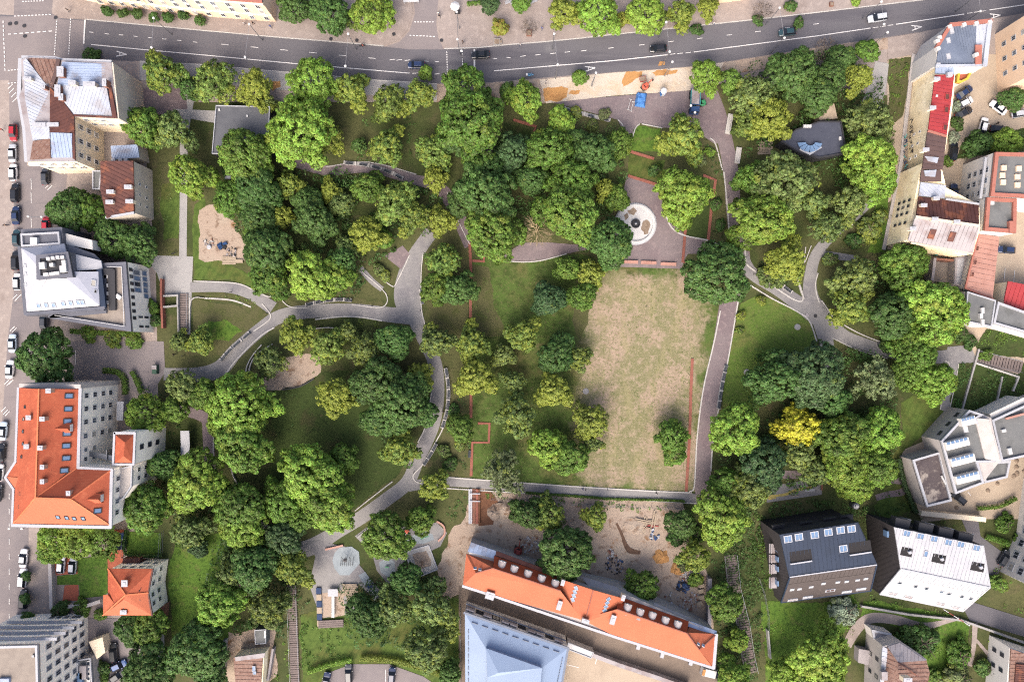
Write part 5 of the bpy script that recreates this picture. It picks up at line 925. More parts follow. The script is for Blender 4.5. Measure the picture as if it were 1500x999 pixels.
# --- B6 rusty shed and green cabin
b = B('rusty_shed', 'small house with flaking rusty red roof inside an earth yard', 'shed', 365, 980)
b.walls([(343, 962), (387, 957), (383, 1030), (346, 1030)], 4.2, m_grime); b.roof([(342, 963, 4.3), (385, 958, 4.6), (380, 1030, 4.6), (347, 1030, 4.3)], m_rustp, seams=.9); b.roof([(344, 962, 4.7), (388, 956, 4.9), (387, 963, 4.9), (345, 968, 4.7)], m_gtin)
b.skylight(372, 979, .8, 1.4, None, m_sky); b.skylight(373, 985, .8, .8, None, m_sky)
b = B('green_cabin', 'grey-green flat cabin under the trees by the boardwalk', 'cabin', 381, 932)
b.walls([(373, 922), (390, 921), (390, 942), (374, 943)], 2.6, m_bitumen); b.flat([(373, 922), (390, 921), (390, 942), (374, 943)], 2.7, m_bitumen, .15, .15, m_ledge); b.box('roof_light', 388, 929, 2.7, (.4, 1.8, .2), m_white_metal)
# --- B7 long orange-roofed building
b = B('long_orange_building', 'long low building with bright orange tiled roof and a row of arched dormers', 'building', 865, 890); z = 9; RZ = 12
b.walls([(688, 803), (728, 815), (823, 849), (912, 868), (1000, 905), (1050, 930), (1045, 977), (678, 858)], z - .2, m_greyw)
def rl(x, y, zz=z): return (x, y, zz)
b.roof([rl(683, 811), rl(722, 822), (722, 832, RZ), (697, 839, RZ - .6)], m_tile_new_lit, key='n0'); b.roof([rl(683, 811), (697, 839, RZ - .6), rl(678, 857)], m_tile_new_lit, key='w')
b.roof([(697, 839, RZ - .6), (722, 832, RZ), (821, 865, RZ), (854, 908, z + .8), rl(725, 872), rl(678, 857)], m_tile_new_lit, key='s')
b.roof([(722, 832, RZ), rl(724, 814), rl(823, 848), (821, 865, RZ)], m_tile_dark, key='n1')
b.roofpl([(824, 849), (869, 864), (858, 906), (852, 906), (820, 865)], b.plane3((824, 849, 10.6), (869, 864, 13), (858, 906, 11.4)), m_tile_new_lit, 'm1'); b.roofpl([(869, 864), (915, 877), (904, 894), (862, 909), (858, 906)], b.plane3((869, 864, 13), (915, 877, 10.6), (858, 906, 11.4)), m_tile_new_lit, 'm2')
b.walls([(825, 851), (869, 866), (913, 878), (900, 890), (869, 880), (826, 862)], 10.3, m_peach, 'cross_gable', 7)
b.roof([(854, 908, z + .8), (858, 905, 10.2), (904, 892, RZ), (1006, 927, RZ), (1024, 951, RZ - .6), rl(1044, 977), rl(900, 931)], m_tile_new_lit, key='s2')
b.roof([(904, 892, RZ), rl(906, 873), rl(1009, 910), (1006, 927, RZ)], m_tile_dark, key='n2'); b.roof([(1006, 927, RZ), rl(1010, 918), rl(1049, 929), (1024, 951, RZ - .6)], m_tile_new_lit, key='n3'); b.roof([(1024, 951, RZ - .6), rl(1049, 929), rl(1045, 977)], m_tile_new_lit, key='e')
for pts in ([(722, 832, RZ), (821, 865, RZ)], [(904, 892, RZ), (1006, 927, RZ)], [(869, 864, 13.1), (858, 906, 11.5)], [(697, 839, RZ - .6), (722, 832, RZ)], [(1006, 927, RZ), (1024, 951, RZ - .6), (1049, 929, z)]): b.line('ridge', pts, .22, .16, m_redbrick)
b.line('gutter', [(678, 858, z), (725, 873, z), (900, 932, z), (1045, 978, z)], .6, .3, m_ledge); b.line('gutter', [(1049, 929, z), (1045, 978, z)], .8, .35, m_ledge)
b.roof([(690, 794, 8.4), (727, 807, 8.4), (724, 818, 9.1), (685, 808, 9.1)], m_btin, name='parapet_roof', seams=1); b.roof([(727, 807, 8), (822, 842, 8), (823, 848, 8.9), (726, 813, 8.9)], m_redbrick, name='parapet_roof'); b.roof([(850, 843, 7.6), (905, 860, 7.6), (912, 872, 8.8), (862, 858, 8.8)], m_gtin, name='parapet_roof')
b.roof([(958, 882, 7.6), (1012, 905, 7.6), (1009, 911, 8.8), (955, 890, 8.8)], m_gtin, name='parapet_roof'); b.roof([(1010, 909, 8.6), (1050, 924, 8.6), (1049, 931, 9.1), (1008, 917, 9.1)], m_btin, name='parapet_roof')
def arched(x, y, key):
    p = b.hit(x, y, b.fac[key]); m = MB(); a0 = Vector((math.sin(R(18)), math.cos(R(18)), 0)); u = Vector((a0.y, -a0.x, 0)); n = 8; vs = []
    for t in (0.9, -1.6):
        for i in range(n + 1):
            an = math.pi * i / n; vs.append(p + a0 * t + u * (.95 * math.cos(an)) + Vector((0, 0, .15 + .85 * math.sin(an))))
    fs = [(i, i + 1, n + 2 + i, n + 1 + i) for i in range(n)] + [tuple(range(n, -1, -1)), tuple(range(n + 1, 2 * n + 2))]
    d = b.part('dormer', m.add(vs, fs), m_gtin); MB().box(p + a0 * .93 + Vector((0, 0, .55)), (1.1, .1, .7), -R(18)).build('dormer_window', m_frame, d)
for x, y in ((735, 826), (753, 833), (773, 840), (793, 847), (813, 854)): arched(x, y, 'n1')
for x, y in ((919, 889), (937, 896), (955, 901), (974, 908), (992, 914)): arched(x, y, 'n2')
for k, x, y, w, d in (('s', 718, 870, 1.9, 1.5), ('s', 819, 884, .9, 2.0), ('m1', 857, 907, 1.6, .8), ('s2', 897, 905, 1.0, 2.0), ('m1', 824, 851, .7, 1.2), ('m2', 912, 873, .7, 1.2)): b.chimney(x, y, w, d, 1.0, b.fac[k], m_peach, -.3)
for i in range(4): b.skylight(844 - i * 1.6, 861 + i * 5.6, 1.0, .85, b.fac['m1'], m_sky, m_ledge); b.skylight(891 - i * 1.8, 877 + i * 5.4, 1.0, .85, b.fac['m2'], m_sky, m_ledge)
for k, x, y in (('n0', 696, 832), ('n0', 703, 834), ('n3', 1023, 943), ('n3', 1030, 945)): b.skylight(x, y, .7, .6, b.fac[k], m_sky, m_ledge)
b.windows((683, 811), (823, 849), z, (5.6,), 9, 1.1, 1.5)
# courtyard furniture of that building: light wells in the terrace, dividing wall
for i, (x, y) in enumerate(((935, 946), (970, 958), (1012, 969))):
    o = MB().box(W(x, y, .35), (.9, 1.5, .7), -.3).build('light_well', m_ledge); tag(o, uniq('pale box shaped vent on the terrace below the long orange roof, ' + ('nearest the chimneys', 'the middle one', 'nearest the white van')[i]), 'vent', 'vents on the terrace')
def wall_thing(pts, w, h, mat, label, name='wall', cat='wall'):
    m = MB()
    for i, (a, c) in enumerate(zip(pts, pts[1:])):
        A, D = W(*a), W(*c); d = D - A; m.box((A + D) / 2 + Vector((0, 0, h / 2 - .05 + .004 * i)), (w, d.length + w * .6, h), math.atan2(-d.x, d.y))
    o = m.build(name, mat); tag(o, uniq(label), cat); return o
wall_thing([(830, 940), (870, 955), (905, 968), (960, 986), (1005, 1002)], 1.0, 2.2, m_gtin, 'grey metal-capped wall dividing the two courtyards'); 
# --- B8 blue-roofed hall
b = B('blue_roofed_hall', 'hall with pale blue hipped metal roof and raised lantern', 'building', 755, 960); z = 7
b.walls([(681, 896), (831, 948), (812, 1070), (682, 1070)], z, m_ww); T = 8.7
b.roof([(681, 898, z + .1), (831, 950, z + .1), (793, 978, T), (712, 950, T)], m_blue, key='n'); b.roof([(681, 898, z + .1), (712, 950, T), (712, 1060, T), (682, 1060, z + .1)], m_blue, key='w'); b.roof([(831, 950, z + .1), (812, 1060, z + .1), (780, 1060, T), (793, 978, T)], m_blue, key='e')
b.walls([(712, 950), (793, 978), (785, 1060), (712, 1060)], T + 1.2, m_blue, 'lantern', T - 1); b.roof([(712, 949, T + 1.3), (794, 978, T + 1.3), (730, 985, T + 2.6), (714, 992, T + 2.6)], m_blue); b.roof([(794, 978, T + 1.3), (786, 1060, T + 1.3), (714, 1060, T + 2.6), (714, 992, T + 2.6), (730, 985, T + 2.6)], m_blue)
def on(k, pts):
    for i, (a, c) in enumerate(zip(pts, pts[1:])):
        for t in range(9):
            p = b.hit(a[0] + (c[0] - a[0]) * (t + .2) / 9, a[1] + (c[1] - a[1]) * (t + .2) / 9, b.fac[k]); q = b.hit(a[0] + (c[0] - a[0]) * (t + .8) / 9, a[1] + (c[1] - a[1]) * (t + .8) / 9, b.fac[k]); d = q - p
            b.part('snow_guard', MB().box((p + q) / 2 + Vector((0, 0, .12)), (.16, d.length, .2), m=d.to_track_quat('Y', 'Z').to_matrix()), m_dtin)
on('n', [(688, 910), (822, 956)]); on('w', [(686, 920), (686, 1000)]); on('e', [(824, 962), (816, 1000)]); b.line('gutter', [(680, 897, z), (832, 949, z), (813, 1060, z)], .5, .3, m_dtin)
b.windows((681, 896), (831, 948), z, (4.4,), [.14, .30, .56, .83], 2.0, 2.4, m_dframe, m_glass); b.line('railing', [(683, 884, 5), (829, 938, 5)], .2, .3, m_dtin)
for t in (.05, .22, .4, .47, .66, .73, .92): x, y = 681 + 150 * t, 896 + 52 * t; b.part('wall_panel', MB().box(W(x, y, z) + Vector((0, .5, -2.3)), (2.1, .3, 3.4), -.33), m_gtin)
b = B('low_garage', 'low grey garage roof between the blue hall and the dividing wall', 'garage', 850, 945); b.walls([(832, 940), (870, 955), (866, 964), (830, 950)], 2.8, m_greyw); b.flat([(832, 940), (870, 955), (866, 964), (830, 950)], 2.9, m_white_metal, .2, .2, m_ledge)
# --- B9 black house, B10 white metal-roofed house: steep southern roof slopes down to low eaves
def slope_house(name, label, nw, ne, e1, w1, ew, ee, zh, zl, mr, mt, mw, ms, seams):
    b = B(name, label, 'house', (nw[0] + e1[0]) / 2, (nw[1] + e1[1]) / 2)
    P = [W(*nw, zh + .8), W(*ne, zh + .8), W(*e1, zh), W(*w1, zh), W(*ew, zl), W(*ee, zl)]; A, Bq, C1, D, E1, F = P
    dn = lambda v: Vector((v.x, v.y, -.1)); e = Vector((0, 0, .35))
    b.part('wall', MB().add([A - e, Bq - e, C1 - e, D - e, E1 - e, F - e, dn(A), dn(Bq), dn(F), dn(E1)], [(0, 1, 7, 6), (1, 2, 5, 8, 7), (0, 6, 9, 4, 3), (4, 9, 8, 5), (3, 4, 5, 2), (0, 3, 2, 1)]), mw)
    b.roof([nw + (zh + .8,), ne + (zh + .8,), e1 + (zh + .01,), w1 + (zh + .01,)], mr, key='top', seams=seams)
    def px(v): k = (H - v.z) / H * S; return (v.x / k + CX, CY - v.y / k, v.z)
    b.roof([w1 + (zh,), e1 + (zh,), px(D.lerp(E1, .28).lerp(C1.lerp(F, .28), 1)), px(D.lerp(E1, .28))], mt, key='band', seams=seams)
    b.roof([px(D.lerp(E1, .29)), px(C1.lerp(F, .29)), ee + (zl,), ew + (zl,)], ms, key='slope')
    b.line('ridge', [w1 + (zh + .1,), e1 + (zh + .1,)], .25, .15, m_ledge); b.line('gutter', [ew + (zl,), ee + (zl,)], .3, .2, mr); b.line('verge', [nw + (zh,), w1 + (zh,), ew + (zl,)], .3, .25, mr); b.line('verge', [ne + (zh,), e1 + (zh,), ee + (zl,)], .3, .25, mr)
    return b
b = slope_house('black_house', 'house with black seamed metal roof and dark timber walls', (1142, 783), (1256, 765), (1284, 827), (1157, 845), (1144, 882), (1275, 865), 12, 4.2, m_black, m_blackw2, m_blackw, m_blackw2, 1.0)
for x, y in ((1154, 789), (1170, 786), (1193, 783)): b.skylight(x, y, 1.9, 1.7, b.fac['top'], m_sky, m_ledge, 1)
for x, y in ((1213, 779), (1231, 776), (1247, 774), (1235, 803)): b.skylight(x, y, 1.9, 1.7, b.fac['top'], m_sky, m_ledge, 1)
for x, y in ((1173, 814), (1260, 801)): p = b.hit(x, y, b.fac['top']); b.part('roof_terrace', MB().box(p + Vector((0, 0, .02)), (5.0, 2.6, .16), .15), m_dark); b.part('parapet', MB().box(p + Vector((0, -1.45, .15)), (5.0, .3, .4), .15), m_ledge)
for x, y in ((1160, 863), (1171, 862), (1188, 859), (1206, 854), (1227, 852), (1240, 851), (1256, 849), (1268, 847)): b.skylight(x, y, 1.0, .9, b.fac['slope'], m_frame, m_ledge)
for x, y, g_ in ((1161, 878, m_gtin), (1183, 874, m_whiter), (1216, 864, m_brownr), (1240, 866, m_whiter), (1261, 862, m_whiter)): b.skylight(x, y, 2.4, 1.1, b.fac['slope'], g_, m_ledge, 1)
for y in (804, 818, 832, 853): x = 1128; b.part('balcony', MB().box(W(x + 4, y, 6), (1.8, 2.6, .2)).box(W(x + 1, y, 6.5), (.15, 2.6, 1.0)), m_gtin); b.part('balcony_window', MB().box(W(x + 10, y, 7), (.3, 1.2, 1.6)), m_sky)
for x, y in ((1140, 772), (1180, 768), (1215, 762), (1240, 758)): b.part('balcony', MB().box(W(x, y, 8), (3.0, 1.5, .2), .14).box(W(x, y - 4, 8.5), (3.0, .1, 1.0), .14), m_charc)
b = slope_house('white_metal_house', 'house with white seamed metal roof and black gable wall', (1310, 772), (1440, 799), (1450, 860), (1320, 833), (1289, 870), (1410, 895), 12, 4.2, m_whiter, m_ledge, m_blackw, m_ww, .9)
for x, y in ((1328, 781), (1348, 785), (1368, 789), (1389, 794), (1407, 797), (1430, 802)): b.skylight(x, y, 1.8, 1.5, b.fac['top'], m_sky, m_ledge, 1)
b.skylight(1356, 811, .9, 1.5, b.fac['top'], m_sky, m_ledge)
for x, y, w, d in ((1328, 808, 2.6, 2.0), (1375, 818, 3.0, 2.0), (1432, 830, 3.0, 2.0)):
    p = b.hit(x, y, b.fac['top']); b.part('roof_terrace', MB().box(p + Vector((0, 0, .02)), (w, d, .16), -.2), m_dark); b.part('terrace_chair', MB().box(p + Vector((.5, 0, .4)), (.6, .6, .6), .4), m_ledge)
for x, y in ((1318, 853), (1341, 858), (1357, 861), (1379, 866), (1390, 869), (1409, 873), (1422, 876)): b.skylight(x, y, .95, 1.1, b.fac['slope'], m_glass, m_lframe)
for x, y in ((1308, 869), (1331, 874), (1378, 884), (1399, 889)): b.skylight(x, y, 2.2, 1.1, b.fac['slope'], m_gtin, m_lframe, 1)
for x, y in ((1318, 765), (1352, 772), (1381, 779), (1410, 786)): b.part('dormer', MB().box(W(x, y, 10), (3.4, 2.2, 2.2), -.2), m_charc); b.part('balcony', MB().box(W(x + 8, y - 1, 9), (2.4, 1.6, .15), -.2).box(W(x + 8, y - 6, 9.5), (2.4, .1, 1.0), -.2), m_steel)
for x, y, zz in ((1298, 781, 9), (1304, 800, 7), (1297, 831, 5)): b.part('window', MB().box(W(x, y, zz), (.5, 1.4, 1.6)), m_sky)
# --- white flats at the right edge
b = B('white_flats', 'white block of flats with rows of grey windows beside the lane', 'building', 1500, 790); z = 12
b.walls([(1610, 640), (1556, 715), (1545, 800), (1518, 862), (1660, 930)], z, m_ww); b.flat([(1610, 640), (1556, 715), (1545, 800), (1518, 862), (1660, 930)], z + .1, m_bitumen, .4, .4, m_ledge)
b.windows((1610, 640), (1556, 715), z, (9.2, 6, 2.8), [.6, .85], 1.8, 1.9, m_lframe); b.windows((1556, 715), (1545, 800), z, (9.2, 6, 2.8), [.15, .42, .7, .92], 1.9, 1.8, m_lframe); b.windows((1545, 800), (1518, 862), z, (9.2, 6, 2.8), [.2, .5, .8], 1.9, 1.8, m_lframe)
# --- B11 grey angular building
b = B('grey_angular_building', 'grey modern building of angled flat-roofed blocks with roof monitors', 'building', 1420, 670); z = 7.5
b.walls([(1335, 673), (1376, 661), (1393, 733), (1356, 742)], 5.2, m_greyw); b.flat([(1335, 673), (1376, 661), (1393, 733), (1356, 742)], 5.3, m_dbit, .5, .5, m_ledge)
b.line('roof_pipe', [(1379, 697, 5.6), (1385, 709, 5.6)], .3, .3, m_white_metal)
b.walls([(1377, 645), (1418, 600), (1440, 607), (1452, 612), (1464, 676), (1440, 707), (1398, 723)], z, m_greyw); b.flat([(1377, 645), (1418, 600), (1440, 607), (1429, 613), (1464, 676), (1431, 677), (1440, 707), (1398, 723)], z + .1, m_bitumen, .5, .5, m_ledge)
b.windows((1377, 645), (1418, 600), z, (5.4,), [.2, .5, .8], 1.3, 1.1, m_dframe)
for x, y, w in ((1403, 650, 5.6), (1411, 674, 5.8), (1418, 700, 5.6), (1419, 617, 3.4)):
    b.box('roof_monitor', x, y, z, (w, 1.9, 1.5), m_ww, .25)
    for i in range(5): b.part('monitor_pane', MB().box(W(x, y, z + 1.5) + Vector((math.cos(.25) * (i - 2) * w / 5.4 - .2, math.sin(.25) * (i - 2) * w / 5.4 + .62, .06)), (w / 7, .6, .1), .25), m_sky)
b.box('roof_hatch', 1415, 629, z, (1.0, 1.4, .5), m_white_metal, .2)
b.walls([(1451, 615), (1510, 588), (1560, 570), (1560, 655), (1465, 676)], 6.6, m_greyw); b.flat([(1451, 615), (1510, 588), (1560, 570), (1560, 655), (1465, 676)], 6.7, m_bitumen, .5, .5, m_ledge)
b.roof([(1428, 612, 7.9), (1448, 614, 9.2), (1465, 676, 9.2), (1443, 672, 7.9)], m_greyw, name='sloping_roof'); b.walls([(1448, 614), (1451, 614), (1467, 676), (1464, 676)], 9.0, m_greyw)
b.walls([(1433, 678), (1479, 674), (1474, 699), (1441, 707)], 5.0, m_greyw); b.flat([(1433, 678), (1479, 674), (1474, 699), (1441, 707)], 5.1, m_bitumen, .5, .5, m_ledge)
for x, y in ((1471, 631), (1480, 661)): b.box('roof_hatch', x, y, 6.7, (1.0 if y < 640 else .9, .7 if y < 640 else 1.5, .5), m_white_metal, .2)
b.line('roof_beam', [(1474, 613, 7.2), (1500, 606, 7.2)], .5, .4, m_pink); b.walls([(1450, 606), (1500, 582), (1500, 590), (1452, 613)], 6.2, m_ww, 'colonnade')
# --- B12 long wing with fire wall
b = B('long_wall_terrace', 'narrow terrace with red, brown and grey roofs behind a long stained cream wall', 'building', 1380, 200); z = 10
b.walls([(1373, 68), (1387, 40), (1452, 30), (1445, 96), (1408, 98), (1370, 97)], z + .3, m_ww, 'wall')
b.walls([(1372, 97), (1400, 98), (1396, 150), (1388, 200), (1380, 249), (1362, 250), (1365, 160)], z - .7, m_grime)
b.walls([(1350, 240), (1380, 249), (1386, 275), (1434, 300), (1436, 334), (1425, 372), (1328, 352)], 9.0, m_grime)
b.roof([(1376, 66, 11), (1394, 38, 11), (1430, 37, 11), (1428, 97, 10.4), (1371, 97, 10.4)], m_dtin, key='g', seams=.6); b.roof([(1430.4, 37, 11), (1446, 35, 11), (1441, 94, 10.4), (1428.5, 97, 10.4)], m_wtin, seams=1)
b.roof([(1429, 66, 11.3), (1439, 66, 11.3), (1438, 94, 10.9), (1429, 95, 10.9)], m_oparapet)
b.line('parapet', [(1372, 70, 11.2), (1392, 37, 11.2), (1452, 31, 11.2)], .8, .6, m_oparapet); b.line('parapet', [(1449, 33, 11), (1442, 96, 10.8)], 1.0, .6, m_wtin); b.line('parapet', [(1371, 97, 10.6), (1443, 96, 10.6)], .5, .5, m_wtin)
for x, y in ((1392, 39), (1413, 36), (1431, 34), (1451, 32), (1374, 60), (1377, 55), (1375, 71), (1431, 80)): b.box('chimney', x, y, 10.8, (.9, .8, .9), m_white_metal, .3)
for x, y in ((1389, 60), (1389, 83), (1394, 46)): b.skylight(x, y, .9, 1.3, b.fac['g'], m_whiter, m_ledge)
b.roof([(1371, 98, 9.8), (1399, 98, 9.8), (1398, 109, 9.6), (1370, 108, 9.6)], m_btin, seams=.8); b.box('chimney', 1392, 109, 9.8, (1.2, 1.0, .9), m_ledge); b.box('chimney', 1375, 95, 10, (.9, .9, .8), m_ledge)
b.roof([(1370, 110, 10.3), (1398, 110, 9.7), (1392, 160, 9.7), (1387, 198, 9.7), (1360, 190, 10.3)], m_red, key='r', seams=.9); b.roof([(1359, 191, 10.2), (1387, 199, 9.6), (1381, 249, 9.6), (1351, 248, 10.2)], m_brownr, key='b', seams=1.1)
b.roof([(1360, 190, 10.4), (1387, 198, 9.85), (1386, 201, 9.85), (1359, 193, 10.4)], m_oparapet)
for x, y in ((1387, 142), (1386, 161), (1384, 187)): b.skylight(x, y, 1.6, 1.1, b.fac['r'], m_rtin, m_red)
b.skylight(1372, 141, .5, .5, b.fac['r'], m_white_metal, m_white_metal)
for p in ([(1355, 229, 10.3), (1375, 231, 10), (1373, 239, 10), (1360, 236, 10.3)], [(1354, 250, 10.2), (1372, 249, 10), (1370, 259, 10), (1356, 258, 10.2)]): b.roof(p, m_wtin, name='roof_patch')
b.roof([(1350, 249, 9.9), (1379, 250, 9.6), (1379, 266, 9.4), (1348, 266, 9.7)], m_brownr); b.roof([(1349, 267, 9.8), (1386, 272, 9.5), (1384, 291, 9.4), (1346, 287, 9.7)], m_wtin, seams=.8)
b.roof([(1346, 288, 9.8), (1434, 299, 9.6), (1434, 330, 12), (1342, 318, 12)], m_rtin, key='rr', seams=.9); b.roof([(1341, 318, 12), (1435, 330, 12), (1425, 371, 9.7), (1330, 353, 9.7)], m_gtin, key='gg', seams=1.0)
b.line('ridge', [(1342, 318, 12.1), (1434, 331, 12.1)], .6, .4, m_fire); b.line('gutter', [(1335, 356, 9.5), (1424, 372, 9.5)], .4, .35, m_peach); b.line('parapet', [(1386, 292, 9.9), (1433, 299, 9.9)], .4, .4, m_ledge)
for x, y in ((1365, 343), (1394, 347)): b.skylight(x, y, 1.4, 2.2, b.fac['gg'], m_rtin, m_rtin)
for k, x, y in (('rr', 1368, 292), ('rr', 1350, 302), ('gg', 1366, 322), ('gg', 1398, 326), ('gg', 1334, 336), ('b', 1353, 221), ('r', 1369, 118), ('r', 1363, 160)): b.chimney(x, y, 1.3, .7, .9, b.fac[k], m_cream)
b.windows((1365, 160), (1350, 248), z, (6.5, 4.2), [.3, .5, .72], .6, .8); b.windows((1350, 240), (1328, 352), 9.6, (7.4, 5.2, 3.2), [.45, .53, .62, .75], .7, .9, m_dframe); b.windows((1374, 68), (1370, 97), z, (7.6, 5.4), [.3, .6, .85], .9, 1.2)
b.walls([(1402, 99), (1420, 98), (1421, 108), (1416, 118), (1406, 123), (1399, 122)], 5, m_cream, 'balcony'); b.flat([(1402, 99), (1420, 98), (1421, 108), (1416, 118), (1406, 123), (1399, 122)], 5.2, m_redpave, .5, .7, M('yellow_parapet', (214, 180, 70), [('noise', 2, (180, 150, 60), .5, .7, .6)]), pname='balcony_parapet')
pm = MB()
for i, (a, c) in enumerate((((1338, 80), (1333, 120)), ((1333, 120), (1320, 235)), ((1320, 235), (1294, 366)))):
    A, D = W(*a), W(*c); d = D - A; pm.box((A + D) / 2 + Vector((0, 0, .1 + .004 * i)), (.9, d.length, .3), math.atan2(-d.x, d.y))
b.part('plinth', pm, m_greyw)
def graffiti(px, py, zz, cols, seed):
    rng = random.Random(seed); n_ = Vector((-1, -.12, 0)).normalized()
    for k in range(7):
        c = W(px, py, zz) + Vector((-.06 - .004 * k, -k * 1.25, 0)); m = MB()
        for t in range(3): m.tube(c + Vector((0, rng.uniform(-.5, .5), rng.uniform(-.9, .9))), c + Vector((0, rng.uniform(-.5, .5), rng.uniform(-.9, .9))), .13, .1, 4)
        b.part('graffiti', m, cols[k % len(cols)])
m_teal = M('teal_paint', (70, 150, 150)); m_navy = M('navy_paint', (48, 66, 100)); m_blk = M('black_paint', (44, 44, 48))
# --- wall of the long terrace is 9-10 m high; paint marks sit on it low down
graffiti(1327, 200, 1.4, (m_teal, m_navy), 4); graffiti(1335, 178, 2.0, (m_blk,), 5)
# --- B13 beige house at the corner
b = B('beige_corner_house', 'beige rendered house with few windows at the upper corner of the car yard', 'building', 1490, 60); z = 12
b.walls([(1511, 17), (1600, -40), (1650, 100), (1515, 108)], z, m_peach); b.flat([(1511, 17), (1600, -40), (1650, 100), (1515, 108)], z + .1, m_gtin, .4, .4, m_ledge)
b.windows((1511, 17), (1515, 108), z, (9.4, 6.2, 3), [.25, .5, .75], 1.1, 1.4, m_lframe); b.windows((1511, 17), (1600, -40), z, (9.4, 6.2, 3), [.2, .45], 1.1, 1.4, m_lframe)
# --- B14 white factory
b = B('white_factory', 'white rendered factory with dark flat roofs edged in salmon parapets', 'building', 1470, 280); z = 11
b.walls([(1456, 224), (1560, 226), (1560, 300), (1494, 290), (1449, 288)], z, m_ww); b.flat([(1456, 224), (1560, 226), (1560, 300), (1494, 290), (1449, 288)], z + .1, m_bitumen, .8, .6, m_oparapet)
for x, y in ((1471, 246), (1493, 247), (1469, 257), (1491, 259), (1470, 267), (1491, 271)): b.box('roof_light', x, y, z, (1.2, 1.2, .5), m_peach)
b.windows((1456, 224), (1449, 288), z, (9.2, 7.3, 5.2, 3.2), [.35, .6, .85], 1.3, 1.2, m_lframe); b.line('ledge', [(1444, 232, 9), (1436, 290, 9)], .6, .4, m_ledge)
b.walls([(1444, 290), (1487, 292), (1486, 342), (1440, 338)], z - 1, m_ww); b.flat([(1444, 290), (1487, 292), (1486, 342), (1440, 338)], z - .9, m_bitumen, .8, .6, m_oparapet); b.box('roof_hatch', 1452, 296, z - 1, (1.5, 1.2, .6), m_white_metal); b.box('chimney', 1482, 332, z - 1, (1.0, 2.6, 1.0), m_oparapet)
b.windows((1444, 290), (1440, 338), z - 1, (7.5, 5.2), [.1, .3, .5], 1.1, 1.3, m_lframe)
# --- B15-17 salmon-roofed wing and its neighbours
b = B('salmon_wing', 'long low wing with salmon pink seamed metal roof', 'building', 1440, 390); b.walls([(1434, 343), (1464, 347), (1454, 437), (1414, 422)], 5.6, m_ww); b.roof([(1434, 343, 6.2), (1464, 347, 5.6), (1454, 437, 5.6), (1414, 422, 6.2)], m_pink, seams=1.2)
for x, y in ((1431, 364), (1428, 384), (1424, 402)): b.skylight(x, y, 1.3, .8, None, m_rtin, m_pink, 0)
b.line('verge', [(1433, 343, 6.3), (1414, 422, 6.3), (1454, 438, 5.8)], .4, .3, m_oparapet)
b = B('grey_roofed_wing', 'white walled wing with plain grey bitumen roof at the end of the salmon one', 'building', 1435, 450); b.walls([(1416, 427), (1458, 440), (1452, 479), (1412, 471)], 7, m_ww); b.flat([(1416, 427), (1458, 440), (1452, 479), (1412, 471)], 7.1, m_bitumen, .3, .3, m_ledge)
for x, y in ((1440, 455), (1438, 463), (1440, 472)): b.box('roof_unit', x, y, 7.1, (.7, 1.3, .7), m_white_metal)
b = B('white_corner_wing', 'white wing with dark flat roof above the wooden steps', 'building', 1480, 470); b.walls([(1460, 442), (1560, 478), (1560, 505), (1453, 474)], 6, m_ww); b.flat([(1460, 442), (1560, 478), (1560, 505), (1453, 474)], 6.1, m_bitumen, .5, .5, m_ledge)
b = B('red_roofed_annex', 'red metal roofed annex beside the cream parking yard', 'building', 1490, 435); b.walls([(1477, 413), (1560, 428), (1560, 480), (1470, 445)], 5, m_cream); b.roof([(1477, 412, 5.3), (1560, 428, 5.3), (1560, 480, 5), (1470, 446, 5)], m_red, seams=1.1)
b = B('brick_ruin', 'roofless brick shed with debris between trees and the white wing', 'shed', 1383, 395)
b.walls([(1368, 378), (1372, 378), (1368, 412), (1364, 410)], 3, m_gtin); b.walls([(1372, 378), (1398, 380), (1398, 383), (1372, 381)], 3, m_brick); b.flat([(1370, 380), (1398, 382), (1396, 416), (1366, 412)], .6, m_gravel); b.walls([(1399, 378), (1416, 374), (1410, 422), (1397, 416)], 3.2, m_greyw, 'side_shed'); b.flat([(1399, 378), (1416, 374), (1410, 422), (1397, 416)], 3.3, m_whiter, .5, .2, m_gtin)
# --- B18 dark pavilion, B19 flat pavilion
b = B('dark_pavilion', 'dark flat-roofed pavilion with a fan of blue glass panes', 'pavilion', 1195, 200); z = 4
b.walls([(1143, 208), (1165, 190), (1200, 178), (1232, 178), (1240, 225), (1200, 232), (1170, 224)], z, m_charc); b.flat([(1143, 208), (1165, 190), (1200, 178), (1232, 178), (1240, 225), (1200, 232), (1170, 224)], z + .1, m_slate, .3, .3, m_charc)
for i in range(6):
    a0, a1 = math.pi * (1.0 + i * .96 / 6 + .02), math.pi * (1.0 + (i + .88) * .96 / 6 + .02); c = W(1186, 209, z + .5)
    vs = [c + Vector((r * math.cos(a), r * .8 * math.sin(a), (4 - r) * .12)) for r, a in ((1.1, a0), (3.0, a0), (3.0, a1), (1.1, a1))]; b.part('glass_pane', MB().prism([v + Vector((0, 0, .1)) for v in vs], vs), m_sky)
b.line('canopy_edge', [(1172, 219, z + .4), (1186, 226, z + .4), (1202, 216, z + .4)], .5, .4, m_ledge)
for x in (1179, 1183, 1187): b.box('roof_vent', x, 185, z, (.6, .7, .5), m_white_metal)
b.box('roof_vent', 1231, 203, z, (.5, .8, .5), m_white_metal)
b.walls([(1200, 156), (1222, 152), (1227, 174), (1200, 176)], 3, m_wood, 'timber_porch')
b = B('timber_deck', 'slatted pale timber deck beside the dark pavilion', 'deck', 1121, 215)
for i in range(9): b.part('plank', MB().box(W(1121, 207 + i * 2.3, .35), (3.8 if i % 3 else 3.0, .3, .08), .06), m_wood)
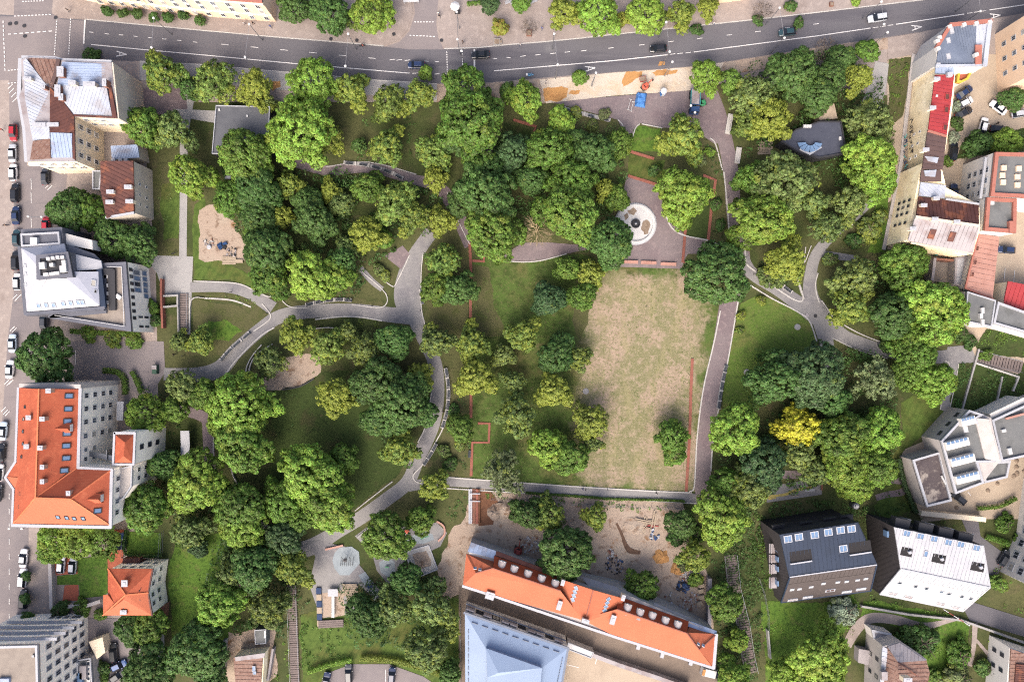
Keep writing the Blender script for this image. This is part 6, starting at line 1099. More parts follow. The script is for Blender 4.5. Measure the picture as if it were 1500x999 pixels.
b.part('joist', MB().box(W(1115, 216, .15), (.15, 3.6, .3)).box(W(1127, 216, .15), (.15, 3.6, .3)), m_wood)
b = B('flat_pavilion', 'grey flat-roofed pavilion half hidden by tree crowns', 'pavilion', 350, 190); z = 4.5
b.walls([(317, 155), (396, 157), (393, 225), (311, 226)], z, m_charc); b.flat([(317, 155), (396, 157), (393, 225), (311, 226)], z + .1, m_deck, .16, .35, m_ledge)
for x, y in ((321, 161), (362, 170), (340, 205)): b.box('roof_vent', x, y, z, (.4, .5, .4), m_white_metal)
# --- B20 street facade at the top
def facade(name, label, base, z, mw, mr, nwin, rows, win=(1.1, 1.7)):
    """base: street line of the facade in ground pixels, left to right; the body runs away from the street"""
    b = B(name, label, 'building', sum(p[0] for p in base) / len(base), sum(p[1] for p in base) / len(base) - 20)
    k = H / (H - z); top = [(CX + (x - CX) * k, CY + (y - CY) * k) for x, y in base]; back = [(top[-1][0] + 2, -120), (top[0][0] - 2, -120)]
    b.walls(top + back, z, mw); b.flat(top + back, z + .1, mr, .5, .4, m_oparapet)
    for a, c in zip(top, top[1:]): b.windows(a, c, z, rows, max(2, int(math.hypot(c[0] - a[0], c[1] - a[1]) / nwin)), win[0], win[1])
    b.line('cornice', [(x, y + .6, z - .3) for x, y in top], .6, .5, m_cream); b.line('string_course', [(x, y + .4, 3.6) for x, y in [(CX + (x - CX) * H / (H - 3.6), CY + (y - CY) * H / (H - 3.6)) for x, y in base]], .35, .35, m_cream)
    return b
facade('cream_facade_house', 'cream street house with arched shop openings and a grey side wall', [(228, 17), (300, 25), (405, 33)], 9.5, m_peach, m_gtin, 19, (7.6, 5.2, 1.8), (1.2, 1.9))
facade('street_house', 'beige street house behind the pavement row of small trees', [(145, 7), (226, 16)], 9.5, m_peach, m_gtin, 16, (7.6, 5.2, 1.8), (1.2, 1.9))
facade('street_house', 'salmon trimmed house at the upper street corner beyond the crossing', [(100, -4), (143, 5)], 9.0, m_cream, m_gtin, 16, (7, 4.5, 1.8))
facade('street_house', 'house behind the autumn trees at the top of the road', [(1050, 6), (1098, 0)], 8.0, m_peach, m_oparapet, 14, (6, 3))
# --- B21, B22 old houses at the bottom
b = B('old_rusty_house', 'old white house with rusty patched hipped roof at the bottom meadow', 'house', 1310, 980); z = 8
b.walls([(1294, 946), (1318, 940), (1357, 965), (1360, 1050), (1290, 1050)], z, m_greyw)
b.roof([(1293, 946, z), (1300, 950, z + .4), (1296, 1050, z + .4), (1286, 1050, z)], m_wtin, seams=1.2); b.roof([(1300, 948, z + .3), (1316, 970, z + 2.2), (1310, 1050, z + 2.2), (1290, 1050, z + .3)], m_rustp, seams=1); b.roof([(1300, 947, z + .3), (1318, 941, z + .3), (1357, 967, z + .3), (1316, 970, z + 2.2)], m_gtin, seams=1)
b.roof([(1316, 970, z + 2.2), (1357, 967, z + .3), (1362, 985, z + .3), (1350, 1050, z + .3), (1310, 1050, z + 2.2)], m_rustp, seams=1); b.roof([(1308, 953, z + .9), (1322, 952, z + .8), (1322, 961, z + 1.7), (1310, 962, z + 1.7)], m_gtin); b.line('ridge', [(1316, 970, z + 2.3), (1344, 990, z + 1.6)], .25, .2, m_rtin)
b.chimney(1326, 993, 1.8, 1.0, 1.0, None, m_cream); b.box('dormer', 1296, 990, z + .4, (1.4, 2, 1.2), m_gtin); b.windows((1294, 946), (1290, 1050), z, (5.5, 2.6), [.25, .5, .75], .9, 1.3, m_dframe)
b.walls([(1276, 921), (1305, 927), (1304, 941), (1280, 938)], 3.5, m_ww, 'annex'); b.flat([(1276, 921), (1305, 927), (1304, 941), (1280, 938)], 3.6, m_gtin, .5, .3, m_whiter); b.walls([(1258, 950), (1276, 953), (1272, 974), (1257, 970)], 2.2, m_gtin, 'porch')
b = B('small_white_house', 'small white house with rusty roof at the forked earth path', 'house', 1490, 980); z = 7
b.walls([(1479, 948), (1560, 975), (1560, 1060), (1470, 1060)], z, m_ww); b.roof([(1481, 950, z + .4), (1560, 978, z + .4), (1560, 1060, z + .4), (1476, 1060, z + .4)], m_rustp, seams=.9); b.roof([(1489, 972, z + .8), (1560, 982, z + 1.6), (1560, 1060, z + 1.6), (1482, 1060, z + .8)], m_rtin, seams=.5)
b.windows((1479, 948), (1470, 1060), z, (4.8, 2.2), [.15, .35], 1.0, 1.3, m_dframe); b.walls([(1459, 967), (1472, 970), (1468, 993), (1456, 988)], 2.6, m_greyw, 'porch'); b.flat([(1459, 967), (1472, 970), (1468, 993), (1456, 988)], 2.7, m_gtin)
# --- pergola roof
b = B('pergola_shelter', 'curved white flat shelter roof over garden seats', 'shelter', 272, 652); b.roof([(264, 631, 2.8), (277, 631, 2.8), (278, 652, 2.8), (276, 674, 2.8), (264, 673, 2.8), (265, 652, 2.8)], m_whiter, th=.15)
for x, y in ((267, 634), (274, 634), (274, 671), (266, 671), (275, 652)): b.part('post', MB().tube(W(x, y, 2.7), Vector((*W(x, y, 2.7).xy, -.05)), .08), m_steel)
# ------------------------------------------------------------------ vehicles
m_paint = paint_mat('car_paint'); m_carglass = M('car_glass', (40, 46, 56), rough=.08, k=.5); m_tyre = M('tyre_rubber', (34, 34, 36), k=.6); m_rim = M('wheel_rim', (170, 172, 176), rough=.4, metal=.5)
m_lamp = M('headlamp_glass', (220, 222, 226), rough=.2); m_tail = M('tail_lamp', (160, 30, 30), rough=.3)
def sections(S_, mat, name):
    """S_: list of (x, [(y, z) ...]) half profiles, mirrored and lofted"""
    vs = []; n = len(S_[0][1]) * 2
    for x, pr in S_:
        vs += [(x, y, z) for y, z in pr] + [(x, -y, z) for y, z in reversed(pr)]
    fs = [(i * n + j, i * n + (j + 1) % n, (i + 1) * n + (j + 1) % n, (i + 1) * n + j) for i in range(len(S_) - 1) for j in range(n)]
    fs += [tuple(range(n - 1, -1, -1)), tuple((len(S_) - 1) * n + j for j in range(n))]
    return mesh(name, vs, fs, mat)
def car_proto(kind):
    L, Wd, Hh = {'hatch': (4.2, .88, 1.48), 'saloon': (4.6, .9, 1.45), 'estate': (4.8, .93, 1.62)}[kind]; a = L / 2
    body = [(-a, .66, .55, .78), (-a + .12, .82, .35, .92), (-a + .7, Wd, .25, .96), (-.3, Wd, .25, .95), (.7, Wd, .25, .93), (a - .9, Wd, .25, .88), (a - .25, .84, .3, .76), (a, .58, .45, .62)]
    S_ = [(x, [(0, zt + .03), (w * .72, zt + .01), (w * .95, zt - .1), (w, zt - .3), (w * .97, zb), (0, zb)]) for x, w, zb, zt in body]
    P = {'body': sections(S_, m_paint, 'body')}
    r0, r1 = {'hatch': (-a + .75, .45), 'saloon': (-a + 1.35, .45), 'estate': (-a + .55, .5)}[kind]; b0, b1 = {'hatch': (-a + .15, 1.15), 'saloon': (-a + .75, 1.15), 'estate': (-a + .12, 1.2)}[kind]
    rw, bw, zb = Wd * .66, Wd * .90, .93
    rf = [Vector((r0, -rw, Hh - .05)), Vector((r1, -rw, Hh - .03)), Vector((r1, rw, Hh - .03)), Vector((r0, rw, Hh - .05))]; top = [v + Vector((0, 0, .05)) for v in rf]
    for v in top: v.x = v.x * .96 + .02; v.y *= .9
    P['roof'] = MB().prism(top, rf).me('roof', m_paint)
    bl = [Vector((b0, -bw, zb)), Vector((b1, -bw, zb - .02)), Vector((b1, bw, zb - .02)), Vector((b0, bw, zb))]
    def q(i, j): 
        A, Bq, C1, D = bl[i], bl[j], rf[j], rf[i]; n = (Bq - A).cross(D - A).normalized() * .03; return MB().prism([A + n, Bq + n, C1 + n, D + n], [A - n, Bq - n, C1 - n, D - n])
    P['windscreen'] = q(1, 2).me('windscreen', m_carglass); P['rear_window'] = q(3, 0).me('rear_window', m_carglass); P['side_window'] = [q(0, 1).me('side_window', m_carglass), q(2, 3).me('side_window', m_carglass)]
    P['wheel'] = MB().tube((0, -.1, 0), (0, .1, 0), .32, None, 14).me('wheel', m_tyre); P['rim'] = MB().tube((0, -.11, 0), (0, .11, 0), .2, None, 10).me('rim', m_rim)
    P['headlight'] = MB().box((0, 0, 0), (.22, .36, .14)).me('headlight', m_lamp); P['tail_light'] = MB().box((0, 0, 0), (.12, .3, .16)).me('tail_light', m_tail); P['mirror'] = MB().box((0, 0, 0), (.2, .2, .13)).me('mirror', m_paint)
    P['L'], P['W'] = L, Wd
    return P
CARS = {k: car_proto(k) for k in ('hatch', 'saloon', 'estate')}
PAINT = {'black': (.010, .011, .014), 'dark grey': (.035, .038, .045), 'dark blue': (.012, .022, .060), 'blue': (.03, .07, .19), 'white': (.62, .62, .63), 'silver': (.34, .36, .39), 'red': (.26, .014, .022), 'light blue': (.36, .44, .52), 'dark teal': (.018, .045, .055)}
def car(px, py, heading, kind, colour, label, group='cars parked along the street'):
    """heading: degrees in the photo, 0 = nose to the right, 90 = nose up"""
    p = CARS[kind]; t = thing('parked_car' if 'parked' in group else 'moving_car', W(px, py, .8) * Vector((1, 1, 0)).x if False else Vector((*W(px, py, .7).xy, zroad)), uniq(label), 'car', group, R(heading)); c = PAINT[colour] + (1,); L, Wd = p['L'], p['W']; a = L / 2
    for n in ('body', 'roof'): put(n, p[n], t).color = c
    put('windscreen', p['windscreen'], t); put('rear_window', p['rear_window'], t)
    for m in p['side_window']: put('side_window', m, t)
    for x in (-a + .85, a - .85):
        for y in (-Wd + .1, Wd - .1): put('rim', p['rim'], put('wheel', p['wheel'], t, (x, y, .32)))
    for y in (-.55, .55): put('headlight', p['headlight'], t, (a - .22, y, .64)); put('tail_light', p['tail_light'], t, (-a + .05, y, .72))
    for y in (-Wd - .06, Wd + .06): put('mirror', p['mirror'], t, (.75, y, .98)).color = c
    return t
zroad = .25
zroad = .2
MV = 'cars driving on the main road'; PK = 'cars parked along the street'; YD = 'cars parked in the yards'
for a in ((704, 81, 183, 'saloon', 'black', 'black saloon waiting at the stop line of the crossing', MV), (610, 96, 180, 'hatch', 'dark blue', 'dark blue car half under the sapling by the crossing', MV), (964, 72, 183, 'hatch', 'black', 'black hatchback beside the solid white line above the skip truck', MV),
  (1153, 48, 187, 'hatch', 'dark teal', 'very dark car driving past the top verge shrubs', MV), (1285, 27, 189, 'estate', 'silver', 'silver estate car on the main road', MV),
  (20, 195, 270, 'hatch', 'red', 'red hatchback parked beside the old tenement', PK), (19, 225, 90, 'saloon', 'silver', 'silver car parked behind the red hatchback', PK), (20, 253, 90, 'hatch', 'white', 'white hatchback parked below the tenement end', PK), (23, 283, 90, 'estate', 'black', 'black estate parked opposite the diagonal hatch marks', PK), (24, 316, 90, 'saloon', 'dark blue', 'dark blue saloon parked near the street lamp head', PK),
  (25, 349, 90, 'hatch', 'dark teal', 'dark teal car with pale windscreen beside the modern white house', PK), (24, 382, 90, 'estate', 'black', 'black estate under the white hipped roof edge', PK), (26, 413, 90, 'hatch', 'white', 'white hatchback at the lower corner of the modern white house', PK), (67, 259, 90, 'hatch', 'dark grey', 'dark grey car in front of the tenement yard', PK), (68, 330, 90, 'hatch', 'red', 'red car mostly hidden by the modern white house', PK), (65, 470, 90, 'hatch', 'dark grey', 'dark grey car under the gravel terrace edge', PK),
  (19, 503, 90, 'saloon', 'light blue', 'pale blue car above the street corner tree', PK), (15, 541, 85, 'saloon', 'white', 'white saloon beside the street corner tree', PK), (5, 631, 85, 'saloon', 'light blue', 'pale blue saloon beside the orange-roofed block', PK), (2, 663, 85, 'saloon', 'black', 'black saloon next below the pale blue one', PK), (0, 692, 85, 'hatch', 'white', 'white hatchback at the corner turret of the block', PK), (-2, 722, 85, 'hatch', 'dark grey', 'dark car cut by the picture edge below the turret', PK),
  (35, 817, 85, 'saloon', 'white', 'white saloon with blue windscreen at the pavement', PK), (34, 846, 85, 'estate', 'white', 'white estate car under a street sapling', PK), (35, 877, 88, 'estate', 'black', 'black estate car under a street sapling', PK), (90, 827, 85, 'hatch', 'white', 'white car nearer the street in the red yard', YD), (107, 828, 85, 'hatch', 'silver', 'silver car next to the green lawn in the red yard', YD), (172, 786, 5, 'hatch', 'blue', 'blue car by the fenced lawn', YD), (171, 800, 5, 'hatch', 'dark blue', 'dark blue car below the other on red paving', YD),
  (167, 955, 95, 'estate', 'black', 'black car in the service yard', YD), (174, 974, 25, 'hatch', 'blue', 'bright blue car in the service yard', YD), (172, 990, 35, 'hatch', 'black', 'black car half under trees in the service yard', YD),
  (1412, 136, 35, 'saloon', 'dark blue', 'dark blue saloon nearest the yellow balcony', YD), (1413, 151, 28, 'hatch', 'white', 'white car with dark sunroof beside the silvery shrub', YD), (1411, 166, 28, 'saloon', 'black', 'black saloon in the row by the red roof', YD), (1462, 158, 142, 'saloon', 'white', 'white saloon near the beige corner house', YD), (1440, 185, 75, 'hatch', 'white', 'white hatchback at the yard hedge', YD), (1462, 190, -5, 'hatch', 'black', 'black hatchback beside the yard hedge', YD), (1493, 167, 10, 'hatch', 'silver', 'silver car under the yard tree', YD),
  (1396, 222, 82, 'estate', 'black', 'black estate close to the brown roof', YD), (1397, 283, 88, 'saloon', 'dark blue', 'dark blue car by the white factory wing', YD), (1474, 366, 175, 'hatch', 'dark blue', 'dark blue hatchback beside the salmon roof', YD), (1404, 729, 140, 'hatch', 'black', 'black car at the grey angular building', YD),
  (478, 997, 80, 'saloon', 'dark blue', 'dark blue saloon nearest the boardwalk in the car park', YD), (511, 986, 92, 'estate', 'dark grey', 'grey estate in the middle of the car park', YD), (574, 989, 85, 'hatch', 'dark blue', 'dark blue hatchback beside the car park line', YD), (1470, 817, 60, 'hatch', 'dark grey', 'dark car at the wall of the white flats', YD)):
    car(*a)
# ------------------------------------------------------------------ people, cycles
def person_mesh(shirt, trousers, step=.25):
    bm_v = [((0, 0, .95), .15), ((0, 0, 1.2), .16), ((0, 0, 1.42), .17), ((0, 0, 1.54), .065), ((.02, 0, 1.66), .10), ((.02, 0, 1.76), .075)]
    e = [(0, 1), (1, 2), (2, 3), (3, 4), (4, 5)]
    for s in (-1, 1):
        i = len(bm_v); k = s * step; bm_v += [((0, s * .1, .86), .10), ((k * .5, s * .11, .48), .07), ((k, s * .11, .08), .05), ((k + .14, s * .12, .04), .04)]; e += [(0, i), (i, i + 1), (i + 1, i + 2), (i + 2, i + 3)]
        i = len(bm_v); bm_v += [((0, s * .2, 1.4), .06), ((-k * .4, s * .26, 1.14), .045), ((-k * .9 + .05, s * .25, .9), .035), ((-k * .9 + .08, s * .24, .80), .04)]; e += [(2, i), (i, i + 1), (i + 1, i + 2), (i + 2, i + 3)]
    me = bpy.data.meshes.new('body'); me.from_pydata([v for v, r in bm_v], e, []); o = bpy.data.objects.new('tmp', me); link(o)
    md = o.modifiers.new('skin', 'SKIN'); o.modifiers.new('sub', 'SUBSURF').levels = 1
    for i, (v, r) in enumerate(bm_v): me.skin_vertices[0].data[i].radius = (r, r)
    me.skin_vertices[0].data[0].use_root = True
    dg = bpy.context.evaluated_depsgraph_get(); out = bpy.data.meshes.new_from_object(o.evaluated_get(dg)); bpy.data.objects.remove(o); out.name = 'person'
    out.materials.clear()
    for m in (m_skin, shirt, trousers, m_blk): out.materials.append(m)
    out.polygons.foreach_set('material_index', [3 if p.center.z < .09 else 2 if p.center.z < .95 and abs(p.center.y) < .2 else 1 if p.center.z < 1.5 and p.center.z > 1.0 else 0 for p in out.polygons]); out.update()
    return out
m_skin = M('skin', (214, 170, 142)); m_hair = M('brown_hair', (74, 54, 42)); m_denim = M('blue_denim', (62, 76, 108)); m_blackcl = M('black_cloth', (44, 42, 46)); m_whitecl = M('white_cloth', (222, 220, 218)); m_bluecl = M('blue_cloth', (64, 90, 150)); m_redcl = M('red_cloth', (170, 50, 50)); m_pinkcl = M('beige_cloth', (190, 168, 150))
OUT = {'black': person_mesh(m_blackcl, m_blackcl), 'white': person_mesh(m_whitecl, m_denim), 'blue': person_mesh(m_bluecl, m_denim), 'red': person_mesh(m_redcl, m_blackcl), 'beige': person_mesh(m_pinkcl, m_denim)}
hair = MB().lathe([(0, .13), (.07, .11), (.105, .04), (.10, -.05), (.06, -.08)], (0, 0, 0), 10).me('hair', m_hair, True)
def person(px, py, look, rz, label, z=.13):
    o = put('person', OUT[look], None, Vector((*W(px, py, 1).xy, z)), R(rz)); tag(o, uniq(label), 'person', 'people on foot'); put('hair', hair, o, (.0, 0, 1.68)); return o
for a in ((99, 15, 'black', 40, 'walking person in black at the upper crossing'), (357, 34, 'white', 10, 'person in a white top before the cream facade'), (370, 34, 'black', 190, 'person in black before the cream facade'), (396, 39, 'blue', 100, 'person in blue at the corner of the cream facade'), (642, 20, 'white', 80, 'person in white beside the side street'), (644, 24, 'black', 80, 'person in black beside the side street'),
          (678, 62, 'black', 200, 'person in black waiting at the crossing kerb'), (794, 42, 'blue', 60, 'person in blue beside the bare street tree'), (812, 50, 'white', 30, 'person in white at the lamp by the kerb'), (762, 66, 'white', 0, 'person in white stepping off the kerb near the black saloon'), (1046, 34, 'white', 120, 'person in white under the autumn row end'), (800, 121, 'white', 40, 'person in white on the dirt verge'),
          (2, 190, 'red', 90, 'person in red on the far street pavement'), (9, 330, 'beige', 20, 'person in beige on the pavement opposite the modern white house'), (854, 716, 'blue', 180, 'person in blue on the lower grey path'), (962, 722, 'black', 30, 'person in black on the lower grey path'), (1461, 181, 'black', 0, 'person in black beside the black hatchback'), (255, 519, 'black', 0, 'person at the top of the stairs by the forecourt'), (650, 603, 'black', 90, 'person in black sitting place by the curved bench row')): person(*a)
wheel_me = MB().lathe([(.34, -.02), (.34, .02), (.29, .02), (.29, -.02), (.34, -.02)], n=18).me('wheel', m_tyre); fr = MB()
for a_, b_ in (((-.5, 0, .34), (-.15, 0, .85)), ((-.15, 0, .8), (.4, 0, .82)), ((.05, 0, .3), (-.15, 0, .8)), ((.05, 0, .3), (.4, 0, .8)), ((.5, 0, .34), (.38, 0, 1.0)), ((-.5, 0, .34), (.05, 0, .3)), ((.38, -.25, 1.0), (.38, .25, 1.0))): fr.tube(a_, b_, .025)
frame_me = fr.me('frame', m_charc); saddle_me = MB().box((-.2, 0, .9), (.26, .14, .06)).me('saddle', m_blk)
def cycle(px, py, rz, label, motor=None, z=.02):
    t = thing('motor_scooter' if motor else 'bicycle', Vector((*W(px, py, .5).xy, z)), uniq(label), 'scooter' if motor else 'bicycle', None, R(rz))
    for x in (-.5, .5): w = put('wheel', wheel_me, t, (x, 0, .34)); w.rotation_euler = (R(90), 0, 0)
    put('frame', frame_me, t); put('saddle', saddle_me, t)
    if motor:
        put('fairing', MB().prism([Vector(v) for v in ((-.9, -.2, .8), (-.2, -.28, .85), (.9, -.12, .75), (.9, .12, .75), (-.2, .28, .85), (-.9, .2, .8))], [Vector(v) for v in ((-.7, -.15, .3), (-.2, -.2, .25), (.7, -.1, .35), (.7, .1, .35), (-.2, .2, .25), (-.7, .15, .3))]).me('fairing', motor), t); put('windshield', MB().box((.45, 0, 1.1), (.06, .5, .5)).me('windshield', m_sky), t); put('top_box', MB().box((-.75, 0, 1.0), (.45, .5, .4)).me('top_box', m_whitecl), t)
    return t
cycle(531, 67, 10, 'bicycle ridden along the kerb near the side street', None, .16); o = person(531.3, 67, 'red', 10, 'cyclist in a red top riding along the kerb', .25); cycle(776, 111, 5, 'light blue and white scooter in the bus lane', M('light_blue_fairing', (110, 170, 210)), .17); cycle(255, 371, 20, 'bicycle leaning near the paved forecourt', None, .1); cycle(8, 330, 10, 'bicycle on the pavement opposite the modern white house', None, .1)
# ------------------------------------------------------------------ street lamps with cables across the road
lamp_pole = MB().tube((0, 0, -.1), (0, 0, 8.6), .11, .07, 8).tube((0, 0, 0), (0, 0, .8), .16, .12, 8).me('pole', m_steel); lamp_head = MB().lathe([(.04, .3), (.22, .22), (.3, .02), (.24, -.06), (0, -.08)], n=12).me('lamp_head', m_frame)
def lamp(px, py, label, arm=None):
    z = 8.7; t = thing('street_lamp', W(px, py, z) * 1.0 - Vector((0, 0, z)), uniq(label), 'street lamp', 'street lamps'); put('pole', lamp_pole, t); put('lamp_head', lamp_head, t, (0, 0, z), scale=(1, 1, 1))
    if arm:
        a = W(px, py, z); c = W(arm[0], arm[1], z); put('arm', MB().tube((0, 0, 8.5), c - a + Vector((0, 0, 8.6)), .05).me('arm', m_steel), t)
        if len(arm) > 2: put('lamp_head', lamp_head, t, c - a + Vector((0, 0, 8.6)), scale=(1, 1, 1))
    return t
PAIRS = [((225, 27), (222, 70), 'before the cream facade row of trees'), ((365, 36), (359, 84), 'at the cream facade corner'), ((510, 50), (506, 97), 'by the lime tree at the side street'), ((670, 58), (676, 75), 'at the crossing kerb'), ((812, 50), (817, 95), 'at the sand strip start'), ((976, 33), (981, 76), 'beside the black hatchback'), ((1142, 12), (1149, 56), 'at the dark moving car'), ((1291, 3), (1295, 36), 'at the silver estate'), ((1434, -8), (1436, 17), 'near the salmon parapet')]
m_cable = M('cable', (150, 150, 154))
for (a, c, w) in PAIRS:
    lamp(*a, 'white headed street lamp on the far kerb ' + w); lamp(*c, 'white headed street lamp on the park side ' + w)
    A, D = W(*a, 8.5), W(*c, 8.5); o = MB().tube(A, D, .035, None, 4).build('lamp_cable', m_cable); tag(o, uniq('thin cable strung across the road between lamps ' + w), 'cable', 'cables across the road')
for x, y, arm, w in ((61, 318, (41, 317, 1), 'leaning over the street beside the round courtyard tree'), (32, 774, (13, 774, 1), 'at the corner of the orange-roofed block'), (873, 107, (866, 125), 'dark, on the sand strip verge'), (985, 91, (977, 112), 'dark, between the sand patches'), (60, 445, (20, 444), 'below the modern white house'), (1012, 155, None, 'beside the skip truck'), (1018, 165, None, 'second beside the skip truck'), (1300, 48, (1287, 62), 'at the top of the concrete ramp'),
                  (669, 18, (671, 57), 'on the paved square')): lamp(x, y, 'street lamp ' + w, arm)
bol = MB().tube((0, 0, 0), (0, 0, 1.05), .09, .08, 8).tube((0, 0, 1.05), (0, 0, 1.25), .12, .1, 8).me('bollard_lamp', m_charc)
for i, (x, y, w) in enumerate(((545, 448, 'bench bay end'), (1059, 355, 'fountain side path'), (648, 602, 'curved bench row'), (606, 692, 'lower path meeting'), (858, 718, 'field corner'), (890, 717, 'middle of the lower path'), (1067, 290, 'brick-edged square'), (1066, 135, 'plaza entrance'), (616, 455, 'wide path'), (391, 459, 'curved path fork'), (338, 428, 'small bed'), (268, 521, 'stairs'), (260, 544, 'circular path start'), (666, 963, 'car park'), (1092, 377, 'path split'), (1105, 402, 'fork bench'), (470, 778, 'playground'))):
    o = put('bollard_lamp', bol, None, Vector((*W(x, y, .6).xy, 0))); tag(o, uniq('small dark bollard lamp at the ' + w), 'bollard lamp', 'bollard lamps along the park paths')
# ------------------------------------------------------------------ benches and seat walls
m_slat = M('dark_bench_slat', (70, 76, 84), [('noise', 3, (92, 96, 102), .5, .7, .6)])
def bench(px, py, rz, label, L=2.2, base=.12, group='benches on the seat walls', mat=None):
    t = thing('bench', Vector((*W(px, py, .5).xy, base)), uniq(label), 'bench', group, R(rz))
    key = ('bench', L, (mat or m_slat).name)
    if key not in UNIT: UNIT[key] = [MB().box((0, 0, 0), (L, .13, .05)).me('seat_slat', mat or m_slat), MB().box((0, 0, 0), (L, .06, .13)).me('back_slat', mat or m_slat), MB().box((0, 0, .2), (.1, .5, .4)).me('leg', m_ledge)]
    s, bk, lg = UNIT[key]
    for i in range(3): put('seat_slat', s, t, (0, -.17 + .17 * i, .43))
    for i in range(2): put('back_slat', bk, t, (0, .3 + .04 * i, .6 + .17 * i))
    for x in (-L / 2 + .15, L / 2 - .15): put('leg', lg, t, (x, 0, 0))
    return t
NUM = ['first', 'second', 'third', 'fourth', 'fifth', 'sixth', 'seventh']
def seat_row(pts, n, off, flip, w, place, frm, plinth=5.5):
    """curved concrete plinth with n benches on it; off: shift in pixels across the row"""
    ribbon('seat_plinth', [(x, y) for x, y in pts], m_conc, 6, 0.0, plinth, .3)
    A, B_ = edges([(x, y) for x, y in pts], 12, off * 2 if off else .01); k = len(A)
    for i in range(n):
        f = (i + .5) / n * (k - 1); j = min(int(f), k - 2); c = A[j] + (A[j + 1] - A[j]) * (f - j); d = A[j + 1] - A[j]; rz = math.degrees(math.atan2(-d[1], d[0])) + (180 if flip else 0)
        bench(c[0], c[1], rz, 'dark bench on the %s seat wall, %s from its %s end' % (place, NUM[i], frm), w, .3)
    for i in range(n + 1):
        f = i / n * (k - 1); j = min(int(f), k - 2); c = A[j] + (A[j + 1] - A[j]) * (f - j); d = A[j + 1] - A[j]
        tag(MB().box(Vector((*W(*c).xy, .45)), (.28, .9, .36), math.atan2(-d[1], d[0])).build('seat_divider', m_kerb), kind='structure')
seat_row([(449, 447), (470, 442), (495, 439), (515, 440)], 5, 0, True, 1.7, 'bench bay', 'playground') if False else seat_row([(449, 447), (470, 442), (495, 439), (515, 440)], 5, 0, True, 1.7, 'bench bay', 'dead-end')
seat_row([(653, 540), (657, 570), (655, 600), (648, 626)], 6, 0, False, 1.7, 'long curved', 'upper'); seat_row([(639, 650), (630, 666), (621, 680)], 3, 0, False, 1.7, 'lower circular path', 'upper')
seat_row([(1063, 536), (1057, 565), (1052, 598)], 5, 0, False, 1.7, 'mown lawn', 'upper'); seat_row([(1120, 403), (1140, 415), (1158, 428)], 3, 0, True, 2.0, 'path fork', 'upper'); seat_row([(325, 527), (340, 510), (366, 488)], 4, 0, True, 2.0, 'triangular bed', 'lower')
seat_row([(505, 239), (535, 242), (565, 250), (590, 262)], 5, 0, True, 1.8, 'curved dark path', 'upper'); seat_row([(827, 160), (856, 168), (893, 177)], 4, 0, True, 1.5, 'plum plaza', 'outer'); seat_row([(617, 425), (619, 445)], 2, 0, False, 1.6, 'wide grey path', 'upper'); seat_row([(1222, 528), (1226, 541)], 1, 0, False, 1.7, 'path stub', 'upper'); seat_row([(1232, 338), (1246, 328)], 1, 0, True, 2.0, 'upper grey path', 'lower')
def low_wall(pts, label, w=1.4, h=.5, mat=None):
    A, B_ = edges(pts, 4, w); m = MB()
    for i in range(len(A) - 1):
        a0, a1, b0, b1 = [Vector((*W(*q).xy, h)) for q in (A[i], A[i + 1], B_[i], B_[i + 1])]; vs = [a0, b0, b1, a1]; m.prism(vs, [Vector((v.x, v.y, -.05)) for v in vs])
    o = m.build('low_wall', mat or m_kerb); tag(o, uniq(label), 'low wall', 'low white retaining walls')
low_wall([(384, 505), (368, 525), (361, 545), (365, 572)], 'curved white low wall outlining the fallow bed, outer line'); low_wall([(400, 504), (378, 518), (366, 540), (368, 572)], 'curved white low wall outlining the fallow bed, inner line'); low_wall([(460, 482), (480, 480), (502, 482)], 'short double white wall below the bench bay'); low_wall([(338, 678), (342, 695), (348, 708)], 'short white wall left of the oval lawn')
low_wall([(414, 571), (440, 566), (460, 555)], 'dark stepped edge of the fallow bed', 1.6, .4, m_charc); low_wall([(279, 484), (281, 440), (300, 437)], 'thin white wall round the small triangular bed', 1.0); low_wall([(318, 710), (331, 725), (338, 745)], 'white wall end by the garden path', 1.8); low_wall([(1167, 408), (1172, 425), (1177, 438)], 'white wall tip inside the path fork', 1.2)
m = MB()
for i in range(8):
    o = MB().box(Vector((*W(915 + i * 0, 388).xy, 0)), (.1, .1, .1)); break
t = None
for i, (x, y) in enumerate(((923, 384), (950, 385), (979, 387))):
    t = thing('brick_bench', Vector((*W(x, y, .3).xy, .03)), uniq('long reddish seat block at the lower edge of the fountain plaza, ' + ['nearest the grove', 'the middle one', 'nearest the brick line'][i]), 'bench', 'seat blocks of the fountain plaza', R(-2))
    for k in range(3): put('seat_slab', MB().box((-1.3 + 1.3 * k, 0, .45), (1.26, .8, .12)).me('seat_slab', m_pink if False else m_redpave_l), t) if False else put('seat_slab', MB().box((-1.3 + 1.3 * k, 0, .45), (1.26, .8, .12)).me('seat_slab', m_pink), t)
    put('base', MB().box((0, 0, .19), (3.7, .6, .4)).me('base', m_kerb), t)
for (x, y, rz, L, w) in ((1068, 182, 80, 5.0, 'plum path above the curve'), (1081, 228, 82, 4.0, 'plum path at the curve')):
    o = MB().box(Vector((*W(x, y, .3).xy, .25)), (L, 1.3, .5), R(rz)).box(Vector((*W(x, y, .3).xy, .58)), (L * .92, .5, .12), R(rz)).build('stone_bench', m_kerb); tag(o, uniq('pale stone bench block beside the ' + w), 'bench', 'stone benches')
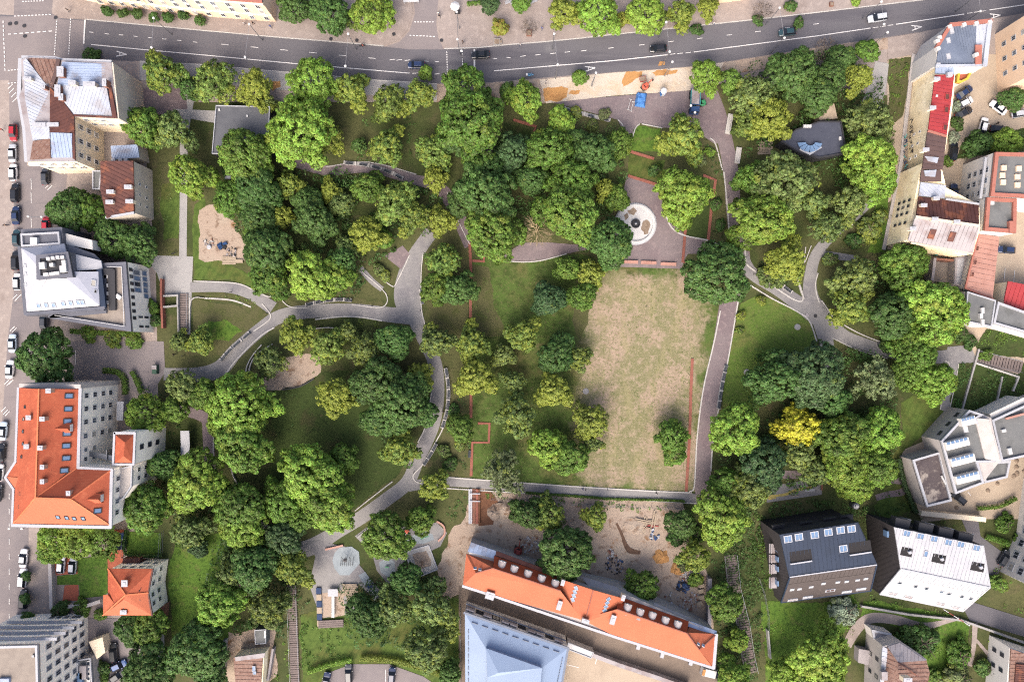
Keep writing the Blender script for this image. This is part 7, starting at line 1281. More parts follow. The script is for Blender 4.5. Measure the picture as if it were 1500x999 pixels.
# ------------------------------------------------------------------ fountain
t = thing('fountain', Vector((*W(931, 328, .3).xy, .04)), 'round white fountain basin half covered by a tree crown', 'fountain'); 
m_basin = M('white_basin', (206, 206, 206), [('noise', .5, (190, 190, 190), .45, .68, .6), ('noise', 2, (214, 214, 212), .5, .75, .4)], .7); m_murk = M('brown_sediment', (146, 130, 114), [('noise', 1.5, (112, 92, 76), .45, .68, .7)])
put('basin_rim', MB().lathe([(4.95, 0), (4.95, .45), (4.6, .5), (4.3, .45), (4.3, .15)], n=48).me('basin_rim', m_basin), t); put('basin_step', MB().lathe([(5.25, 0), (5.25, .16), (4.96, .18)], n=48).me('basin_step', m_ledge), t); put('basin_floor', MB().lathe([(4.31, .14), (0, .10)], n=48).me('basin_floor', m_basin), t)
put('bowl', MB().lathe([(1.05, .1), (1.15, .5), (.95, .55), (.8, .3), (0, .28)], n=28).me('bowl', m_charc), t); put('nozzle', MB().lathe([(.2, .28), (.16, .9), (.32, 1.0), (.1, 1.1), (0, 1.1)], n=12).me('nozzle', m_steel), t)
for pts in ([(919, 309), (928, 304), (933, 309), (928, 316), (921, 314)], [(914, 316), (919, 312), (921, 318), (916, 323)], [(942, 324), (948, 322), (953, 330), (950, 342), (944, 344), (939, 336)]):
    pts = ragged(pts, .08); put('sediment_patch', MB().add([Vector((*(W(x, y, .2) - t.location).xy, .155)) for x, y in pts][::-1], [tuple(range(len(pts)))]).me('sediment_patch', m_murk), t)
# ------------------------------------------------------------------ boardwalk stairs
m_plank = M('boardwalk_plank', (126, 114, 110), [('noise', 1.2, (104, 96, 93), .45, .68, .7), ('noise', 5, (156, 134, 126), .55, .8, .4)], .9)
def boardwalk(name, label, pts, w, pitch, land=()):
    t = thing(name, Vector((*W(*pts[0]).xy, 0)), uniq(label), 'boardwalk'); pl = MB().box((0, 0, 0), (w * S, pitch * S * .8, .10)).me('plank', m_plank); L = 0
    for a, c in zip(pts, pts[1:]):
        d = math.hypot(c[0] - a[0], c[1] - a[1]); n = int(d / pitch); rz = math.atan2(-(c[1] - a[1]), c[0] - a[0]) + math.pi / 2
        for i in range(n):
            f = (i + .5) / n; q = W(a[0] + (c[0] - a[0]) * f, a[1] + (c[1] - a[1]) * f); put('plank', pl, t, (q.x - t.location.x, q.y - t.location.y, .28 + (.05 if i % 2 else 0)), rz)
        for s in (-1, 1):
            A, D = W(*a), W(*c); e = (D - A).normalized(); nn = Vector((-e.y, e.x, 0)) * s * w * S * .5; put('handrail', MB().tube(A + nn - t.location + Vector((0, 0, 1.1)), D + nn - t.location + Vector((0, 0, 1.1)), .04).me('handrail', m_ledge if s > 0 else m_steel), t)
            put('stringer', MB().box((A + D) / 2 + nn * .9 - t.location + Vector((0, 0, .12)), (.12, (D - A).length, .22), rz).me('stringer', m_wood), t)
    return t
boardwalk('boardwalk', 'long straight wooden step walk beside the playground', [(428, 856), (429, 886), (433, 1002)], 13, 3.2); boardwalk('boardwalk', 'stepped wooden walk down the shrubby bank beside the rubble yard', [(1069, 812), (1074, 860), (1087, 912), (1094, 958), (1100, 985)], 18, 3.4)
boardwalk('wooden_steps', 'wide wooden steps between the walled gardens', [(1430, 522), (1496, 538)], 16, 4); boardwalk('stone_stairs', 'pale flight of stairs below the paved forecourt', [(270, 430), (270, 486)], 12, 3.4)
wall_thing([(1432, 512), (1408, 598)], .4, .7, m_conc, 'straight garden wall between the walled beds'); wall_thing([(1466, 552), (1456, 600)], .35, .7, m_conc, 'inner pale garden wall of the right walled bed'); wall_thing([(1428, 532), (1490, 552), (1482, 572)], .4, .7, m_kerb, 'pale garden wall along the wooden steps')
wall_thing([(1037, 845), (1036, 912)], .9, 2.0, m_gtin, 'grey capped wall at the side of the rubble yard'); wall_thing([(1122, 920), (1126, 960)], .3, 1.6, m_conc, 'short concrete wall by the boardwalk end'); wall_thing([(1260, 886), (1330, 898), (1405, 906), (1500, 940)], .5, 1.0, m_conc, 'long retaining wall below the white metal-roofed house')
wall_thing([(120, 888), (150, 878)], .8, 1.4, m_greyw, 'pale wall along the bottom of the red yard'); wall_thing([(78, 822), (80, 887), (122, 884)], .8, 1.4, m_greyw, 'L shaped pale wall round the red yard'); wall_thing([(238, 915), (238, 966)], .9, 2.2, m_ledge, 'blue-white metal capped wall by the service yard'); wall_thing([(332, 935), (330, 980)], .6, 1.8, m_ledge, 'white wall at the rusty shed yard'); wall_thing([(403, 946), (396, 990), (384, 990)], .5, 1.8, m_gtin, 'greenish wall at the boardwalk side of the shed yard')
wall_thing([(1343, 748), (1432, 757)], 1.2, 2.6, m_cream, 'beige wall below the grey angular building'); wall_thing([(240, 410), (240, 432), (242, 480)], .5, 1.5, m_redbrick, 'reddish wall between the forecourt and the stairs'); wall_thing([(243, 434), (263, 433), (263, 448), (243, 450)], .4, 1.2, m_conc, 'small grey walled bed beside the stairs'); wall_thing([(263, 450), (264, 488)], .4, 1.0, m_conc, 'grey wall alongside the stairs')
wall_thing([(560, 975), (680, 1010)], .1, .1, m_conc, 'thin kerb at the car park') if False else None
# fence of the right lower garden
t = thing('wire_fence', Vector((*W(1120, 900).xy, 0)), 'thin green wire fence between the shrubby bank and the meadow', 'fence'); fp = [(1110, 845), (1118, 868), (1124, 900), (1124, 960)]
for a, c in zip(fp, fp[1:]):
    A, D = W(*a) - t.location, W(*c) - t.location
    for hgt in (.4, 1.0, 1.5): put('rail', MB().tube(A + Vector((0, 0, hgt)), D + Vector((0, 0, hgt)), .025, None, 4).me('rail', m_steel), t)
    put('post', MB().tube(A, A + Vector((0, 0, 1.6)), .05).me('post', m_steel), t)
# ------------------------------------------------------------------ skip truck, mini excavators, tarpaulin
m_orange = M('orange_machine_paint', (196, 96, 74), rough=.6); m_green = M('green_machine_paint', (60, 140, 96), rough=.5); m_bluet = M('blue_tarpaulin', (76, 132, 196), [('noise', 1.2, (56, 108, 176), .45, .65, .8), ('noise', 5, (120, 164, 214), .55, .75, .5)], .6, (1.2, 1)); m_track = M('crawler_track', (58, 56, 56)); m_dblue = M('dark_blue_paint', (44, 74, 118), rough=.5); m_redd = M('dull_red_paint', (150, 66, 60), rough=.6)
def excavator(px, py, rz, mat, label, s=1.0):
    t = thing('mini_excavator', Vector((*W(px, py, 1).xy, .14)), uniq(label), 'excavator', None, R(rz)); t.scale = (s, s, s)
    for y in (-.75, .75): put('crawler_track', MB().prism([Vector(v) for v in ((-1.1, y - .18, .55), (1.1, y - .18, .55), (1.1, y + .18, .55), (-1.1, y + .18, .55))], [Vector(v) for v in ((-.85, y - .18, .0), (.85, y - .18, .0), (.85, y + .18, .0), (-.85, y + .18, .0))]).me('crawler_track', m_track), t)
    put('body', MB().lathe([(1.05, 0), (1.05, .6), (.8, .8), (0, .8)], (-.2, 0, .6), 14).me('body', mat), t); c = put('cab', MB().prism([Vector(v) for v in ((-.5, -.45, 2.2), (.4, -.45, 2.2), (.4, .45, 2.2), (-.5, .45, 2.2))], [Vector(v) for v in ((-.6, -.5, 1.3), (.6, -.5, 1.3), (.6, .5, 1.3), (-.6, .5, 1.3))]).me('cab', m_carglass), t); put('cab_roof', MB().box((-.05, 0, 2.25), (1.1, 1.05, .1)).me('cab_roof', mat), t)
    put('boom', MB().tube((.6, .0, 1.2), (2.0, 0, 2.5), .16, .13).me('boom', mat), t); put('arm', MB().tube((2.0, 0, 2.5), (2.9, 0, 1.3), .12, .09).me('arm', mat), t); put('bucket', MB().prism([Vector(v) for v in ((2.7, -.35, 1.3), (3.1, -.35, 1.2), (3.1, .35, 1.2), (2.7, .35, 1.3))], [Vector(v) for v in ((2.6, -.3, .8), (2.85, -.3, .6), (2.85, .3, .6), (2.6, .3, .8))]).me('bucket', m_track), t); put('blade', MB().box((-1.35, 0, .3), (.1, 1.7, .4)).me('blade', m_track), t)
excavator(946, 126, 40, m_orange, 'orange mini excavator on the pale sand above the blue tarpaulin', .78); excavator(759, 806, 80, m_redd, 'dull red mini excavator against the long orange roof', 1.0); excavator(1029, 151, 200, m_green, 'small green machine behind the skip truck', .75)
t = thing('dump_skip', Vector((*W(941, 117, .5).xy, .14)), 'small dark red skip beside the orange excavator', 'skip', None, R(10)); put('hull', MB().prism([Vector(v) for v in ((-.8, -.65, .9), (.8, -.65, .9), (.8, .65, .9), (-.8, .65, .9))], [Vector(v) for v in ((-.5, -.5, 0), (.5, -.5, 0), (.5, .5, 0), (-.5, .5, 0))]).me('hull', m_redd), t); put('load', MB().box((0, 0, .88), (1.4, 1.1, .1)).me('load', m_murk), t)
t = thing('tarpaulin_stack', Vector((*W(939, 146, .5).xy, .06)), 'stack of building material under a creased blue tarpaulin on the plaza', 'tarpaulin', None, R(-8)); rng = random.Random(3); vs = []; 
for i in range(8):
    for j in range(9): e = i in (0, 7) or j in (0, 8); vs.append((-1.3 + i * .37 + rng.uniform(-.06, .06), -1.8 + j * .45 + rng.uniform(-.06, .06), .05 if e else .95 + rng.uniform(-.14, .14)))
put('sheet', mesh('sheet', vs, [(i * 9 + j, (i + 1) * 9 + j, (i + 1) * 9 + j + 1, i * 9 + j + 1) for i in range(7) for j in range(8)], m_bluet), t); put('stack', MB().box((0, 0, .4), (1.9, 2.6, .78)).me('stack', m_gtin), t)
for x, y, L in ((922, 153, 2.6), (926, 156, 2.4)):
    t = thing('barrier_bar', Vector((*W(x, y, .3).xy, .06)), uniq('thin white barrier bar lying on the plaza, ' + ('outer one' if x < 924 else 'inner one beside the tarpaulin')), 'barrier', 'white bars on the plaza', R(75)); put('bar', MB().box((0, 0, .3), (L, .1, .1)).me('bar', m_white_metal), t)
    for q in (-L / 2, L / 2): put('foot', MB().box((q, 0, .12), (.1, .7, .24)).me('foot', m_white_metal), t)
t = thing('portable_toilet', Vector((*W(971, 136, 1).xy, .06)), 'white and blue portable cabin alone on the plaza', 'cabin', None, .2); put('cabin', MB().box((0, 0, 1.05), (1.1, 1.1, 2.1)).me('cabin', m_bluet), t); put('cabin_roof', MB().lathe([(.85, 0), (.7, .2), (0, .26)], (0, 0, 2.1), 8).me('cabin_roof', m_white_metal), t); put('door', MB().box((0, -.57, 1.0), (.7, .06, 1.8)).me('door', m_white_metal), t)
t = thing('skip_truck', Vector((*W(1017, 149, 1).xy, .1)), 'blue skip truck parked between the lime tree and the plaza', 'truck', None, R(-92)); put('chassis', MB().box((0, 0, .75), (6.2, 1.0, .3)).me('chassis', m_track), t); put('cab', MB().prism([Vector(v) for v in ((1.7, -1.0, 2.4), (2.9, -1.0, 2.3), (2.9, 1.0, 2.3), (1.7, 1.0, 2.4))], [Vector(v) for v in ((1.6, -1.1, .6), (3.2, -1.1, .6), (3.2, 1.1, .6), (1.6, 1.1, .6))]).me('cab', m_dblue), t)
put('windscreen', MB().box((3.0, 0, 1.9), (.1, 1.8, .7)).me('windscreen', m_carglass), t); put('skip_hull', MB().prism([Vector(v) for v in ((-2.9, -1.1, 2.0), (1.2, -1.1, 2.0), (1.2, 1.1, 2.0), (-2.9, 1.1, 2.0))], [Vector(v) for v in ((-2.4, -.9, .92), (.9, -.9, .92), (.9, .9, .92), (-2.4, .9, .92))]).me('skip_hull', m_dblue), t); put('skip_load', MB().box((-.85, 0, 1.99), (3.7, 1.9, .14)).me('skip_load', m_gtin), t)
for y in (-1.15, 1.15): put('lift_arm', MB().box((-.5, y, 2.1), (3.6, .14, .2)).me('lift_arm', m_teal), t)
for x in (-2.2, -1.2, 2.3):
    for y in (-1, 1): w = put('wheel', wheel_me, t, (x, y, .45)); w.rotation_euler = (R(90), 0, 0); w.scale = (1.4, 1.4, 6)
t = thing('white_van', Vector((*W(1040, 984, 1).xy, .06)), 'white van with an amber box at the end of the terrace', 'van', None, R(-14)); put('body', MB().prism([Vector(v) for v in ((-2.2, -.9, 2.0), (1.2, -.9, 2.0), (1.2, .9, 2.0), (-2.2, .9, 2.0))], [Vector(v) for v in ((-2.3, -.95, .35), (2.0, -.95, .35), (2.0, .95, .35), (-2.3, .95, .35))]).me('body', m_white_metal), t); put('windscreen', MB().box((1.55, 0, 1.45), (.6, 1.6, .5)).me('windscreen', m_carglass), t); put('amber_box', MB().box((-1.9, 0, 2.1), (.7, 1.5, .2)).me('amber_box', m_osand), t)
for x in (-1.4, 1.4):
    for y in (-.9, .9): w = put('wheel', wheel_me, t, (x, y, .34)); w.rotation_euler = (R(90), 0, 0); w.scale = (1, 1, 4)
# ------------------------------------------------------------------ construction yard
def heap(px, py, r, h, mat, label, seed, sx=1, name='heap', cat='heap', n=14):
    rng = random.Random(seed); vs = [(0, 0, h)]; fs = []
    for k, (f, z) in enumerate(((.35, .8), (.7, .4), (1, -.05))):
        for i in range(n): a = 6.2832 * i / n; q = f * r * S * rng.uniform(.8, 1.2); vs.append((q * math.cos(a) * sx, q * math.sin(a), h * z * rng.uniform(.75, 1.2) if z > 0 else z))
    for i in range(n): fs.append((0, 1 + i, 1 + (i + 1) % n))
    for k in range(2):
        for i in range(n): a, c = 1 + k * n + i, 1 + k * n + (i + 1) % n; fs.append((a, a + n, c + n, c))
    o = put(name, mesh(name, vs, fs, mat), None, Vector((*W(px, py).xy, .04))); tag(o, uniq(label), cat); return o
def rubble(px, py, r, n, label, seed, mats, smin=.15, smax=.55):
    rng = random.Random(seed); t = thing('rubble_pile', Vector((*W(px, py).xy, .04)), uniq(label), 'rubble')
    for i in range(n):
        a = rng.uniform(0, 6.28); q = math.sqrt(rng.random()) * r * S; s = rng.uniform(smin, smax); m = Matrix.Rotation(rng.uniform(0, 3), 3, 'Z') @ Matrix.Rotation(rng.uniform(-.5, .5), 3, 'X')
        put('rubble_chunk', MB().box((0, 0, 0), (s, s * rng.uniform(.5, 1), s * .5), m=m).me('rubble_chunk', rng.choice(mats)), t, (q * math.cos(a), q * math.sin(a), s * .2 + .15 * (1 - q / (r * S))))
    return t
rm = [m_ledge, m_gtin, m_kerb, m_brick]; dm = [m_blk, m_dblue, m_charc, m_gtin]
rubble(778, 798, 14, 90, 'grey stone rubble beside the dull red excavator', 1, rm); rubble(1010, 842, 14, 80, 'pale rubble above the dark plastic bags', 2, rm); rubble(1002, 858, 10, 40, 'dark plastic bags and scrap near the grey capped wall', 3, [m_blk, m_dblue], .4, .9); rubble(900, 828, 13, 70, 'black scrap heap between the dense tree and the slim tree', 4, dm); rubble(895, 812, 8, 30, 'small grey debris above the black scrap heap', 5, rm); rubble(958, 782, 8, 16, 'dark bags below the timber pile', 6, [m_blk, m_dblue, m_ledge], .4, .8); rubble(1015, 880, 14, 60, 'mixed brick debris by the long grey wall', 7, rm + [m_redbrick]); rubble(985, 885, 18, 60, 'scattered stones along the long orange roof', 8, rm)
heap(993, 833, 11, 1.0, m_osand, 'small ochre sand cone at the rubble', 4); heap(968, 816, 12, .8, m_osand, 'flat ochre sand heap in the middle of the construction yard', 5); heap(742, 745, 15, 1.6, m_dirt, 'brown earth mound under the lower grey path', 6, 1.3); heap(725, 750, 12, 1.4, m_dirt, 'brown earth mound at the trench edge', 7); heap(930, 770, 15, .5, m_dirt, 'low earth spread in the construction yard', 8, 1.4)
for (pts, lab) in (([(904, 768), (912, 785), (918, 800), (925, 808), (935, 807)], 'dark wet channel'), ):
    ribbon('wet_trench', [(903, 766, 3), (911, 783, 4), (916, 797, 6), (923, 806, 8), (938, 809, 5)], M('wet_mud', (104, 80, 64), [('noise', 1, (84, 64, 52), .45, .68, .7)]))
t = thing('timber_pile', Vector((*W(951, 765).xy, .04)), 'pile of pale timber boards and beams at the top of the construction yard', 'timber pile'); rng = random.Random(9)
for i in range(16): put('board', MB().box((0, 0, 0), (rng.uniform(2, 4.2), .28, .12)).me('board', m_wood if i % 4 else m_redd), t, (rng.uniform(-1.6, 1.6), rng.uniform(-1.3, 1.3), .1 + .1 * (i % 4)), rng.choice((-.1, -.2, .15, 1.4)))
m_pit = M('brown_trench_clay', (120, 82, 58), [('noise', 1, (94, 62, 44), .45, .68, .7)]); m_pipe = M('white_pipe', (196, 196, 200))  # m_pit: brown clay in and beside the trench
t = thing('trench', Vector((*W(693, 745).xy, .02)), 'open trench lined with red boards and white pipes next to the lower grey path', 'trench')
for x, w, mt, h in ((688, .5, m_ledge, .5), (690.5, .4, m_pipe, .4), (694, .9, m_brick, .2), (699, .6, m_redbrick, .6), (702, .3, m_pit, .7)): put('trench_board', MB().box((0, 0, h / 2), (w, 8.6, h)).me('trench_board', mt), t, W(x, 741) - W(693, 745) )
for y in (722, 733): put('cross_beam', MB().box((0, 0, .75), (2.6, .25, .2)).me('cross_beam', m_ledge), t, W(696, y) - W(693, 745))
sheet('clay_strip', [(703, 720), (718, 718), (730, 735), (722, 768), (701, 770)], m_pit)
for i, (x, y) in enumerate(((1027, 856), (1026, 864), (1027, 873), (1024, 882))):
    t = thing('stone_pallet', Vector((*W(x, y).xy, .04)), uniq('pallet of pale stone slabs by the grey capped wall, ' + ['topmost', 'second from top', 'third from top', 'lowest'][i]), 'pallet', 'stone pallets', .1 * i)
    for k in range(4): put('stone_slab', MB().box((0, 0, 0), (1.5 - .1 * k, .95, .16)).me('stone_slab', m_wood if k % 2 else m_sand), t, (0, 0, .24 + .18 * k), .06 * k)
    put('pallet_base', MB().box((0, 0, .07), (1.4, 1.0, .14)).me('pallet_base', m_wood), t)
# earth patch above the curved path: manhole tools
t = thing('work_hut', Vector((*W(336, 255, 1).xy, .02)), 'narrow wooden hut under the flat pavilion', 'hut'); put('wall', MB().box((0, 0, 1), (1.3, 2.8, 2.0)).me('wall', m_plank), t); put('roof', MB().box((.1, 0, 2.06), (1.5, 3.0, .12)).me('roof', m_ledge), t)
rubble(307, 355, 8, 28, 'grey scrap and blocks on the bare earth patch', 11, rm + dm); rubble(326, 360, 5, 6, 'black sacks on the bare earth patch', 12, [m_blk, m_dblue], .6, 1.1); rubble(340, 370, 8, 24, 'pipes and twigs by the plank stack', 13, [m_murk, m_gtin, m_charc])
t = thing('plank_stack', Vector((*W(336, 382).xy, .04)), 'stack of pale planks at the lower edge of the bare earth patch', 'plank stack')
for i in range(5): put('plank', MB().box((0, 0, 0), (3.4, .34, .14)).me('plank', m_wood), t, (.1 * (i % 2), -.8 + i * .4, .2))
put('end_board', MB().box((2.6, -.2, .25), (1.8, .8, .4)).me('end_board', m_wood), t)
o = MB().lathe([(.55, 0), (.6, .35), (.45, .5), (0, .52)], Vector((*W(307, 362).xy, .03)), 16).build('concrete_ring', m_ledge); tag(o, 'round pale concrete ring lid on the bare earth patch', 'concrete ring')
for i, (x, y, w) in enumerate(((1168, 479, 'mown lawn'), (1094, 545, 'mown lawn edge by the seat wall'), (858, 573, 'dry field edge'))):
    o = MB().lathe([(.8, 0), (.75, .12), (.5, .16), (0, .18)], Vector((*W(x, y).xy, .05)), 16).build('manhole_cover', m_conc); tag(o, uniq('round pale manhole cover on the ' + w), 'manhole cover')
for i, (x, y, w) in enumerate(((24, 35, 'junction, paler'), (15, 36, 'junction, darker'), (36, 39, 'junction below the lane dashes'), (37, 54, 'junction by the centre line'), (82, 27, 'crossing corner'), (485, 58, 'pavement by the dark tree'), (523, 60, 'pavement by the lime tree'), (577, 51, 'side street corner'), (647, 60, 'paved square corner'), (1182, 462, 'path fork, larger'), (1194, 463, 'path fork, smaller'))):
    o = MB().lathe([(.45, .0), (.45, .02), (0, .02)], Vector((*W(x, y).xy, .18)), 14).build('manhole_cover', m_charc if i != 9 else m_gtin); tag(o, uniq('dark round manhole cover in the ' + w), 'manhole cover')
# ------------------------------------------------------------------ playground
t = thing('climbing_net', Vector((*W(507, 822, .5).xy, .05)), 'black rope climbing frame on a grey rubber patch', 'play equipment')
for i in range(7): put('rope', MB().tube((-1.5 + .5 * i, -1.2, .3), (-1.0 + .5 * i, 1.3, 1.8 if i % 2 else 1.1), .05).me('rope', m_blk), t)
put('pole', MB().tube((0, .3, 0), (.1, .9, 2.6), .12, .08).me('pole', m_charc), t); put('hub', MB().lathe([(.0, 2.2), (.5, 2.1), (.45, 1.9), (0, 1.8)], (.1, .8, 0), 10).me('hub', m_charc), t)
t = thing('basket_swing', Vector((*W(542, 858, .5).xy, .05)), 'round nest swing on a grey rubber strip', 'play equipment', None, .9); put('frame', MB().tube((-1.5, -.9, 0), (-1.3, 0, 2.4), .06).tube((-1.5, .9, 0), (-1.3, 0, 2.4), .06).tube((1.5, -.9, 0), (1.3, 0, 2.4), .06).tube((1.5, .9, 0), (1.3, 0, 2.4), .06).tube((-1.4, 0, 2.4), (1.4, 0, 2.4), .06).me('frame', m_charc), t); put('nest', MB().lathe([(.55, 0), (.6, .1), (.5, .12), (.0, .02)], (0, 0, .6), 16).me('nest', m_dblue), t)
t = thing('slide', Vector((*W(488, 888, .8).xy, .03)), 'long white straight slide between timber decks', 'slide'); put('chute', MB().box((0, 0, .8), (.62, 5.4, .08)).box((-.33, 0, .92), (.07, 5.4, .22)).box((.33, 0, .92), (.07, 5.4, .22)).me('chute', m_white_metal), t); put('platform', MB().box((.0, 3.5, 1.0), (2.5, 1.8, .14)).me('platform', m_ledge), t)
for y in (-2.4, 0, 2.4): put('leg', MB().tube((0, y, 0), (0, y, .8), .06).me('leg', m_steel), t)
t = thing('play_deck', Vector((*W(512, 870, .3).xy, .03)), 'staggered pale timber deck at the head of the slide', 'deck')
for i in range(12): put('plank', MB().box((0, 0, .4), (3.6 if i < 7 else 2.4, .38, .1)).me('plank', m_wood), t, ((0 if i < 7 else .6) + .3 * (i % 3 == 1), 2.4 - .44 * i, 0))
put('joist', MB().box((1.4, 0, .18), (.14, 5, .34)).box((-.6, .6, .18), (.14, 3.6, .34)).me('joist', m_wood), t)
t = thing('timber_bench_deck', Vector((*W(485, 914, .3).xy, .03)), 'wide reddish timber bench below the slide', 'bench')
for i in range(4): put('seat_plank', MB().box((0, 0, .45), (6.2, .42, .1)).me('seat_plank', m_plank), t, (0, .9 - .48 * i, 0), -.06 if False else .05)
put('base', MB().box((0, .2, .2), (6, 1.4, .4)).me('base', m_brick), t)
t = thing('step_blocks', Vector((*W(467, 885, .3).xy, .03)), 'row of dark blue and beige stepping blocks beside the slide', 'play equipment')
for i in range(6): put('block', MB().box((0, 0, .2), (1.25, 1.5, .4 if i % 2 else .5)).me('block', m_navy if i % 2 == 0 else m_wood), t, (.05 * i, 3.4 - 1.62 * i, 0))
t = thing('play_house', Vector((*W(567, 830, .5).xy, .05)), 'small green spring toy on its own rubber patch', 'play equipment'); put('spring', MB().tube((0, 0, 0), (0, 0, .5), .14).me('spring', m_steel), t); put('seat', MB().box((0, 0, .62), (.9, .35, .2)).box((.4, 0, .9), (.12, .4, .4)).me('seat', m_green), t)
t = thing('play_disc', Vector((*W(596, 778, .5).xy, .04)), 'orange round play disc on the play circle', 'play equipment'); put('disc', MB().lathe([(.55, .3), (.6, .42), (.4, .5), (0, .5)], n=16).me('disc', m_orange), t); put('stem', MB().tube((0, 0, 0), (0, 0, .3), .1).me('stem', m_steel), t)
t = thing('play_spinner', Vector((*W(592, 800, .5).xy, .04)), 'blue and white spinner beside the orange play disc', 'play equipment'); put('disc', MB().lathe([(.7, .3), (.75, .36), (.4, .42), (0, .42)], n=16).me('disc', m_sky), t); put('handle', MB().tube((0, 0, .4), (0, 0, 1.0), .05).me('handle', m_steel), t)
t = thing('play_seesaw', Vector((*W(622, 787, .5).xy, .04)), 'green and white seesaw on the play circle', 'play equipment', None, .4); put('beam', MB().box((0, 0, .6), (2.2, .2, .1)).me('beam', m_green), t); put('pivot', MB().box((0, 0, .3), (.3, .3, .6)).me('pivot', m_white_metal), t)
low_wall([(640, 763), (650, 770), (651, 782), (642, 792)], 'curved reddish seat wall round the play circle', 2.6, .45, m_pink); low_wall([(477, 804), (503, 798)], 'straight reddish seat wall beside the rope frame', 2.6, .45, m_pink); low_wall([(524, 787), (540, 773)], 'grey seat wall at the playground top', 2, .4, m_conc)
for p in (((594, 808), (628, 798)), ((628, 798), (641, 833)), ((641, 833), (606, 847)), ((606, 847), (594, 808))): A, D = W(*p[0]), W(*p[1]); tag(MB().box((A + D) / 2 + Vector((0, 0, .15)), (.3, (D - A).length, .34), math.atan2(-(D - A).x, (D - A).y)).build('pit_edging', m_ledge), kind='structure')
# ------------------------------------------------------------------ small street furniture
def planter(px, py, label, d=(1.6, 1.6, .6), mat=None):
    t = thing('planter', Vector((*W(px, py).xy, .12)), uniq(label), 'planter'); put('box', MB().box((0, 0, d[2] / 2), d).me('box', mat or m_conc), t); put('soil', MB().box((0, 0, d[2] + .01), (d[0] * .8, d[1] * .8, .04)).me('soil', m_murk), t)
planter(728, 63, 'grey planter box beside the autumn street tree'); planter(733, 63, 'second grey planter box near the kerb of the paved square', (.9, .9, .5)); planter(775, 50, 'brown planter under the bare street tree', (1.3, 1.5, .5), m_brick); planter(1217, 8, 'small dark planter on the verge by the silver estate', (1, 1, .5), m_brick)
for i, (x, y, w) in enumerate(((745, 4, 'first'), (753, 5, 'second'), (768, 8, 'third'), (782, 3, 'fourth'))):
    bench(x, y, 20, 'white slatted bench at the top of the paved square, %s along the hedge' % w, 1.8, .12, 'white benches on the square', m_ledge)
for x, y, rz, w in ((562, 6, 2, 'white shelter bench under the lime tree at the side street'), (603, 5, 2, 'white barrier across the side street')):
    t = thing('white_barrier', Vector((*W(x, y).xy, .12)), uniq(w), 'barrier', None, R(rz)); put('beam', MB().box((0, 0, .9), (3.8, .5, .2)).me('beam', m_white_metal), t); [put('post', MB().box((q, 0, .4), (.15, .4, .8)).me('post', m_ledge), t) for q in (-1.7, 1.7)]
t = thing('ticket_kiosk', Vector((*W(667, 13, 1).xy, .12)), 'white umbrella stall on the paved square', 'stall'); put('canopy', MB().lathe([(1.2, 2.1), (.6, 2.5), (0, 2.75)], n=8).me('canopy', m_whitecl), t); put('post', MB().tube((0, 0, 0), (0, 0, 2.3), .06).me('post', m_steel), t); put('counter', MB().box((.5, -.7, .5), (1.3, .6, 1.0)).me('counter', m_blk), t)
t = thing('green_dumpster', Vector((*W(228, 541, .6).xy, .1)), 'dark green waste container on the cobbled parking', 'container'); put('bin', MB().box((0, 0, .6), (1.1, 2.2, 1.2)).me('bin', M('dark_green_paint', (64, 92, 78))), t); put('lid', MB().box((0, .5, 1.25), (1.15, 1.0, .12)).me('lid', m_gtin), t)
t = thing('green_dumpster', Vector((*W(1371, 371, .6).xy, .1)), 'green waste container under the grey tin roof', 'container'); put('bin', MB().box((0, 0, .6), (1.1, 1.2, 1.2)).me('bin', m_green), t); put('lid', MB().box((0, 0, 1.24), (1.2, 1.3, .1)).me('lid', m_teal), t)
t = thing('ball_hoop', Vector((*W(1165, 726, 1).xy, .06)), 'small pale goal frame on the ball court', 'goal'); put('frame', MB().box((-.8, 0, .6), (.08, .08, 1.2)).box((.8, 0, .6), (.08, .08, 1.2)).box((0, 0, 1.2), (1.7, .08, .08)).me('frame', m_wood), t); put('net', MB().box((0, .5, .5), (1.6, .04, .9)).me('net', m_ledge), t)
bench(1186, 718, 3, 'white long bench on the ball court', 2.4, .06, 'ball court bench', m_ledge); bench(1204, 712, 90, 'dark bench by the forked plum path', 2.0, .05, 'ball court bench', m_brick); bench(688, 665, 88, 'dark bench next to the brick edging under the clipped tree', 1.8, .05, 'lawn bench')
t = thing('raised_barrier', Vector((*W(1403, 902).xy, .05)), 'red and white raised boom barrier below the white metal-roofed house', 'barrier'); A = W(1382, 892, 4) - t.location; D = W(1419, 915, .8) - t.location
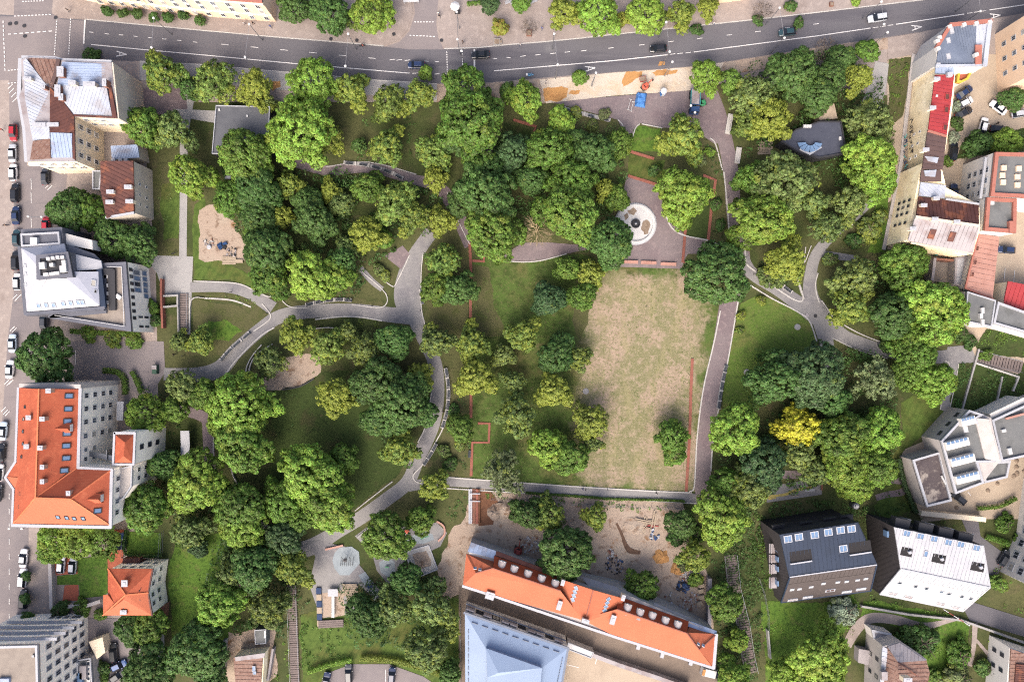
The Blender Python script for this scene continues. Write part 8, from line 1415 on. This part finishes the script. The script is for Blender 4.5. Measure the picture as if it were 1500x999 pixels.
for i in range(5): put('boom_segment', MB().tube(A + (D - A) * i / 5, A + (D - A) * (i + 1) / 5, .09).me('boom_segment', m_white_metal if i % 2 == 0 else m_redd), t)
put('post', MB().box((D.x, D.y, .5), (.35, .35, 1.0)).me('post', m_white_metal), t)
for i, (x, y) in enumerate(((1489, 675), (1489, 684), (1490, 693), (1485, 697), (1500, 690))):
    o = heap(x, y, 4, .35, m_murk, 'small brown planting ring on the cream forecourt, ' + ['uppermost', 'second', 'third', 'lowest', 'at the edge'][i], 20 + i, 1, 'planting_ring', 'planting ring', 10)
for i, (x, y) in enumerate(((1461, 708), (1447, 718), (1401, 743))): heap(x, y, 3.6, .3, m_murk, 'brown planting ring below the grey angular building, ' + ['uppermost', 'middle', 'near the beige wall'][i], 30 + i, 1, 'planting_ring', 'planting ring', 10)
def trellis(label, pts):
    t = thing('trellis_fence', Vector((*W(*pts[0]).xy, 0)), uniq(label), 'fence')
    for a, c in zip(pts, pts[1:]):
        A, D = W(*a) - t.location, W(*c) - t.location
        for hgt in (.3, 1.2, 2.2): put('rail', MB().tube(A + Vector((0, 0, hgt)), D + Vector((0, 0, hgt)), .03, None, 4).me('rail', m_steel), t)
        for k in range(int((D - A).length / 2) + 1): q = A + (D - A) * min(1, k * 2 / (D - A).length); put('post', MB().tube(q, q + Vector((0, 0, 2.3)), .05, None, 5).me('post', m_steel), t)
trellis('tall steel mesh fence round the small lawn', [(185, 777), (185, 813), (238, 814), (240, 777)]); trellis('dark fence beside the blue-roofed hall', [(675, 885), (676, 1000)]); trellis('low fence along the lower grey path', [(720, 729), (860, 738), (1000, 743)])
t = thing('satellite_vent', Vector((*W(1252, 740, 1).xy, .02)), 'shiny steel chimney drum between the two metal-roofed houses', 'drum'); put('drum', MB().lathe([(.9, 0), (.9, 1.6), (.7, 1.9), (0, 2.0)], n=18).me('drum', m_steel), t); put('cap', MB().lathe([(.4, 2.0), (.4, 2.3), (0, 2.35)], n=12).me('cap', m_white_metal), t)
assert max(LAB.values()) == 1, [k for k, v in LAB.items() if v > 1]
